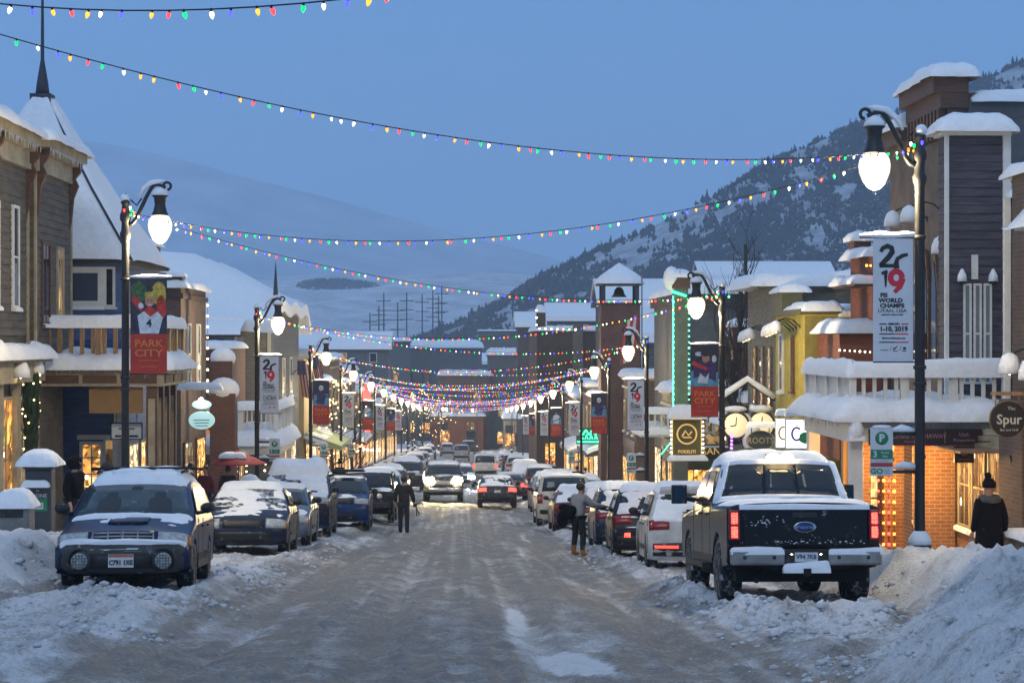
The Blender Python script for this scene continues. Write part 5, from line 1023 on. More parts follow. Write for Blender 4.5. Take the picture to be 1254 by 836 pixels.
# blue corner building with its porch and steep turret roof
b = Bld('blue_building', 'blue clapboard building with a snowy pyramid turret and brown balcony porch', -8.75, 50.5, -1); h = b.H; ev = h(322, 50.5)
def f(q): q.box(0, -7, .02, 7.5, -2, ev); siding_cam(q, .02, -7, 0, -.3, ev, .14, .02)
b.part('wall', BLUEB, f)
ap = h(118, 54); cx, hw_ = -2.65, 2.95
def f(q):
    ring = [(cx - hw_, -.35, ev), (cx + hw_, -.35, ev), (cx + hw_, 6, ev), (cx - hw_, 6, ev)]; mid = [(cx + (x - cx)*.55, 2.8 + (y - 2.8)*.55, ev + (ap - ev)*.42) for x, y, z in ring]; tp = (cx, 2.8, ap)
    V = [[Vector(p) for p in ring], [Vector(p) for p in mid]]
    for k in range(4):
        a, c_ = k, (k + 1) % 4; q.face([ring[a], ring[c_], mid[c_], mid[a]]); q.face([mid[a], mid[c_], tp])
    q.face(ring)
rf = b.part('roof', SHING, f)
def f(q):
    for k in range(4):
        def P4(u_, v):
            ring = [(cx - hw_, -.35), (cx + hw_, -.35), (cx + hw_, 6), (cx - hw_, 6)]; a, c_ = ring[k], ring[(k + 1) % 4]; x = a[0] + (c_[0] - a[0])*u_; y = a[1] + (c_[1] - a[1])*u_
            t = v; kx = 1 - t*.45/.42 if t < .42 else .55*(1 - (t - .42)/.58); n = fbm(np.array([u_*3 + k]), np.array([v*4.]), 3)[0]
            ox = cx + (x - cx)*max(kx, .03); oy = 2.8 + (y - 2.8)*max(kx, .03); d = Vector((ox - cx, oy - 2.8, 0)); d = d.normalized() if d.length > 1e-3 else d
            th = (.10 + .10*n)*min(1, min(u_, 1 - u_)*12)*(1 if v > .02 else .6); return Vector((ox, oy, ev + (ap - ev)*t + .03)) + d*th + Vector((0, 0, th*.6))
        q.grid([[P4(u_, v) for u_ in np.linspace(0, 1, 15)] for v in np.linspace(0, .94, 22)])
q = MB(); f(q); q.build('snow_cover', SNOW, rf)
def f(q):
    for k in range(4): 
        c4 = [(cx - hw_, -.35), (cx + hw_, -.35), (cx + hw_, 6), (cx - hw_, 6)][k]; q.tube([(c4[0], c4[1], ev + .05), (cx + (c4[0] - cx)*.55, 2.8 + (c4[1] - 2.8)*.55, ev + (ap - ev)*.42 + .08), (cx, 2.8, ap + .05)], .035, 5)
    q.box(cx - .28, cx + .28, 2.5, 3.1, ap - .35, ap - .05)
    q.lathe([(.20, ap - .1), (.16, ap + .25), (.05, ap + .9), (.03, ap + 3.2), (.004, ap + 3.6)], (cx, 2.8, 0), 10)
q = MB(); f(q); q.build('finial', mat('dark_lead', (.03, .04, .06), .6), rf)
b.win('cam', 0, b.X(78, 50.5), h(376, 50.5), U(128, 50.5) - U(78, 50.5), h(322, 50.5) - h(376, 50.5) - .1, mat('blue_blind', (.03, .045, .09), .5), WHITEW, 1, 1, .16)
b.win('cam', 0, b.X(128, 50.5), h(376, 50.5), .28, h(322, 50.5) - h(376, 50.5) - .1, DARKP, WHITEW, 1, 1, .06)
b.box('corner_board', WHITEW, b.X(140, 50.5), b.X(152, 50.5), -.05, .0, -.3, h(480, 50.5)); b.box('trim_board', WHITEW, b.X(95, 50.5), b.X(140, 50.5), -.05, 0, h(538, 50.5), h(532, 50.5))
d0 = b.win('cam', 0, b.X(98, 50.5), h(600, 50.5), .62, h(540, 50.5) - h(600, 50.5), LIT1, WHITEW, 2, 3, .09); b.win('cam', -.0, b.X(127, 50.5), h(612, 50.5), .3, 1.6, LIT3, WHITEW, 1, 2, .06)
for k, (x0, x1) in enumerate(((132, 152), (158, 176), (182, 198))): b.win('st', 0, .6 + k*1.9, .1, 1.5, 2.3, (LIT4, LIT1, LIT3)[k], CREAMW, 2, 1)
yb0, xs_ = -4.0, 1.65; sl0, sl1 = h(478, 46.5), h(456, 46.5)
def f(q): q.box(-1.25, xs_, yb0, -.06, sl0 + .1, sl1); q.box(-1.25, xs_ + .1, yb0 - .1, -.06, sl1, sl1 + .08)
po = b.part('porch_roof', CREAMW, f)
def f(q):
    for x0, x1 in ((-1.2, -.35), (-.25, .55), (.65, 1.5)): q.box(x0, x1, yb0 - .03, yb0, sl0 + .17, sl1 - .06)
    for y0, y1 in ((-3.8, -2.6), (-2.4, -1.2), (-1.0, -.2)): q.box(xs_, xs_ + .03, y0, y1, sl0 + .17, sl1 - .06)
    q.box(-1.25, xs_ + .12, yb0 - .12, -.06, sl1 + .08, sl1 + .13)
q = MB(); f(q); q.build('fascia_panel', BROWN, po)
q = MB(); snow_pile(q, -1.3, xs_ + .18, yb0 - .2, -.2, sl1 + .13, .40, lump=.4, over=.12); q.build('snow_cover', SNOW, po); q = MB(); icicles(q, (-1.2, yb0 - .12, sl1 + .08), (xs_ + .1, yb0 - .12, sl1 + .08), 26, .05, .25); icicles(q, (xs_ + .12, yb0, sl1 + .08), (xs_ + .12, 0, sl1 + .08), 24, .05, .3); q.build('icicles', ICE, po)['kind'] = 'stuff'
rt = h(398, 46.5)
railing(b, 'railing', -1.35, yb0 + .15, xs_ - .1, yb0 + .15, sl1 + .2, rt, TANW, .26, .10, .28); railing(b, 'railing', xs_ - .1, yb0 + .15, xs_ - .1, -.3, sl1 + .2, rt, TANW, .26, .10, .26)
for y in (-3.9, -2.95, -2.0, -.9):
    p_ = b.box('post', BROWN, xs_ - .42, xs_ - .16, y, y + .24, -1.5, sl0 + .1, bevel=.01); q = MB(); q.box(xs_ - .37, xs_ - .21, y - .015, y, -.6, sl0 - .2); q.box(xs_ - .44, xs_ - .42, y + .05, y + .19, -.6, sl0 - .2); q.build('post_panel', CREAMW, p_)
q = MB(); q.box(-.15, 1.12, -3.75, -3.70, h(506, 46.7), h(474, 46.7)); tag(q.build('hanging_board', CANVAS, b.r), kind=None)
q = MB(); q.box(-.36, .36, -.02, .02, -.2, .2); ba = q.build('shop_sign', mat('sign_pale_blue', (.6, .68, .74), .5), None, P(-8.15, 47.6, 2.72) , SR); tag(ba, 'pale blue framed shop sign hanging under the brown balcony porch', 'shop sign')
q = MB(); q.box(-.39, .39, -.03, -.015, .18, .21); q.box(-.39, .39, -.03, -.015, -.21, -.18); q.box(-.39, -.36, -.03, -.015, -.18, .18); q.box(.36, .39, -.03, -.015, -.18, .18); q.tube([(-.25, 0, .2), (-.25, 0, .55)], .01, 4); q.tube([(.25, 0, .2), (.25, 0, .55)], .01, 4); q.build('frame', NAVY, ba); q = MB(); ribbon(q, [(-.28, -.12), (.28, -.12)], .05, .004, 0, -.022); ribbon(q, [(-.2, .06), (.2, .06)], .03, .004, 0, -.022); q.build('print', NAVY, ba)
# brick chimney seen behind the first left lamp
b = Bld('brick_chimney', 'brown brick chimney stack with snow, behind the first left lamp', U(182, 59), 59, -1, 'chimney'); h = b.H
b.box('stack', BR_BRN, -.24, .24, -.3, .3, -1, h(308, 59)); b.box('cap', BR_BRN, -.30, .30, -.36, .36, h(308, 59), h(300, 59)); b.snow(-.3, .3, -.36, .36, h(300, 59), .3)
# brick block
b = Bld('brick_building', 'tall narrow brown brick building on the left behind the red bib 4 banner', -8.9, 62, -1); h = b.H; top = h(352, 64)
b.box('wall', BR_BRN, 0, -9, 0, 6, -2, top - .4)
def f(q): q.box(.08, -9, -.06, 6.05, top - .4, top - .25); q.box(0, -9, -.003, 6, top - .25, top); q.box(.05, -.6, -.05, .6, top, top + .35)
b.part('parapet', BR_DK, f); b.snow(.1, -9, -.1, 6.1, top, .32); b.snow(.06, -.6, -.06, .6, top + .35, .16)
for y in (1.2, 3.6): b.win('st', 0, y, 4.4, .7, 2.0, DARKP, WHITEW, 1, 2)
for y, pn in ((.4, LIT3), (3.3, LIT1)): b.win('st', 0, y, .3, 2.2, 2.3, pn, BROWN, 2, 2)
for x0, x1, z in ((-1.75, -.62, h(478, 62)), (-2.2, -.9, h(405, 62)), (-1.0, -.55, h(498, 62))): b.part('ledge', BROWN, lambda q: q.box(x0, x1, -.45, -.003, z - .08, z)); b.snow(x0, x1, -.5, 0, z, .42)
strand('fairy_lights', 'warm fairy lights running down the corner of the narrow brick building', [b.r.location + Vector((.05 - K*6, 6.1, z)) for z in (top - .3, 2.8)], WARMB, .35, .04)
# lit hanging oval sign
r = empty('hanging_sign', P(-8.0, 60.2, 0), SR, 'brightly lit pale oval sign with snow, hanging from the brick corner', 'hanging sign'); zz_ = Z(480, 60.2) - r.location.z
q = MB(); q.tube([(-.75, 0, zz_ + .12), (.62, 0, zz_ + .12)], .025, 6); q.tube([(0, 0, zz_ + .12), (0, 0, zz_ - .3)], .012, 4); q.build('bracket', BLACKM, r)
for nm_, zc, rx_, rz_ in (('sign_board', -.38, .30, .14), ('sign_board', -.86, .40, .28)):
    q = MB(); q.prism([(rx_*math.cos(a), -.03, zz_ + zc + rz_*math.sin(a)) for a in np.linspace(0, 2*PI, 28)[:-1]], (0, .06, 0)); q.build(nm_, mat('sign_glow', (.6, .8, .75), .4, em=(.50, .82, .78), es=.40), r)
q = MB()
for k in range(3): ribbon(q, [(-.25 + .03*k, zz_ - .85 - .09*k), (.25 - .03*k, zz_ - .85 - .09*k)], .025, .004, 0, -.034)
q.build('print', mat('sign_teal_print', (.12, .32, .32), .5), r); q = MB(); q.ball((0, -.16, zz_ - .22), .06, 8); q.build('lamp_bulb', mat('spot_white_lit', (1, 1, 1), .3, em=(.85, 1, .95), es=40), r); q = MB(); snow_pile(q, -.7, .6, -.14, .14, zz_ + .14, .2); q.build('snow_cover', SNOW, r)
# white balcony restaurant
b = Bld('balcony_restaurant', 'white balconied restaurant with a long snowy porch and red brick upper wall on the left', -9.3, 75, -1); h = b.H
b.box('wall', BR_RED, 0, -9, 0, 9, -2, h(425, 75)); b.snow(.05, -9, 0, 9, h(425, 75), .3)
s0, s1 = h(556, 75), h(543, 75)
pf = b.box('porch_floor', WHITEW, -.55, 2.3, -.2, 7, s0, s1); q = MB(); snow_pile(q, -.6, 2.45, -.4, 7.1, s1, .55, over=.1); q.build('snow_cover', SNOW, pf)
railing(b, 'railing', -.55, 0, 2.15, 0, s1 + .2, h(500, 75), WHITEW, .17, .06, .3); railing(b, 'railing', 2.15, 0, 2.15, 6.9, s1 + .2, h(500, 75), WHITEW, .17, .06, .3)
sb = b.box('sign_board', mat('sign_charcoal', (.04, .035, .035), .6), -.4, 2.2, -.28, -.22, s0 - .42, s0 - .02); lettering([('WOODSIDE', .26, .9, s0 - .22, 1.15)], CREAMW, sb, M=Matrix.Translation((0, -.285, 0)))
for y in (.2, 3.3, 6.4): b.box('post', WHITEW, 2.0, 2.2, y, y + .2, -1.5, s0)
for k, (y, pn) in enumerate(((.4, LIT1), (3.2, LIT2), (6, LIT3))): b.win('st', 0, y, .3, 2.4, 2.1, pn, BROWN, 3, 1)
b.win('cam', 0, -2.3, h(535, 75), 1.5, .9, LIT1, WHITEW, 3, 1); b.win('cam', 0, -.7, h(535, 75), 1.2, .8, LIT2, WHITEW, 2, 1)
strand('fairy_lights', 'warm fairy lights along the underside of the white balcony', [P(-9.9, 74.7, s0 - .5), P(-8.4, 74.7, s0 - .62), P(-7.0, 74.7, s0 - .5)], WARMB, .3, .04); strand('fairy_lights', 'row of warm fairy lights above the red umbrella', [P(-10, 72.5, 2.0), P(-8.5, 72.5, 1.85), P(-7.1, 72.5, 2.0)], WARMB, .3, .04)
for k, (px, py, w_, ph) in enumerate(((273, 442, .50, 18), (274, 480, .6, 20))):
    c_ = Bld('snowy_chimney', ('upper' if k == 0 else 'lower') + ' of two squat chimneys under round domes of snow beside the brick corner', U(px, 72 - 1.6*k), 72 - 1.6*k, -1, 'chimney'); h2 = c_.H
    c_.box('stack', BR_RED, -w_*.75, w_*.75, -.4, .4, -1 if k else h2(480, 72), h2(py, 72)); c_.part('snow_cover', SNOW, lambda q: q.ball((0, 0, h2(py, 72) + .12), w_*.95, 16, 0, (1, .85, .8)))
r = empty('umbrella', P(U(292, 61), 61, 0), SR, 'red patio umbrella standing on the left pavement', 'umbrella'); q = MB(); q.lathe([(.9, 2.0), (.88, 2.03), (.4, 2.25), (.02, 2.45)], n=8); q.build('canopy', mat('umbrella_red', (.34, .03, .035), .7, var=.2), r); q = MB(); q.tube([(0, 0, 0), (0, 0, 2.5)], .025, 6); q.build('pole', BROWN, r); q = MB(); snow_pile(q, -.5, .2, -.4, .4, 2.27, .12); q.build('snow_cover', SNOW, r)
# great grey gabled building
b = Bld('gabled_hall', 'large grey building under a vast white snowy roof with a spike finial at its corner', -8.6, 88, -1); h = b.H; ev = h(380, 88); rg = h(316, 96)
def f(q): q.box(0, -18, 0, 15, -2, ev); q.prism([(-6, .0, ev), (-6, 15, ev), (-6, 7.5, rg - .35)], (-12, 0, 0))
b.part('wall', GREYB, f)
def f(q):
    A = []
    for t in np.linspace(-.1, 1.1, 30):
        y = -.5 + 16*t; A.append([(x, y, ev + (rg - ev)*min(1 - abs(y - 7.5)/7.5, max(0, .5 - x)/5.) + .4 + .12*math.sin(x*.7 + y)) for x in np.linspace(.5, -18.5, 36)])
    B = [[(x, y, z - .55) for x, y, z in r_] for r_ in A]; q.grid(A); q.grid(B)
    for r0, r1 in ((A[0], B[0]), ([r_[0] for r_ in A], [r_[0] for r_ in B])): q.grid([r0, r1])
b.part('snow_roof', SNOW, f)
b.part('finial', mat('dark_lead', (.03, .04, .06), .6), lambda q: q.lathe([(.12, ev - .6), (.14, ev + .3), (.03, ev + 1.9), (.004, ev + 2.2)], (.25, -.3, 0), 8))
le = h(412, 84)
b.box('lean_to', mat('slate_boards', (.07, .085, .12), .8), -1.2, -12, -3.6, -.03, -2, le); b.part('lean_to_roof', SNOW, lambda q: q.grid([[(x, y, le + .1 + (.22 if j else 0) + .2*(y + 4)) for j, y in enumerate((-4.1, -4.0, -2.5, -1, -.03))] for x in np.linspace(-.9, -12, 12)]))
b.part('corner_board', mat('pale_grey', (.3, .31, .33), .7), lambda q: [q.box(-.0 - .9*k, -.15 - .9*k, -.04, -.003, 2, ev) for k in range(1)])
for k in range(3): b.win('st', 0, 1.5 + 4*k, 4.6, 1.1, 1.9, (DARKP, LIT3, DARKP)[k], WHITEW, 1, 2)
for k in range(3): b.win('st', 0, .8 + 4.4*k, .3, 3.2, 2.3, (LIT1, LIT2, LIT4)[k], BROWN, 3, 1)
# cream lit front with flags
b = Bld('cream_shop', 'cream shop lit from below its eaves, behind the two flags', -8.4, 104, -1); h = b.H
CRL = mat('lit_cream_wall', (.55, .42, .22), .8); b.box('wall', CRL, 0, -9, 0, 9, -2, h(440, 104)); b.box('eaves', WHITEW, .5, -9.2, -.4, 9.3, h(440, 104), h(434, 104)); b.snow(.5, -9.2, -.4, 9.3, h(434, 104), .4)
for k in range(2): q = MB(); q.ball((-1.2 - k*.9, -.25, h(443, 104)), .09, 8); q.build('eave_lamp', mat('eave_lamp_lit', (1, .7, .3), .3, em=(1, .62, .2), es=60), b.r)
b.win('cam', 0, -2.2, 3.4, .9, 1.5, LIT2, BROWN, 1, 2); b.win('st', 0, .6, .3, 3.5, 2.4, LIT1, BROWN, 3, 1); b.win('st', 0, 4.8, .3, 3.5, 2.4, LIT4, BROWN, 3, 1)
aw = b.part('awning', mat('awning_pale_green', (.36, .42, .22), .7, var=.1), lambda q: q.prism([(.1, -.3, 3.3), (2.0, -.3, 2.6), (2.0, -.3, 2.35), (.1, -.3, 2.7)], (0, 9, 0))); b.snow(.1, 1.2, -.3, 8.6, 3.1, .3, parent=aw, tilt=lambda x, y: -.33*x)
FLAGR = mat('flag_red', (.30, .03, .04), .7); FLAGW = mat('flag_white', (.55, .52, .5), .7); FLAGB = mat('flag_blue', (.03, .05, .14), .7)
for k, (px, py) in enumerate(((364, 447), (380, 440))):
    r = empty('flag', Vector((U(px, 96 + 3*k) - K*(96 + 3*k), 96 + 3*k, Z(py + 2, 96 + 3*k))), SR, ('nearer larger' if k == 0 else 'farther smaller') + ' striped flag hanging from a slanting pole on the left', 'flag', 'two striped flags'); q = MB()
    for j in range(9): q.grid([[((.10*j + .1*t)*.8*(1 - .3*k) + .25*i/10, .05*math.sin(3*t + j), -1.75*i/10*(1 - .25*k) + .3*(1 - .1*j)) for t in (0, 1)] for i in range(11)], (j % 2))
    q.grid([[(.5*t*.8 , -.03, -.7*i + .3) for t in (0, 1)] for i in (0, 1)], 2); q.build('cloth', [FLAGR, FLAGW, FLAGB], r); q = MB(); q.tube([(-.3, 0, -.4), (.75, 0, .55)], .025, 6); q.build('pole', BROWN, r)
# generic main-street fronts
def shop(sd, Y0, ln, h_, wall, label, pane, name='shop_building', u=8.9, trim=None, win_=3, awn=None, par=.5, depth=9, bulbs=None, band=None, eave=0, sig=None):
    b = Bld(name, label, sd*u, Y0, sd); s = sd; trim = trim or CREAMW
    b.box('wall', wall, 0, s*depth, 0, ln, -3, h_)
    def f(q): q.box(-s*.18, s*depth, -.1, ln + .02, h_, h_ + .18); q.box(-s*.1, s*.3, .05, ln - .05, h_ - par, h_ - par + .12)
    c_ = b.part('cornice', trim, f); q = MB(); snow_pile(q, -s*.2, s*depth, -.15, ln, h_ + .18, .36, over=.1); q.build('snow_cover', SNOW, c_)
    for k in range(win_): y = ln*(k + .5)/win_ - .45; b.win('st', 0, y, h_*.56, .9, h_*.26, (DARKP, LIT3, DARKP, DARKP, LIT2)[(k + int(Y0)) % 5], trim, 1, 2)
    dz = -(ground(Y0) - ground(Y0 + ln))
    n = 2; 
    for k in range(n): b.win('st', 0, .4 + k*(ln/n), .35 + dz*k*.5, ln/n - .8, 2.1, pane if k % 2 == 0 else (LIT2 if pane is not LIT2 else LIT1), trim, 3, 1)
    bd = b.box('sign_band', band or BROWN, -s*.06, -s*.003, .3, ln - .3, 2.75, 3.3)
    if awn:
        a = b.part('awning', awn, lambda q: q.prism([(-s*.02, .2, 3.2), (-s*1.5, .2, 2.65), (-s*1.5, .2, 2.4), (-s*.02, .2, 2.6)], (0, ln - .4, 0))); q = MB(); snow_pile(q, -s*.05, -s*1.4, .2, ln - .2, 3.18, .25, tilt=lambda x, y: -.37*abs(x)); q.build('snow_cover', SNOW, a)
    b.win('cam', 0, s*1.2 if s > 0 else -2.3, h_*.6, 1.0, h_*.2, LIT3, trim, 1, 2)
    if bulbs: strand('fairy_lights', None, [(-s*.25, .1, h_ - .1), (-s*.25, ln - .1, h_ - .1)], bulbs, .4, .05, parent=b.r)
    return b
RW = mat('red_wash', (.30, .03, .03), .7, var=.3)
LS = [(114, 9, 7.4, BR_RED, 'red brick shop with pale awning beyond the cream lit shop', LIT1, mat('awning_cream', (.4, .38, .26), .7)), (123.5, 8, 6.4, TANB, 'tan boarded shop beyond the pale awning on the left', LIT4, None), (132, 10, 8.2, BR_BRN, 'brown brick block halfway down the left side', LIT2, mat('awning_dark', (.05, .06, .05), .7)), (142.5, 9, 6.8, GREYB, 'grey boarded shop halfway down the left side', LIT1, None), (152, 11, 8, BR_RED, 'second red brick shop on the left', LIT4, mat('awning_red', (.3, .03, .03), .7)), (163.5, 10, 6.6, STUC, 'brown stucco shop before the red-lit front', LIT2, None)]
for Y0, ln, hh, wl, lb, pn, aw in LS: shop(-1, Y0, ln, hh, wl, lb, pn, awn=aw)
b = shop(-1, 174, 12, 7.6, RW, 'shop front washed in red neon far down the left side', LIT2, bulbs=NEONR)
q = MB()
for k in range(5): q.tube([(.12, .4 + k*2.7, 2.0), (.12, .4 + k*2.7, 7.2)], .06, 5)
q.tube([(.12, .4, 5.4), (.12, 11.2, 5.4)], .07, 5); q.build('neon_tube', NEONR, b.r)
for Y0, ln, hh, wl, lb, pn in ((187, 12, 7, BR_BRN, 'brown brick shop past the red neon front', LIT1), (200, 14, 6, TANB, 'low tan shop far down the left', LIT4), (215, 14, 7.5, BR_RED, 'far red brick shop on the left', LIT1), (230, 16, 7, STUC, 'far stucco building near the end of the left side', LIT2), (247, 18, 8, BR_BRN, 'last brown brick building on the left', LIT1)): shop(-1, Y0, ln, hh, wl, lb, pn)
# ======================= right side
b = Bld('brick_pub', 'dark brown brick building at the right edge with the round pub sign', 10.1, 28, 1); h = b.H; top = h(215, 36)
b.box('wall', BR_BRN, 0, 8, 0, 8, -2, top); b.snow(-.1, 8, -.1, 8.1, top, .4)
b.part('ledge', WHITEW, lambda q: q.box(-.35, 0, 3, 6.6, h(283, 34.6), h(278, 34.6))); b.part('snow_roof', SNOW, lambda q: q.grid([[(x, y, h(280, 34.6) + .02 + (.55*(x + .5)/.5 if x < 0 else .6)*(1 if 3.1 < y < 6.7 else .05)) for y in (2.95, 3.0, 3.2, 4.5, 6, 6.55, 6.75)] for x in (-.55, -.5, -.3, -.15, -.003)]))
b.box('pier', BR_BRN, -.25, 0, 6.5, 7.98, -1.5, h(490, 35)); b.box('downpipe', WHITEW, -.14, -.04, 7.99, 8.09, 0, top - .4)
b.box('window_sill', STUC, -.55, 0, 4.8, 6.45, -.8, .62); b.snow(-.55, 0, 4.8, 6.45, .62, .12); b.win('st', 0, 4.6, .9, 1.7, 1.8, LIT2, BROWN, 2, 1)
r = empty('pub_sign', P(9.18, 33, 0), SR, 'round dark pub sign with cream script at the right edge', 'hanging sign'); zc = Z(513, 33) - r.location.z
q = MB(); q.lathe([(.30, -.03), (.30, .03)], (0, 0, zc), 32, 0, 'y'); q.build('disc', mat('sign_dark_brown', (.025, .017, .013), .5, var=.3), r); q = MB(); q.lathe([(.30, -.035), (.315, 0), (.30, .035), (.285, .035), (.285, -.035)], (0, 0, zc), 32, 0, 'y', cap=False); q.build('rim', mat('sign_gold', (.25, .17, .07), .4, .5), r)
lettering([('Spur', .23, .02, zc - .01, 1.0, .004), ('The', .085, .06, zc + .18), ('Bar and Grill', .06, .02, zc - .18)], mat('sign_cream_print', (.55, .52, .42), .5), r, M=Matrix.Translation((0, -.034, 0)))
q = MB(); q.box(-.28, .9, -.03, .03, zc + .40, zc + .46); q.tube([(-.2, 0, zc + .4), (-.2, 0, zc + .22)], .012, 4); q.tube([(.2, 0, zc + .4), (.2, 0, zc + .22)], .012, 4); q.build('bracket', TANW, r)
for k, (px, py, Y) in enumerate(((1233, 445, 33.2), (1258, 452, 32.2))): gooseneck(Vector((U(px, Y) - K*Y + .8, Y, Z(py, Y))), SR, f'snow-capped gooseneck lamp above the round pub sign, {("left", "right")[k]} one', k=.95)
b = Bld('balcony_shop', 'shop with a snow-laden white balcony over a glowing brick doorway and purple upper storey', 10.1, 36.2, 1); h = b.H; yo = 36.2
def f(q): q.box(0, 6, .0, 8, -2, 2.75)
b.part('wall', CREAMW, f)
b.part('dado', OAK, lambda q: [q.box(-.05, 0, .1, 3.6, -.2 + .16*k, -.05 + .16*k) for k in range(6)])
for y0 in (.25, 1.45, 2.55): b.win('st', 0, y0, .85, 1.0, 1.75, LIT3, CREAMW, 2, 2, .08)
b.part('soffit', OAK, lambda q: [q.box(-.9, -.003, .02 + .2*k, .2 + .2*k, 2.52, 2.56) for k in range(14)])
for x0, x1, y0, y1 in ((-.95, -.06, 3.7, 4.4), (-.85, -.35, 6.9, 7.5), (-1.35, -1.1, 7.0, 7.5)): b.box('brick_pier', BR_ORG, x0, x1, y0, y1, -1.5, 2.55)
b.box('inner_wall', mat('warm_plaster', (.5, .3, .12), .7), -1.6, 0, 7.55, 7.8, -1.5, 2.6); b.win('cam', 7.55, -1.08, .1, .30, 2.0, LIT2, BROWN, 1, 2)
b.box('door', TANW, -.04, 0, 4.6, 5.5, -.4, 1.9); b.part('handrail', TANW, lambda q: (q.box(-.98, -.92, 2.9, 2.96, -.6, .62), q.tube([(-.95, 2.93, .62), (-.95, 3.65, .95)], .035, 6), q.tube([(-.95, 2.93, .15), (-.95, 3.65, .48)], .03, 6)))
f0, f1 = h(541, 38.5), h(515, 38.5); rt = h(458, 38.5); yf = 38.5 - yo; ye = 43.6 - yo
def f(q): q.box(-2.5, .55, yf, ye, f0, f1); q.box(-2.6, .6, yf - .08, ye + .05, f1, f1 + .09)
pf = b.part('porch_floor', WHITEW, f); q = MB(); snow_pile(q, -2.75, .55, yf - .22, ye + .1, f1 + .06, .42, over=.13, lump=.35); q.build('snow_cover', SNOW, pf); q = MB(); icicles(q, (-2.6, yf - .1, f1), (.5, yf - .1, f1), 26, .05, .28); icicles(q, (-2.62, yf, f1), (-2.62, ye, f1), 26, .05, .3); q.build('icicles', ICE, pf)['kind'] = 'stuff'
railing(b, 'railing', -2.42, yf + .12, .60, yf + .12, f1 + .3, rt, WHITEW, .21, .075, .32); railing(b, 'railing', -2.42, yf + .12, -2.42, ye, f1 + .3, rt, WHITEW, .13, .09, .32)
b.box('post', WHITEW, -2.48, -2.22, yf + .05, yf + .31, -1.5, f0, bevel=.015); b.box('post', WHITEW, -2.48, -2.22, ye - .4, ye - .14, -1.5, f0, bevel=.015); q = MB(); q.lathe([(.17, f0 + .12), (.15, f0 + .3), (.05, f0 + .62), (.003, f0 + .7)], (-2.42, yf - .2, 0), 10); q.box(-2.58, -2.26, yf - .34, yf - .085, f0 + .04, f0 + .14); q.build('snow_cover', SNOW, pf)
sb = b.box('sign_board', mat('sign_aubergine', (.035, .014, .025), .5), -2.15, .08, yf - .14, yf - .085, f0 - .06, f0 + .26); lettering([('BERKSHIRE HATHAWAY', .12, -1.28, f0 + .12, 1.0), ('HomeServices', .06, -1.28, f0 + .015, 1.0), ('Utah', .10, -.28, f0 + .15), ('Properties', .10, -.28, f0 + .04)], mat('sign_rose_print', (.36, .22, .25), .5), sb, M=Matrix.Translation((0, yf - .145, 0))); q = MB(); q.box(-.66, -.65, yf - .148, yf - .142, f0 - .02, f0 + .22); q.build('print', CREAMW, sb)
top = h(160, 39.7); yp = 39.75 - yo
def f(q): q.box(-.28, 1.0, yp, yp + .6, 2.6, top); siding_cam(q, yp, -.24, .88, f1 + .3, top - .1, .17); siding_st(q, -.28, 1, yp, yp + .6, f1 + .3, top - .1, .17)
b.part('upper_wall', PURPLE, f)
b.part('corner_board', WHITEW, lambda q: (q.box(-.32, -.24, yp - .05, yp + .03, f1, top), q.box(.86, 1.02, yp - .06, yp, f1, top), q.box(-.4, 1.02, yp - .1, yp - .0, top - .1, top + .03), q.box(-.4, -.29, yp, yp + .6, top - .1, top + .03)))
b.snow(-.45, 1.05, yp - .25, yp + .75, top + .03, .42, lump=.3); b.box('side_wall', BR_BRN, 1.03, 6, yp + .05, 8, 2.6, top - 1.3); b.snow(1.0, 6, yp - .1, 8, top - 1.3, .35)
for k in range(3): b.win('cam', yp, b.X(1179 + 12.5*k, 39.75), h(470, 39.75), .17, h(347, 39.75) - h(470, 39.75), mat('pale_shutter', (.20, .23, .25), .5, var=.1), WHITEW, 1, 2, .045, .05, sill=False)
for k, px in enumerate((1174, 1212)): 
    q = MB(); x = b.X(px, 39.75); z = h(345, 39.75); q.tube([(x, yp, z), (x, yp - .25, z + .05)], .02, 5); q.lathe([(.09, z - .05), (.04, z + .1)], (x, yp - .27, 0), 8); s_ = q.build('wall_light', BLACKM, b.r); q = MB(); q.lathe([(.10, z + .0), (.09, z + .12), (.03, z + .24), (.003, z + .26)], (x, yp - .27, 0), 10); q.build('snow_cover', SNOW, s_)
b.box('name_plate', WHITEW, b.X(1189, 39.75), b.X(1197, 39.75), yp - .06, yp - .03, h(342, 39.75), h(312, 39.75))
for k, (px, py, Y) in enumerate(((1152, 300, 41), (1113, 262, 44), (1093, 268, 46))): gooseneck(Vector((U(px, Y) - K*Y + .8, Y, Z(py, Y))), SR, f'unlit gooseneck lamp piled with snow on the tall brown front, {("lowest", "right upper", "left upper")[k]} one', lit=False, k=1.0)
q = MB(); x, z = -.5, 2.4
def porch_lamp(u, Y, hh, label, power, c=(1, .55, .18)):
    r = empty('porch_lamp', P(u, Y, hh), SR, label, 'porch lamp'); q = MB(); q.lathe([(.02, .25), (.03, .12), (.1, .1), (.12, .02)], n=10); q.build('shade', BLACKM, r); q = MB(); q.ball((0, 0, 0), .07, 10); q.build('lamp_bulb', LAMPW, r)
    l = bpy.data.lights.new('lamp_light', 'POINT'); l.energy = power; l.color = c; l.shadow_soft_size = .1; o = bpy.data.objects.new('lamp_light', l); col.objects.link(o); o.parent = r; o.location = (0, -.05, -.12)
porch_lamp(9.1, 38.9, 2.42, 'small ceiling lamp glowing in the brick doorway under the white balcony', 190); porch_lamp(9.15, 42.0, 2.42, 'second ceiling lamp deeper under the white balcony', 140)
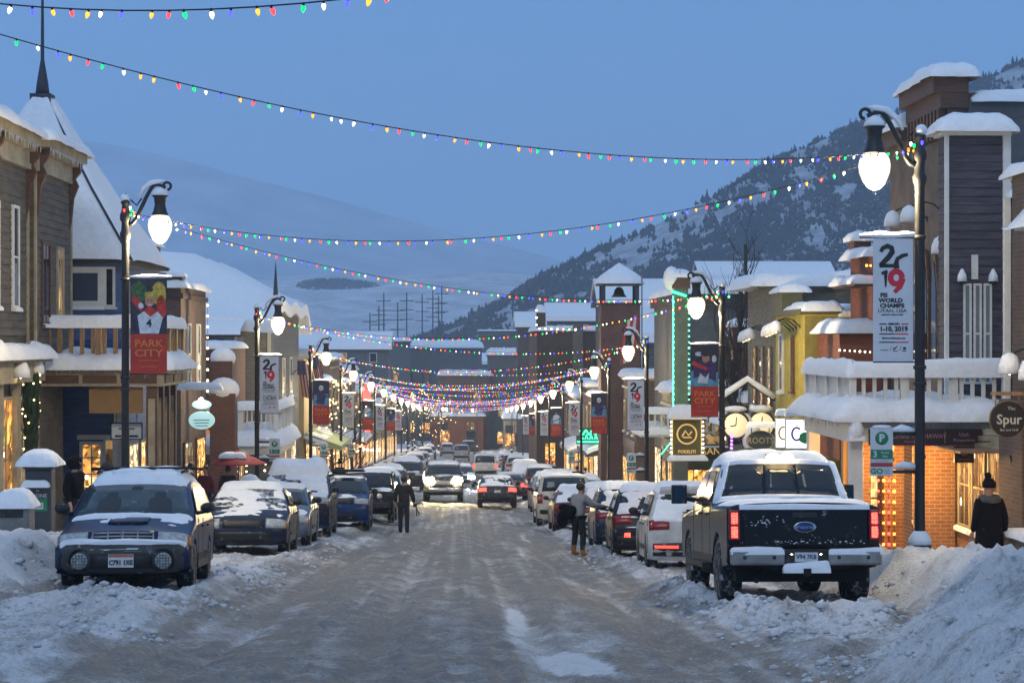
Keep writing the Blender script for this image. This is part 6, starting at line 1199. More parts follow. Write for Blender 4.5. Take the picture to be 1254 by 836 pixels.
r = empty('shop_blade_sign', P(9.55, 37.3, 0), SR, 'small dark square sign hanging under the porch before the shop window', 'hanging sign'); zc = Z(556, 37.3) - r.location.z; q = MB(); q.box(-.19, .19, -.02, .02, zc - .16, zc + .16); q.build('panel', mat('sign_plum', (.03, .012, .014), .5), r); q = MB(); q.tube([(-.2, 0, zc + .24), (.5, 0, zc + .24)], .012, 5); q.tube([(-.12, 0, zc + .24), (-.12, 0, zc + .16)], .008, 4); q.tube([(.12, 0, zc + .24), (.12, 0, zc + .16)], .008, 4); q.build('bracket', BLACKM, r); q = MB(); blob(q, 0, zc + .03, .07, .07, 0, -.021); ribbon(q, [(-.1, zc - .09), (.1, zc - .09)], .02, .003, 0, -.021); q.build('print', mat('sign_dim_print', (.16, .10, .08), .5), r)
r = empty('spot_lamp', P(9.9, 35.2, 2.35), SR, 'small black spotlight under the soffit right of the square plum sign', 'spotlight'); q = MB(); q.lathe([(.05, -.12), (.08, .06), (.085, .1)], n=10, M=Matrix.Rotation(R(40), 4, 'X')); q.tube([(0, 0, .05), (0, 0, .22)], .015, 5); q.build('body', BLACKM, r)
random.seed(11)
for k in range(5): strand('fairy_lights', f'strand of orange and red bulbs in the shop doorway, number {k + 1} from the left'.replace('number 1', 'first').replace('number 2', 'second').replace('number 3', 'third').replace('number 4', 'fourth').replace('number 5', 'fifth'), [P(9.02 + .12*k, 43.0 + .03*k, 2.4), P(9.0 + .12*k, 43, .3)], (ORNGB, NEONR)[k % 2], .22, .035, 'strands in the shop doorway')
q = MB(); q.ball((0, 0, 0), .17, 14); tag(q.build('lantern', mat('lantern_lit', (1, .5, .1), .4, em=(1, .42, .06), es=3.5), None, P(9.22, 42.6, Z(548, 42.6) - ground(42.6, 9.2))), 'round glowing orange lantern in the doorway left of the lamp post', 'lantern')
# tall brown false-front
b = Bld('tall_brown_building', 'tall brown building with stepped snow-capped cornice on the right', 11, 44.4, 1); h = b.H; t1 = h(92, 44.4); t0 = t1 - .75
b.box('wall', STUC, 0, 9, 0, 6, -2, t1 - .4); b.box('side_wall', DKGREY, .02, 9, -.04, -.002, 4, t1 - .95)
def f(q):
    q.box(-.35, .45, -.1, 3.4, t1 - .4, t1); q.box(-.18, .45, -.08, 3.4, t1 - .75, t1 - .4); q.box(-.3, .45, 3.41, 6.1, t0 - .4, t0)
    for y in np.arange(.1, 3.3, .33): q.box(-.2, 0, y, y + .14, t1 - 1.4, t1 - .75)
b.part('cornice', BROWN, f); b.snow(-.4, .6, -.2, 3.45, t1, .42); b.snow(-.35, .6, 3.5, 6.2, t0, .42); b.snow(.6, 9, -.1, 6, t1 - .55, .35); b.box('parapet', DKGREY, .46, 9, -.05, 6, t1 - .95, t1 - .55)
def f(q):
    for y in (.6, 1.5, 2.4, 3.6, 4.6): q.prism([(-.09, y, 4.6), (-.09, y + .6, 4.6), (-.09, y + .6, 6.5), (-.09, y + .3, 7.4), (-.09, y, 6.5)], (.07, 0, 0))
b.part('window', BROWN, f)
def f(q):
    for y in (.6, 1.5, 2.4, 3.6, 4.6): q.prism([(-.11, y + .09, 4.7), (-.11, y + .51, 4.7), (-.11, y + .51, 6.45), (-.11, y + .3, 7.1), (-.11, y + .09, 6.45)], (.015, 0, 0))
b.part('pane', DARKP, f)
# red wooden front
b = Bld('redwood_building', 'red-brown timber building with snowy ledges beside the 2019 banner', 10.6, 50.6, 1); h = b.H; tp = h(312, 51)
b.box('wall', REDWOOD, 0, 9, 0, 2.9, -2, tp); b.box('ledge', BROWN, -.5, .4, -.1, 2.9, h(345, 51) - .12, h(345, 51)); b.snow(-.5, .3, -.1, 2.9, h(345, 51), .28); b.snow(-.2, 9, -.1, 3, tp, .35)
b.box('pier', BR_RED, -.1, .35, 1.9, 2.6, tp, tp + .5); b.snow(-.15, .4, 1.8, 2.7, tp + .5, .35); b.box('ledge', REDWOOD, -.9, .2, -.2, 2.9, 2.6, h(405, 51)); b.snow(-1.0, .3, -.3, 2.9, h(405, 51), .38)
strand('fairy_lights', 'short row of orange bulbs on the red timber front', [P(10.35, 50.4, tp - .3), P(10.95, 50.4, tp - .3)], ORNGB, .09, .03); strand('fairy_lights', 'icicle row of white bulbs under the snowy ledge of the timber front', [P(9.6, 50.2, h(430, 51)), P(10.9, 50.2, h(432, 51))], WHITEBULB, .13, .025)
# yellow
b = Bld('yellow_building', 'bright yellow shop with snowy roof and looping gooseneck lamps', 9.4, 53.8, 1); h = b.H; tp = h(385, 54)
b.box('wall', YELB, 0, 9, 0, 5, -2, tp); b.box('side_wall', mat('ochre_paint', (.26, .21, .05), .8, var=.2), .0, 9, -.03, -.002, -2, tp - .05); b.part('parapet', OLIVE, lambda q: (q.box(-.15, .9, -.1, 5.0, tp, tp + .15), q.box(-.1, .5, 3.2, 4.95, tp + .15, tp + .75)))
b.snow(.0, 1.0, -.1, 3.1, tp + .15, .3); b.snow(-.1, .7, 3.2, 5, tp + .75, .22); b.snow(1.0, 9, 0, 5, tp, .4)
b.win('st', 0, 1.6, h(480, 55), .35, 1.6, DARKP, BROWN, 1, 1); b.win('st', 0, 3.4, h(480, 57), .7, 1.7, DARKP, WHITEW, 1, 2); b.win('st', 0, .4, .2, 2.0, 2.2, LIT1, WHITEW, 2, 1); b.win('st', 0, 2.7, .2, 2.0, 2.2, LIT4, WHITEW, 2, 1)
b.part('awning', OLIVE, lambda q: q.prism([(-.02, .1, 3.0), (-1.4, .1, 2.7), (-1.4, .1, 2.6), (-.02, .1, 2.85)], (0, 4.8, 0)))
random.seed(5)
for k in range(4): gooseneck(P(9.4, 54.5 + .55*k, h(398, 55)), SR, f'yellow-lit looping gooseneck lamp on the yellow building, {NTH[k]} of four', k=.85); 
for k in range(3): gooseneck(P(9.4, 59.3 + .6*k, h(392, 55)), SR, f'pale gooseneck lamp on the tan boarded front, {NTH[k]} of three', k=.9)
b = Bld('tan_boarded_building', 'tan lap-boarded false front with thick snowy top left of the yellow building', 9.4, 58.9, 1); h = b.H; tp = h(352, 59)
b.box('wall', TANB, 0, 9, 0, 5.6, -2, tp); b.part('cornice', TANB, lambda q: q.box(-.3, .4, -.1, 1.6, tp, tp + .25)); b.snow(-.5, 9, -.1, 5.8, tp + .1, .48, over=.15)
for y in (.5, 2.0, 3.5): b.win('st', 0, y, h(500, 60), .8, 1.9, LIT3, TANB, 1, 2)
b.win('st', 0, .4, .2, 2.2, 2.2, LIT1, BROWN, 2, 1); b.win('st', 0, 3.0, .2, 2.2, 2.2, LIT2, BROWN, 2, 1)
b.box('canopy', SHING, -1.3, 0, .2, 5, 3.5, 3.62); b.snow(-1.3, 0, .2, 5, 3.62, .3)
# hanging signs on the right
def blade(name, label, u, Y, py, w, h_, shape, m, rimm, texts, tm, arm=.6, es=0, sn=True):
    r = empty(name, P(u, Y, 0), SR, label, 'hanging sign'); zc = Z(py, Y) - r.location.z; q = MB()
    if shape == 'oval': pts = [(w/2*math.cos(a), -.03, zc + h_/2*math.sin(a)) for a in np.linspace(0, 2*PI, 32)[:-1]]
    else: pts = [(-w/2, -.03, zc - h_/2), (w/2, -.03, zc - h_/2), (w/2, -.03, zc + h_/2), (-w/2, -.03, zc + h_/2)]
    q.prism(pts, (0, .06, 0)); p_ = q.build('panel', m, r); q = MB(); A = [[(x*k + 0, y, zc + (z - zc)*k) for x, z in [(p[0], p[2]) for p in pts]] for k, y in ((1.0, -.035), (1.07, -.035), (1.07, .035), (1.0, .035))]
    q.grid(A, wrap=True, smooth=False); q.build('rim', rimm, r); lettering([(t, s, x, zc + z, sx, .004) for t, s, x, z, sx in texts], tm, r, M=Matrix.Translation((0, -.036, 0)))
    q = MB(); q.tube([(-w/2, 0, zc + h_/2 + .14), (w/2 + arm, 0, zc + h_/2 + .14)], .025, 6)
    for x in (-w/3, w/3): q.tube([(x, 0, zc + h_/2 + .14), (x, 0, zc + h_/2 - .05)], .012, 4)
    q.build('bracket', BLACKM, r)
    if sn: q = MB(); snow_pile(q, -w/2, w/2 + arm*.6, -.08, .08, zc + h_/2 + .16, .12, over=.02); q.build('snow_cover', SNOW, r)
    return r
GREEND = mat('sign_dark_green', (.035, .05, .038), .5)
blade('roots_sign', 'dark green oval sign reading ROOTS', U(931, 53), 53, 539, .72, .50, 'oval', GREEND, CREAMW, [('ROOTS', .23, 0, -.01, .95)], CREAMW, .5)
LITW = mat('lit_sign_white', (.9, .95, .95), .4, em=(.92, 1, .98), es=.9)
def colour_c(r, zc, c1, c2):
    q = MB(); a = [(.12*math.cos(t) - .06, zc + .16*math.sin(t)) for t in np.linspace(.8, 5.5, 14)]; ribbon(q, a, .05, .004, 0, -.05); q.build('print', mat(*c1), r); q = MB(); blob(q, .16, zc - .1, .16, .15, 0, -.048); q.build('print', mat(*c2), r)
for k, (px, py, c1, c2) in enumerate(((962, 530, ('print_ochre', (.45, .25, .05)), ('print_sky', (.2, .5, .7))), (978, 531, ('print_violet', (.2, .08, .4)), ('print_leaf', (.05, .4, .12))))):
    r = blade('lit_box_sign', ('left' if k == 0 else 'right') + ' of two bright white box signs with a coloured letter C', U(px, 50.5 - k*.6), 50.5 - k*.6, py, .50 if k == 0 else .66, .72, 'rect', LITW, WHITEW, [], CREAMW, .4); colour_c(r, Z(py, 50.5 - k*.6) - r.location.z, c1, c2)
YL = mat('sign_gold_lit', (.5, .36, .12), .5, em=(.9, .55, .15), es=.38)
r = blade('gilt_sign', 'square gold sign with a round crest, thick snow on top, ringed by white bulbs', U(841, 60), 60, 536, .86, 1.12, 'rect', mat('sign_brown_green', (.10, .085, .03), .5), YL, [('POKELITI', .135, 0, -.42, 1.0)], YL, .5, sn=False); zc = Z(536, 60) - r.location.z
q = MB(); q.lathe([(.27, -.032), (.27, -.045), (.32, -.045), (.32, -.032)], (0, 0, zc + .12), 24, 0, 'y', cap=False); ribbon(q, [(-.15, zc + .05), (-.05, zc + .22), (.05, zc + .08), (.15, zc + .2)], .05, .004, 0, -.05); ribbon(q, [(-.12, zc + .02), (.14, zc + .02)], .04, .004, 0, -.05); q.build('crest', YL, r); q = MB(); snow_pile(q, -.55, .55, -.25, .2, zc + .66, .38); snow_pile(q, -.55, .55, -.14, -.03, zc - .62, .12); q.build('snow_cover', SNOW, r)
strand('fairy_lights', None, [(-.49, -.06, zc + .58), (-.49, -.06, zc - .62), (.49, -.06, zc - .62), (.49, -.06, zc + .58)], WHITEBULB, .13, .03, parent=r)
# ornate double-faced clock heaped with snow
r = empty('street_clock', P(U(915, 57), 57, 0), SR, 'ornate lit street clock with pale dials heaped with snow', 'clock'); zc = Z(520, 57) - r.location.z
DIAL = mat('clock_dial_lit', (.9, .8, .55), .4, em=(1, .80, .45), es=.42)
q = MB(); q.tube([(0, 0, 0), (0, 0, zc - .2)], .09, 10); q.lathe([(.25, 0), (.2, .5), (.1, .7)], n=12); q.lathe([(.1, zc - .6), (.28, zc - .45), (.1, zc - .3)], n=12); q.build('post', BLACKM, r)
for x, ry_ in ((-.38, -.25), (.42, .1)):
    q = MB(); q.lathe([(.40, -.09), (.43, 0), (.40, .09)], (x, ry_, zc), 24, 0, 'y'); c_ = q.build('clock_case', mat('clock_bronze', (.06, .05, .045), .5, .4), r); q = MB(); q.lathe([(.35, -.09), (.35, -.10), (0, -.102)], (x, ry_, zc), 24, 0, 'y'); q.build('dial', DIAL, c_); q = MB(); ribbon(q, [(x, zc), (x + .02, zc + .24)], .03, .003, 0, ry_ - .103); ribbon(q, [(x, zc), (x - .16, zc - .03)], .035, .003, 0, ry_ - .103); q.build('hands', INK, c_)
q = MB(); q.ball((-.38, -.2, zc + .46), .30, 12, 0, (1.2, .8, .35)); q.ball((.42, .1, zc + .46), .30, 12, 0, (1.2, .8, .4)); q.ball((.1, -.2, zc - .35), .32, 12, 0, (.9, .8, 1.5)); q.ball((-.05, -.1, zc + .05), .25, 12, 0, (.7, .8, 1.2)); q.build('snow_cover', SNOW, r)
q = MB(); A0 = [(-.8, zc + .72), (0, zc + 1.25), (.8, zc + .72)]; q.tube([(p[0], 0, p[1]) for p in A0], .06, 6); q.build('canopy', BLACKM, r); q = MB(); q.tube([(p[0], 0, p[1] + .08) for p in [(-.8, zc + .72), (-.4, zc + .98), (0, zc + 1.25), (.4, zc + .98), (.8, zc + .72)]], .10, 8); q.build('snow_cover', SNOW, r)
strand('fairy_lights', 'violet fairy lights hanging below the ornate clock', [P(U(896, 56.5), 56.5, zc - .3), P(U(895, 56.5), 56.5, zc - 1.6)], VIOB, .1, .035)
# long low brick range set back, with chimney
b = Bld('low_brick_building', 'low red brick building set back behind the bare poplar', 11.2, 68, 1); h = b.H; tp = h(408, 70)
b.box('wall', BR_RED, 0, 14, 0, 14, -2, tp); b.snow(-.2, 14, -.2, 14, tp, .8); b.box('chimney', BR_RED, -1.4, -.5, 3, 3.8, -2, h(398, 71)); b.snow(-1.5, -.4, 2.9, 3.9, h(398, 71), .3)
strand('fairy_lights', 'row of white bulbs below the poplar on the low brick wall', [P(9.7, 67.5, h(471, 68)), P(12, 67.5, h(472, 68))], WHITEBULB, .2, .05)
b = Bld('flat_roof_block', 'dark flat-roofed block carrying a deep slab of snow, hung with green bulbs', 9.6, 86, 1); h = b.H; tp = h(372, 86)
b.box('wall', DKGREY, 0, 18, 0, 12, -2, tp); b.box('parapet', BR_DK, -.2, 18, -.3, 12, tp, tp + .5); b.snow(-.2, 18, -.3, 12, tp + .5, .8)
strand('fairy_lights', 'green bulbs strung along the dark flat-roofed block', [P(9.2, 85.4, h(364, 86)), P(15, 85.4, h(362, 86))], GREENBULB, .9, .06)
for k in range(3): b.win('st', 0, .6 + 3.8*k, .3, 3, 2.3, (LIT1, LIT2, LIT4)[k], BROWN, 3, 1)
# slim pillar washed in green light
b = Bld('green_lit_pillar', 'slim tall pillar washed with green light and edged with bulbs', U(833, 78), 78, 1, 'sign tower'); h = b.H; tp = h(338, 78)
b.box('shaft', mat('pillar_plaster', (.09, .10, .085), .7, var=.2), -.28, .28, -.3, .3, -1, tp); b.box('cap', BROWN, -.36, .36, -.36, .36, tp - .5, tp); b.snow(-.36, .36, -.36, .36, tp, .5); b.part('snow_cover', SNOW, lambda q: q.ball((-.35, 0, tp - .1), .42, 12, 0, (.8, 1, 1.2)))
q = MB(); q.tube([(-.36, -.37, tp - .62), (.2, -.37, tp - .8)], .05, 6); q.tube([(-.32, -.34, tp - .8), (-.32, -.34, 3.4), (-.8, -.34, 2.8)], .022, 5); q.build('neon_tube', NEONG, b.r)
for sx_ in (-.31, .31): strand('fairy_lights', None, [(sx_, -.34, tp - .9), (sx_, -.34, 2.6)], GREENBULB, .22, .04, parent=b.r)
gl = bpy.data.lights.new('green_wash', 'SPOT'); gl.energy = 200; gl.color = (.08, 1, .42); gl.spot_size = R(60); go = bpy.data.objects.new('lamp_light', gl); col.objects.link(go); go.parent = b.r; go.location = (.1, -2.2, 1.8); go.rotation_euler = (R(158), 0, 0)
b.part('flood_lamp', BLACKM, lambda q: (q.box(-.1, .3, -2.45, -2.25, 1.45, 1.75), q.tube([(.1, -2.35, 1.5), (.1, -.3, 1.3)], .03, 5)))
# shops further down on the right
b = shop(1, 64.8, 3, 4.4, BR_DK, 'dark narrow front behind the second right lamp', LIT1, win_=1, u=9.5)
b = shop(1, 80.5, 4.6, 5.2, OLIVE, 'olive shop with gold lettering ARTISANS next to the green-lit pillar', LIT1, u=8.7, win_=2, band=mat('band_dark_olive', (.03, .035, .02), .5)); sb = b.box('sign_board', mat('band_dark_olive', (.03, .035, .02), .5), -.05, 2.5, -.12, -.05, 2.6, 3.2); lettering([('ARTISANS', .42, 1.2, 2.9, .95)], YL, sb, M=Matrix.Translation((0, -.125, 0)))
b.box('porch_floor', WHITEW, -1.4, 0, -.3, 4.4, 3.5, 3.65); b.snow(-1.4, 0, -.3, 4.4, 3.65, .4); railing(b, 'railing', -1.35, -.25, 1.6, -.25, 3.6, 4.5, WHITEW, .25, .08, .25)
b.win('cam', 0, .2, .3, 1.8, 1.9, LIT2, BROWN, 3, 1)
RS = [(99, 8, 6.4, BR_BRN, 'brown brick shop before the bell tower on the right', LIT2, None), (116, 9, 6.8, STUC, 'brown stucco shop past the bell tower', LIT1, mat('awning_dark', (.05, .06, .05), .7)), (126, 9, 6.0, GREYB, 'grey boarded shop with low roof halfway down the right side', LIT4, None), (136, 11, 7, BR_RED, 'red brick shop halfway down the right side', LIT1, mat('awning_cream', (.4, .38, .26), .7)), (148, 10, 6.4, TANB, 'tan boarded shop halfway down the right side', LIT2, None), (159, 12, 7, BR_BRN, 'second brown brick shop on the right', LIT4, None)]
for Y0, ln, hh, wl, lb, pn, aw in RS: shop(1, Y0, ln, hh, wl, lb, pn, awn=aw, u=8.8)
for Y0, ln, hh, wl, lb, pn in ((203, 12, 7, STUC, 'far stucco shop on the right', LIT1), (216, 14, 6, CREAMW, 'far cream building with small windows near the end of the right side', LIT3)): shop(1, Y0, ln, hh, wl, lb, pn, u=8.8)
# green neon shopfront
r = empty('neon_sign', P(9.0, 117, 0), SR, 'green neon sign with glowing lettering across a shop on the right', 'neon sign'); q = MB(); q.box(-2.2, .6, -.1, 0, 3.2, 4.2); q.build('panel', mat('neon_board', (.02, .06, .04), .5), r)
q = MB(); rr_ = random.Random(4)
for k in range(40): x = -2.1 + 2.6*k/39; q.ball((x, -.14, 3.9 + .12*math.sin(k*1.1)), .055, 6); q.ball((x, -.14, 3.35), .05, 6)
for k in range(9): x = -1.95 + .28*k; q.tube([(x, -.14, 3.5), (x + .08, -.14, 3.78), (x + .16, -.14, 3.5)], .03, 5)
q.build('neon_tube', NEONG, r)
# bell tower
b = Bld('bell_tower', 'red brick bell tower with open belfry and snowy pyramid roof', U(736, 109), 109, 1, 'tower'); h = b.H; w_ = U(784, 109) - U(736, 109); tb = h(373, 109); te = h(349, 109)
b.box('wall', BR_RED, 0, w_, 0, w_, -2, tb); b.box('cornice', BR_DK, -.1, w_ + .1, -.1, w_ + .1, tb, tb + .12)
for x, y in ((.05, .05), (w_ - .25, .05), (.05, w_ - .25), (w_ - .25, w_ - .25)): b.box('belfry_post', mat('belfry_timber', (.03, .04, .07), .6), x, x + .2, y, y + .2, tb + .12, te)
b.part('roof', SHING, lambda q: (q.box(-.15, w_ + .15, -.15, w_ + .15, te, te + .1), [q.face([(-.15 if i in (0, 3) else w_ + .15, -.15 if i in (0, 1) else w_ + .15, te + .1) for i in (k, (k + 1) % 4)] + [(w_/2, w_/2, te + .9)]) for k in range(4)]))
def f(q):
    c = w_/2; A = []
    for t in np.linspace(0, 1, 8): k = (1 - t)*(c + .25); A.append([(c + k*x, c + k*y, te + .1 + .95*t + .25*min(1, t*5 + .1)) for x, y in ((-1, -1), (0, -1.02), (1, -1), (1.02, 0), (1, 1), (0, 1.02), (-1, 1), (-1.02, 0))])
    q.grid([[(p[0], p[1], te + .08) for p in A[0]]] + A, wrap=True)
b.part('snow_cover', SNOW, f); b.part('bell', mat('bell_bronze', (.06, .045, .03), .4, .6), lambda q: q.lathe([(.45, tb + .45), (.32, tb + .6), (.25, tb + .85), (.12, tb + 1.0), (.02, tb + 1.02)], (w_/2, w_/2, 0), 14))
r = empty('flag_pole', P(U(786, 101), 101, 0), SR, 'tall bare flagpole with a limp striped flag right of the bell tower', 'flagpole'); zt = Z(332, 101) - r.location.z; q = MB(); q.tube([(0, 0, 0), (0, 0, zt)], [.06, .04], 6); q.ball((0, 0, zt), .08, 8); q.build('pole', mat('pole_grey', (.2, .21, .22), .5), r)
q = MB()
for j in range(5): q.grid([[(-.1 - .16*j - .16*t - .03*i, .08*math.sin(2*j + t + i), zt - 2.2 - .28*i - .1*j) for t in (0, 1)] for i in range(9)], j % 2)
q.build('flag', [FLAGR, FLAGW], r)
# dark red brick hall with bulb-outlined cornice
b = Bld('red_brick_hall', 'dark red brick hall outlined with white bulbs down the right side', U(657, 172), 172, 1); h = b.H; w_ = U(714, 172) - U(657, 172); tp = h(404, 172)
b.box('wall', BR_DK, 0, w_ + 4, 0, 20, -2, tp); b.snow(0, w_ + 4, 0, 20, tp, .5); b.box('pilaster', TANB, w_ - .9, w_, -.25, -.003, -2, tp + .6); b.box('parapet', BR_DK, 0, .8, .1, .8, tp, tp + 1.6); b.snow(-.05, .85, .05, .9, tp + 1.6, .9)
strand('fairy_lights', 'white bulbs outlining the cornice of the dark red brick hall', [P(U(657, 171), 171, h(376, 171)), P(U(657, 171), 171, tp + .1), P(U(708, 171), 171, tp + .1)], WHITEBULB, .5, .09)
for k in range(2): b.win('cam', 0, .7 + 1.6*k, 1.0, 1.0, 2.0, LIT2, BROWN, 1, 2)
# what closes the street far off
FAR = [('far_building', 'tan flat-topped block with pilasters across the foot of the street', 587, 660, 407, 430, TANB, .3), ('far_building', 'pale grey long building left of the tan block, deep snow on its roof', 452, 590, 428, 372, GREYB, 1.6), ('far_building', 'brown block closing the foot of the street', 538, 600, 462, 318, BR_BRN, .8), ('far_building', 'dark glass-fronted building with rounded snowy roof by the brick hall', 598, 662, 437, 322, GREYB, 1.2), ('far_building', 'grey flat block on the left behind the bulb strings', 440, 500, 420, 352, GREYB, .8), ('far_building', 'dark long house with low snowy roof left of the far blocks', 390, 470, 447, 300, DKGREY, 1.0), ('far_building', 'small snowy-roofed cream house with three dark windows at the street end', 618, 640, 515, 300, CREAMW, 1.6), ('far_building', 'brown wooden building at the centre of the street end', 528, 592, 512, 312, REDWOOD, .5), ('far_building', 'grey-blue building with shop lights right of the street end', 586, 622, 508, 330, GREYB, 1.6)]
for nm_, lb, x0, x1, py, Y, m_, sn in FAR:
    b = Bld(nm_, lb, U(x0, Y), Y, 1); w_ = U(x1, Y) - U(x0, Y); tp = b.H(py, Y); b.box('wall', m_, 0, w_, 0, 14, -3, tp); b.box('parapet', DKGREY, -.2, w_ + .2, -.2, 14, tp, tp + .4); b.snow(-.2, w_ + .2, -.2, 14, tp + .4, sn, over=.2)
    n = max(2, int(w_/3))
    for k in range(n):
        if tp > 8: b.win('cam', 0, w_*(k + .5)/n - .6, tp*.36, 1.2, 1.8, (LIT3, DARKP, LIT2, DARKP)[k % 4], DKGREY, 1, 2, sill=False)
        if tp > 4: b.win('cam', 0, w_*(k + .5)/n - .6, tp*.62, 1.2, min(2, tp*.25), (DARKP, LIT3, DARKP)[k % 3], DKGREY, 1, 2, sill=False)
        b.win('cam', 0, w_*(k + .5)/n - .7, 1.0, 1.6, 2.0, (LIT2, DARKP, LIT1)[k % 3], TANB, 1, 1, sill=False)
for k, (px, py, Y, w_, hh, lb) in enumerate(((716, 383, 250, 9, 9, 'snow-roofed house on the slope left of the bell tower'), (805, 360, 160, 9, 6, 'snow-roofed house on the slope right of the bell tower'), (690, 392, 300, 14, 8, 'wide snowy roof behind the red brick hall'), (815, 400, 130, 5, 6, 'stepped snowy roof between the tower and the green pillar'), (560, 440, 420, 30, 8, 'large snowfield roof far behind the bulb strings'), (940, 332, 240, 16, 8, 'snow-roofed house on the hillside above the tan boarded front'), (420, 418, 260, 12, 8, 'snow-roofed house left of the far grey block'))):
    b = Bld('hillside_house', lb, U(px, Y) - w_/2, Y, 1, 'house'); tp = b.H(py, Y); b.box('wall', (GREYB, TANB, BR_DK)[k % 3], 0, w_, 0, 8, min(-3, tp - hh), tp - 1)
    b.part('roof', SHING, lambda q: q.prism([(-.4, -.5, tp - 1), (-.4, 8.5, tp - 1), (-.4, 4, tp + .9)], (w_ + .8, 0, 0))); b.part('snow_cover', SNOW, lambda q: q.grid([[(x, y, tp - .95 + .45 + 1.9*(1 - abs(y - 4)/4.5)) for y in (-.6, 1, 2.5, 4, 5.5, 7, 8.6)] for x in np.linspace(-.5, w_ + .5, 8)])); b.part('fascia', SNOW, lambda q: q.box(-.5, w_ + .5, -.62, -.5, tp - 1.05, tp - .4))
    for j in range(3): b.win('cam', 0, w_*(j + .5)/3 - .5, tp - 2.8, 1.0, 1.3, (DARKP, LIT3, DARKP)[j], WHITEW, 1, 1, sill=False)
# power poles across the valley
for k, (px, p0, p1) in enumerate(((453, 405, 383), (464, 410, 375), (470, 410, 358), (487, 405, 370), (498, 412, 358), (517, 400, 360), (530, 395, 356), (537, 395, 362), (541, 395, 350), (628, 405, 362))):
    Y = 640 + 8*k; r = empty('power_pole', Vector(((px - 627)*Y/F, Y, -26)), 0, f'thin dark power pole in the valley, {(NTH + ["last"])[k]} from the left' if k else 'thin dark power pole in the valley, leftmost', 'power pole', 'power poles in the valley'); zt = Z(p1, Y) + 26; q = MB(); q.tube([(0, 0, 0), (0, 0, zt)], [.35, .22], 5); q.build('pole', mat('pole_dark', (.03, .032, .04), .8), r); q = MB()
    for j in range(3): q.box(-2.4, 2.4, -.12, .12, zt - 3 - 3.2*j, zt - 2.7 - 3.2*j)
    q.build('cross_arm', MT['pole_dark'], r)
# bare trees
BARK = mat('bare_bark', (.05, .043, .04), .9, var=.3, snow=.1)
def bare_tree(name, label, loc, hgt, spread, lv=5, n0=7, up=.8, m=BARK, lights=None, seed=1, r0=.13):
    rr = random.Random(seed); r = empty(name, loc, 0, label, 'tree'); q = MB(); tips = []; qt = MB()
    trunk = [(rr.uniform(-.05, .05)*k, rr.uniform(-.05, .05)*k, hgt*.85*k/6) for k in range(7)]; qt.tube(trunk, [r0*(1 - .13*k) for k in range(7)], 7)
    def br(p, d, l, rad, dep):
        pts = [p]; dd = d
        for i in range(3): dd = (dd + Vector((rr.uniform(-.2, .2), rr.uniform(-.2, .2), .12*up))).normalized(); pts.append(pts[-1] + dd*l/3)
        q.tube(pts, [rad, rad*.8, rad*.6, rad*.4], 4, cap=False); tips.append(pts[-1]); tips.append(pts[2])
        if dep > 0:
            for i in range(rr.randint(2, 3)): a = rr.uniform(0, 6.28); nd = (dd + Vector((math.cos(a), math.sin(a), .2))*(.75 - .35*up)).normalized(); br(pts[rr.randint(1, 3)], nd, l*rr.uniform(.55, .8), rad*.5, dep - 1)
    for k in range(n0*3):
        t = .12 + .85*k/(n0*3); i = min(5, int(t*6)); p = Vector(trunk[i]).lerp(Vector(trunk[i+1]), t*6 - i); a = rr.uniform(0, 6.28); br(p, Vector((math.cos(a)*(1 - up*.75), math.sin(a)*(1 - up*.75), up)).normalized(), spread*(1.15 - .85*t)*rr.uniform(.7, 1.2), r0*.3*(1.2 - t), 2)
    qt.build('trunk', m, r); q.build('crown', m, r)
    if lights:
        q = MB()
        for p in tips[::4]: q.ball(p, .04, 4)
        q.build('bulbs', lights, r)['kind'] = 'stuff'
    return r
bare_tree('poplar_tree', 'tall bare upright poplar right of the green-lit pillar', P(U(905, 66), 66, 0), 11.6, 2.6, up=.93, n0=16, seed=3, r0=.2)
bare_tree('bare_tree', 'small bare tree between the low brick wall and the tan boarded front', P(U(918, 65), 65, 0), 6.0, 1.8, up=.85, n0=10, seed=9, r0=.1)
bare_tree('fairy_light_tree', 'bare tree covered in golden fairy lights at the left end of the street', P(U(518, 225), 225, 0), 9, 3.2, up=.35, n0=12, seed=4, lights=WARMB)
bare_tree('fairy_light_tree', 'smaller golden-lit bare tree beside the first 2019 banner row on the left', P(U(408, 112), 112, 0), 7.2, 1.6, up=.4, n0=9, seed=6, lights=WARMB)
bare_tree('bare_tree', 'dark bare tree beyond the two flags on the left', P(U(432, 118), 118, 0), 7.5, 1.6, up=.5, n0=9, seed=8)

for k, (px, py) in enumerate(((500, 508), (508, 512), (516, 510), (537, 509), (541, 516), (584, 511), (629, 512), (634, 505))):
    Y = 285 + 3*k; r = copy_tree(lp); r.location = P(U(px, Y), Y, 0); r.rotation_euler.z = SR + (PI if px < 566 else 0); tag(r, f'tiny distant street lamp at the foot of the street, {NTH[k].replace("nearest", "first")} from the left', 'street lamp', 'distant lamps at the foot of the street')
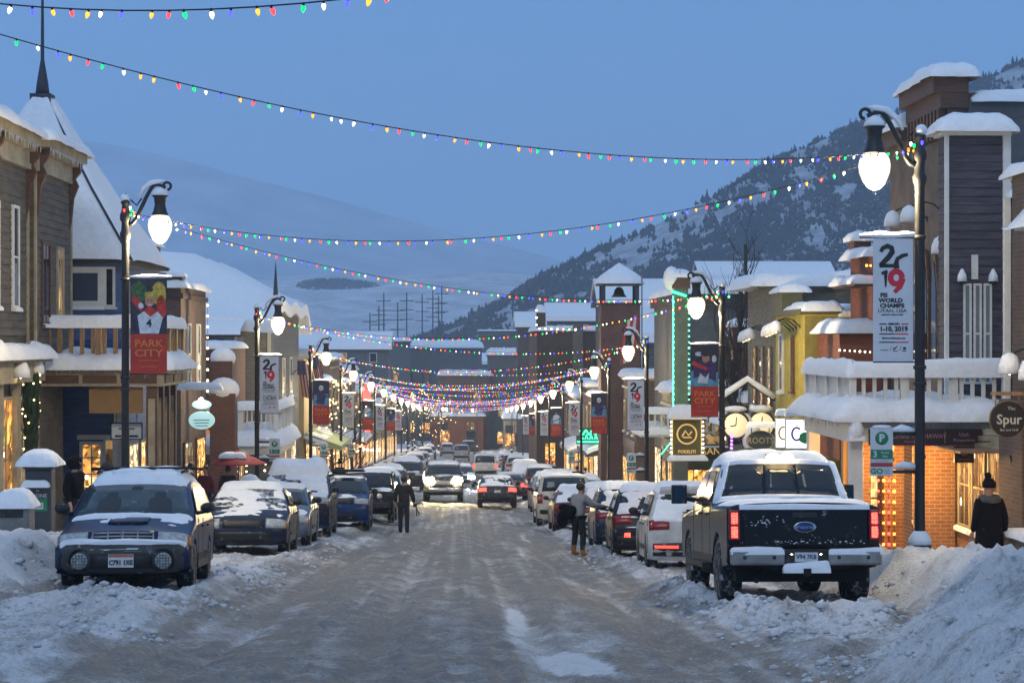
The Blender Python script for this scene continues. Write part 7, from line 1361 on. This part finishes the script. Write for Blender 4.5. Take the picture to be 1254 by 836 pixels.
# ---------------------------------------------------------------- people
SKIN = mat('skin', (.42, .24, .17), .55, var=.1, vs=6); COATB = mat('black_coat', (.005, .005, .006), .9, spec=.15, var=.4, vs=12, bump=.4, bs=30); TROUB = mat('black_trousers', (.011, .011, .013), .85, var=.3); SHIRTG = mat('grey_jersey', (.30, .29, .30), .85, var=.15, bump=.2); BOOTT = mat('tan_boots', (.34, .16, .05), .7, var=.2); COATD = mat('dark_brown_coat', (.028, .022, .017), .85, var=.3); JEAN = mat('dark_jeans', (.02, .022, .03), .85); COATR = mat('dark_red_coat', (.12, .015, .02), .8); HAIRB = mat('brown_hair', (.05, .028, .016), .6); FURG = mat('grey_fur', (.10, .10, .10), .95, bump=1, bs=60); COATN = mat('charcoal_coat', (.03, .03, .035), .85)
def skin(name, V, E, m, parent, sub=2):
    """V: (x,y,z,r[,r2])"""
    me = bpy.data.meshes.new(name); me.from_pydata([v[:3] for v in V], E, []); me.materials.append(m); o = bpy.data.objects.new(name, me); col.objects.link(o); o.parent = parent
    o.modifiers.new('skin', 'SKIN').use_smooth_shade = True; s = o.modifiers.new('sub', 'SUBSURF'); s.levels = sub; s.render_levels = sub
    for i, v in enumerate(V): d = me.skin_vertices[0].data[i]; d.radius = (v[3], v[4] if len(v) > 4 else v[3]); d.use_root = i == 0
    return o
def person(label, loc, yaw, arms, legs, top=COATB, low=TROUB, boot=TROUB, hair=HAIRB, lean=0, coat=0, hat=None, group=None, hood=False, k=1.0, sleeve=True, fingers=True):
    """local +y is the way the person faces. arms: per side (elbow, wrist); legs: per side (knee, ankle)"""
    r = empty('person', loc, yaw, label, 'person', group); r.scale = (k, k, k)
    L_ = lean; V = [(0, 0, .96, .135, .11), (0, .3*L_, 1.15, .125, .10), (0, .7*L_, 1.36, .15, .11), (0, L_, 1.49, .055), (0, 1.1*L_ + .015, 1.57, .062, .07), (0, 1.15*L_ + .03, 1.66, .082, .10), (0, 1.15*L_ + .02, 1.735, .055, .07)]; E = [(0, 1), (1, 2), (2, 3), (3, 4), (4, 5), (5, 6)]
    JV = [(0, 0, .88, .185, .15), (0, .3*L_, 1.15, .18, .145), (0, .7*L_, 1.36, .195, .15), (0, L_ - .005, 1.47, .085)]; JE = [(0, 1), (1, 2), (2, 3)]
    TV = [(0, 0, .95, .145, .12)]; TE = []; BV = []; BE = []
    for s, (el, wr), (kn, an) in ((-1, arms[0], legs[0]), (1, arms[1], legs[1])):
        sh = (s*.185, .7*L_, 1.41); n = len(V); V += [(*sh, .055), (*el, .042), (*wr, .030)]; E += [(2, n), (n, n + 1), (n + 1, n + 2)]
        d = (Vector(wr) - Vector(el)).normalized(); pm_ = Vector(wr) + d*.07; V.append((*pm_, .036, .018)); E.append((n + 2, n + 3))
        side = d.cross(Vector((0, 1, 0))); side = side.normalized() if side.length > .1 else Vector((1, 0, 0)); cur = d.cross(side).normalized()
        if fingers:
            for f_, ln in enumerate((.068, .078, .072, .056)):
                b0 = pm_ + side*(-.027 + .018*f_) + d*.02; b1 = b0 + d*ln*.55 + cur*.012; b2 = b1 + d*ln*.4 + cur*.03; m = len(V); V += [(*b0, .0095), (*b1, .0085), (*b2, .007)]; E += [(n + 3, m), (m, m + 1), (m + 1, m + 2)]
            b0 = Vector(wr) + d*.03 + side*-.034; b1 = b0 + d*.03 + side*-.02 + cur*.015; m = len(V); V += [(*b0, .011), (*b1, .0085)]; E += [(n + 2, m), (m, m + 1)]
        hp = (s*.095, 0, .90); n = len(V); V += [(*hp, .085), (*kn, .058), (*an, .042)]; E += [(0, n), (n, n + 1), (n + 1, n + 2)]; V.append((an[0], an[1] + .14, .04, .035)); E.append((n + 2, n + 3))
        j = len(JV); JV += [(*sh, .098), (*el, .078), (*(Vector(wr) - d*.01), .05)]; JE += [(2, j), (j, j + 1), (j + 1, j + 2)]
        j = len(TV); TV += [(*hp, .105), (*kn, .078), (an[0], an[1], an[2] + .02, .066)]; TE += [(0, j), (j, j + 1), (j + 1, j + 2)]
        bt = Vector(an).lerp(Vector(kn), .6); b = len(BV); BV = [(*bt, .082), (an[0], an[1], an[2], .066), (an[0], an[1] + .03, .05, .058), (an[0], an[1] + .19, .045, .05, .042)]
        skin('boot', BV, [(0, 1), (1, 2), (2, 3)], boot, r, 1)
    body = skin('body', V, E, SKIN, r); skin('jacket', JV, JE, top, r); skin('trousers', TV, TE, low, r)
    hy = 1.15*L_
    q = MB(); q.ball((0, hy + .132, 1.635), .017, 8, 0, (.8, 1.2, 1.3))
    for s in (-1, 1): q.ball((s*.083, hy + .02, 1.645), .024, 8, 0, (.5, .8, 1.3))
    q.build('face', SKIN, r); q = MB()
    for s in (-1, 1): q.ball((s*.033, hy + .112, 1.662), .011, 8)
    q.box(-.026, .026, hy + .112, hy + .120, 1.594, 1.602); q.build('eyes_and_mouth', mat('face_dark', (.05, .02, .02), .4), r)
    if hood: q = MB(); q.lathe([(.085, .105), (.12, .09), (.135, .03), (.135, -.05), (.10, -.12), (.02, -.14)], (0, hy + .0, 1.65), 16, 0, 'y'); q.build('hood', top, r)
    elif hat:
        q = MB(); q.lathe([(.105, 1.66), (.118, 1.68), (.112, 1.75), (.07, 1.81), (.01, 1.83)], (0, hy + .015, 0), 16); q.ball((-.03, hy - .02, 1.86), .062, 10); q.build('bobble_hat', hat, r)
    else: q = MB(); q.ball((0, hy - .012, 1.68), .115, 14, 0, (.88, 1.0, .95)); q.build('hair', hair, r)
    if coat:
        q = MB(); A = []
        for z, rx_, ry_ in ((1.46, .10, .10), (1.42, .20, .135), (1.25, .22, .16), (1.0, .225, .175), (.7, .245, .20), (coat, .25, .215), (coat - .01, .22, .19)): A.append([(rx_*math.cos(a)*(1 + .03*math.sin(5*a + z*6)), .3*L_ + ry_*math.sin(a), z) for a in np.linspace(0, 2*PI, 25)[:-1]])
        q.grid(A, wrap=True); q.build('long_coat', top, r)
    return r
down = lambda s, f=0: ((s*.25, -.04, 1.13), (s*.27, .06 + f, .90)); stand = lambda s, f=0, sp=.11: ((s*sp, .02 + f*.6, .50), (s*sp, f, .09))
p = person('person in long black coat with grey fur collar and bobble hat at far right', P(9.2, 34.2, .13), SR + R(6), (down(-1), down(1, -.05)), (stand(-1, .1), stand(1, -.1)), coat=.28, hat=COATB, boot=COATB, k=1.04)
q = MB(); q.lathe([(.13, 1.40), (.185, 1.43), (.19, 1.49), (.15, 1.54), (.11, 1.53), (.11, 1.45)], (0, -.01, 0), 18); q.build('fur_collar', FURG, p)
B2 = P(2.80, 47.2, .03)
p = person('person in grey jersey and tan boots reaching towards a parked car on the right', B2, SR + R(-48), (((-.25, .12, 1.16), (-.16, .30, 1.14)), ((.30, .20, 1.24), (.34, .50, 1.20))), (((-.15, .04, .50), (-.20, .02, .09)), ((.14, .02, .50), (.19, -.06, .09))), top=SHIRTG, boot=BOOTT, lean=.07)
q = MB(); q.ball((0, 0, 0), .19, 14, 0, (1.0, .8, .9)); q.ball((-.12, .04, -.16), .15, 12, 0, (.9, .8, 1.5)); q.ball((.10, .02, .05), .13, 10); q.ball((-.08, 0, .14), .12, 10, 0, (1.2, .8, .7))
o = q.build('folded_jacket', COATB, None, B2 + Vector((-.27, -.12, 1.06)), SR); tag(o, 'bundled black jacket carried by the person in tan boots', 'jacket')
w = P(-1.80, 60.3, .02)
p = person('pedestrian in a dark brown jacket walking away in the road carrying a tripod', w, SR + R(-4), (((-.27, -.02, 1.14), (-.24, .14, .95)), ((.28, .02, 1.14), (.30, .16, .93))), (stand(-1, .10), stand(1, -.08)), top=COATD, low=JEAN, boot=JEAN, lean=.03)
q = MB(); q.box(-.05, .05, -.08, .08, -.05, .05); q.tube([(0, .05, 0), (.18, .12, .06), (.26, .14, .02)], .02, 6); q.tube([(.05, .05, 0), (.06, .1, -.35)], .015, 5); q.tube([(0, .05, 0), (.14, .1, -.3)], .015, 5); tag(q.build('camera_tripod', BLACKM, None, w + Vector((.33, .22, .86)), SR), 'small folded camera tripod in the pedestrian\'s right hand', 'tripod')
person('man in a black hooded jacket standing behind the dark pay station on the left', P(-7.55, 38.2, .15), SR + R(-110), (down(-1), down(1)), (stand(-1), stand(1)), hood=True, k=1.03)
person('hooded person facing us above the navy estate car', P(-8.0, 44.2, .15), SR + R(170), (down(-1), down(1)), (stand(-1), stand(1)), hood=True, top=COATN)
person('person in a dark red coat on the left pavement near the red umbrella', P(-7.75, 59.2, .15), SR + R(160), (down(-1), down(1)), (stand(-1), stand(1)), top=COATR, fingers=False)
person('person in a charcoal coat on the left pavement behind the dark red coat', P(-7.35, 61.5, .15), SR + R(20), (down(-1), down(1)), (stand(-1), stand(1)), top=COATN, fingers=False)
person('left of two dark figures below the green neon sign', P(6.35, 108.5, .15), SR, (down(-1), down(1)), (stand(-1), stand(1)), fingers=False); person('right of two dark figures below the green neon sign', P(6.85, 109, .15), SR, (down(-1), down(1)), (stand(-1), stand(1)), fingers=False, k=.96)
person('distant person in a dark coat by the dark bare tree on the left', P(-6.0, 96, .15), SR, (down(-1), down(1)), (stand(-1), stand(1)), fingers=False, hat=COATB)
# ---------------------------------------------------------------- street furniture
r = empty('pay_station', P(-7.75, 36, .12), SR, 'dark pay station with PHONE panel and a thick cap of snow on the left', 'pay station'); DG = mat('pay_station_grey', (.05, .055, .06), .5, var=.2)
q = MB(); q.box(-.24, .24, -.2, .2, 0, 1.58); q.box(-.27, .27, -.24, .22, 1.58, 1.72); q.build('housing', DG, r, bevel=.03); q = MB(); q.box(-.15, .17, -.215, -.2, .82, 1.05); pn = q.build('panel', GREENS, r); q = MB(); q.box(-.08, .10, -.222, -.2155, .86, .98); q.build('panel', WHITES, r)
lettering([('BY', .05, 0, 1.19), ('PHONE', .10, 0, 1.10)], WHITES, r, M=Matrix.Translation((0, -.205, 0))); lettering([('GO', .09, .01, .92)], INK, r, M=Matrix.Translation((0, -.226, 0))); q = MB(); snow_pile(q, -.32, .32, -.30, .27, 1.71, .26, lump=.1); snow_pile(q, -.25, .2, -.34, -.2, 1.33, .08, over=.02); q.build('snow_cover', SNOW, r)
r = empty('litter_bin', P(-7.85, 34.4, .12), SR, 'low grey litter bin heaped with snow beside the pay station', 'litter bin'); q = MB(); q.box(-.3, .3, -.25, .25, 0, .95); q.build('bin', mat('bin_grey', (.16, .155, .15), .6, var=.3, snow=.15), r, bevel=.04); q = MB(); q.box(-.2, .2, -.262, -.25, .72, .86); q.build('flap', TRIM, r); q = MB(); snow_pile(q, -.3, .3, -.26, .26, .95, .30, lump=.2); q.build('snow_cover', SNOW, r)
for u, Y, lb in ((6.4, 50.0, 'litter bin under a round dome of snow beside the second right lamp'), (-6.3, 58.2, 'litter bin with thick snow cap on the left in front of the red coat'), (6.3, 98, 'snow-capped bin by the far right shops')):
    r = empty('litter_bin', P(u, Y, .12), SR, lb, 'litter bin'); q = MB(); q.lathe([(.27, 0), (.29, .1), (.29, 1.0), (.31, 1.05), (.29, 1.1)], n=18); q.build('bin', TRIM, r); q = MB(); q.lathe([(.32, 1.1), (.35, 1.2), (.30, 1.42), (.16, 1.56), (.01, 1.6)], n=16); q.build('snow_cover', SNOW, r)
r = empty('mail_box', P(6.5, 118, .12), SR, 'green box on the right pavement under the green neon', 'box'); q = MB(); q.box(-.3, .3, -.3, .3, 0, 1.3); q.build('body', GREENW, r, bevel=.1); q = MB(); snow_pile(q, -.3, .3, -.3, .3, 1.3, .25); q.build('snow_cover', SNOW, r)
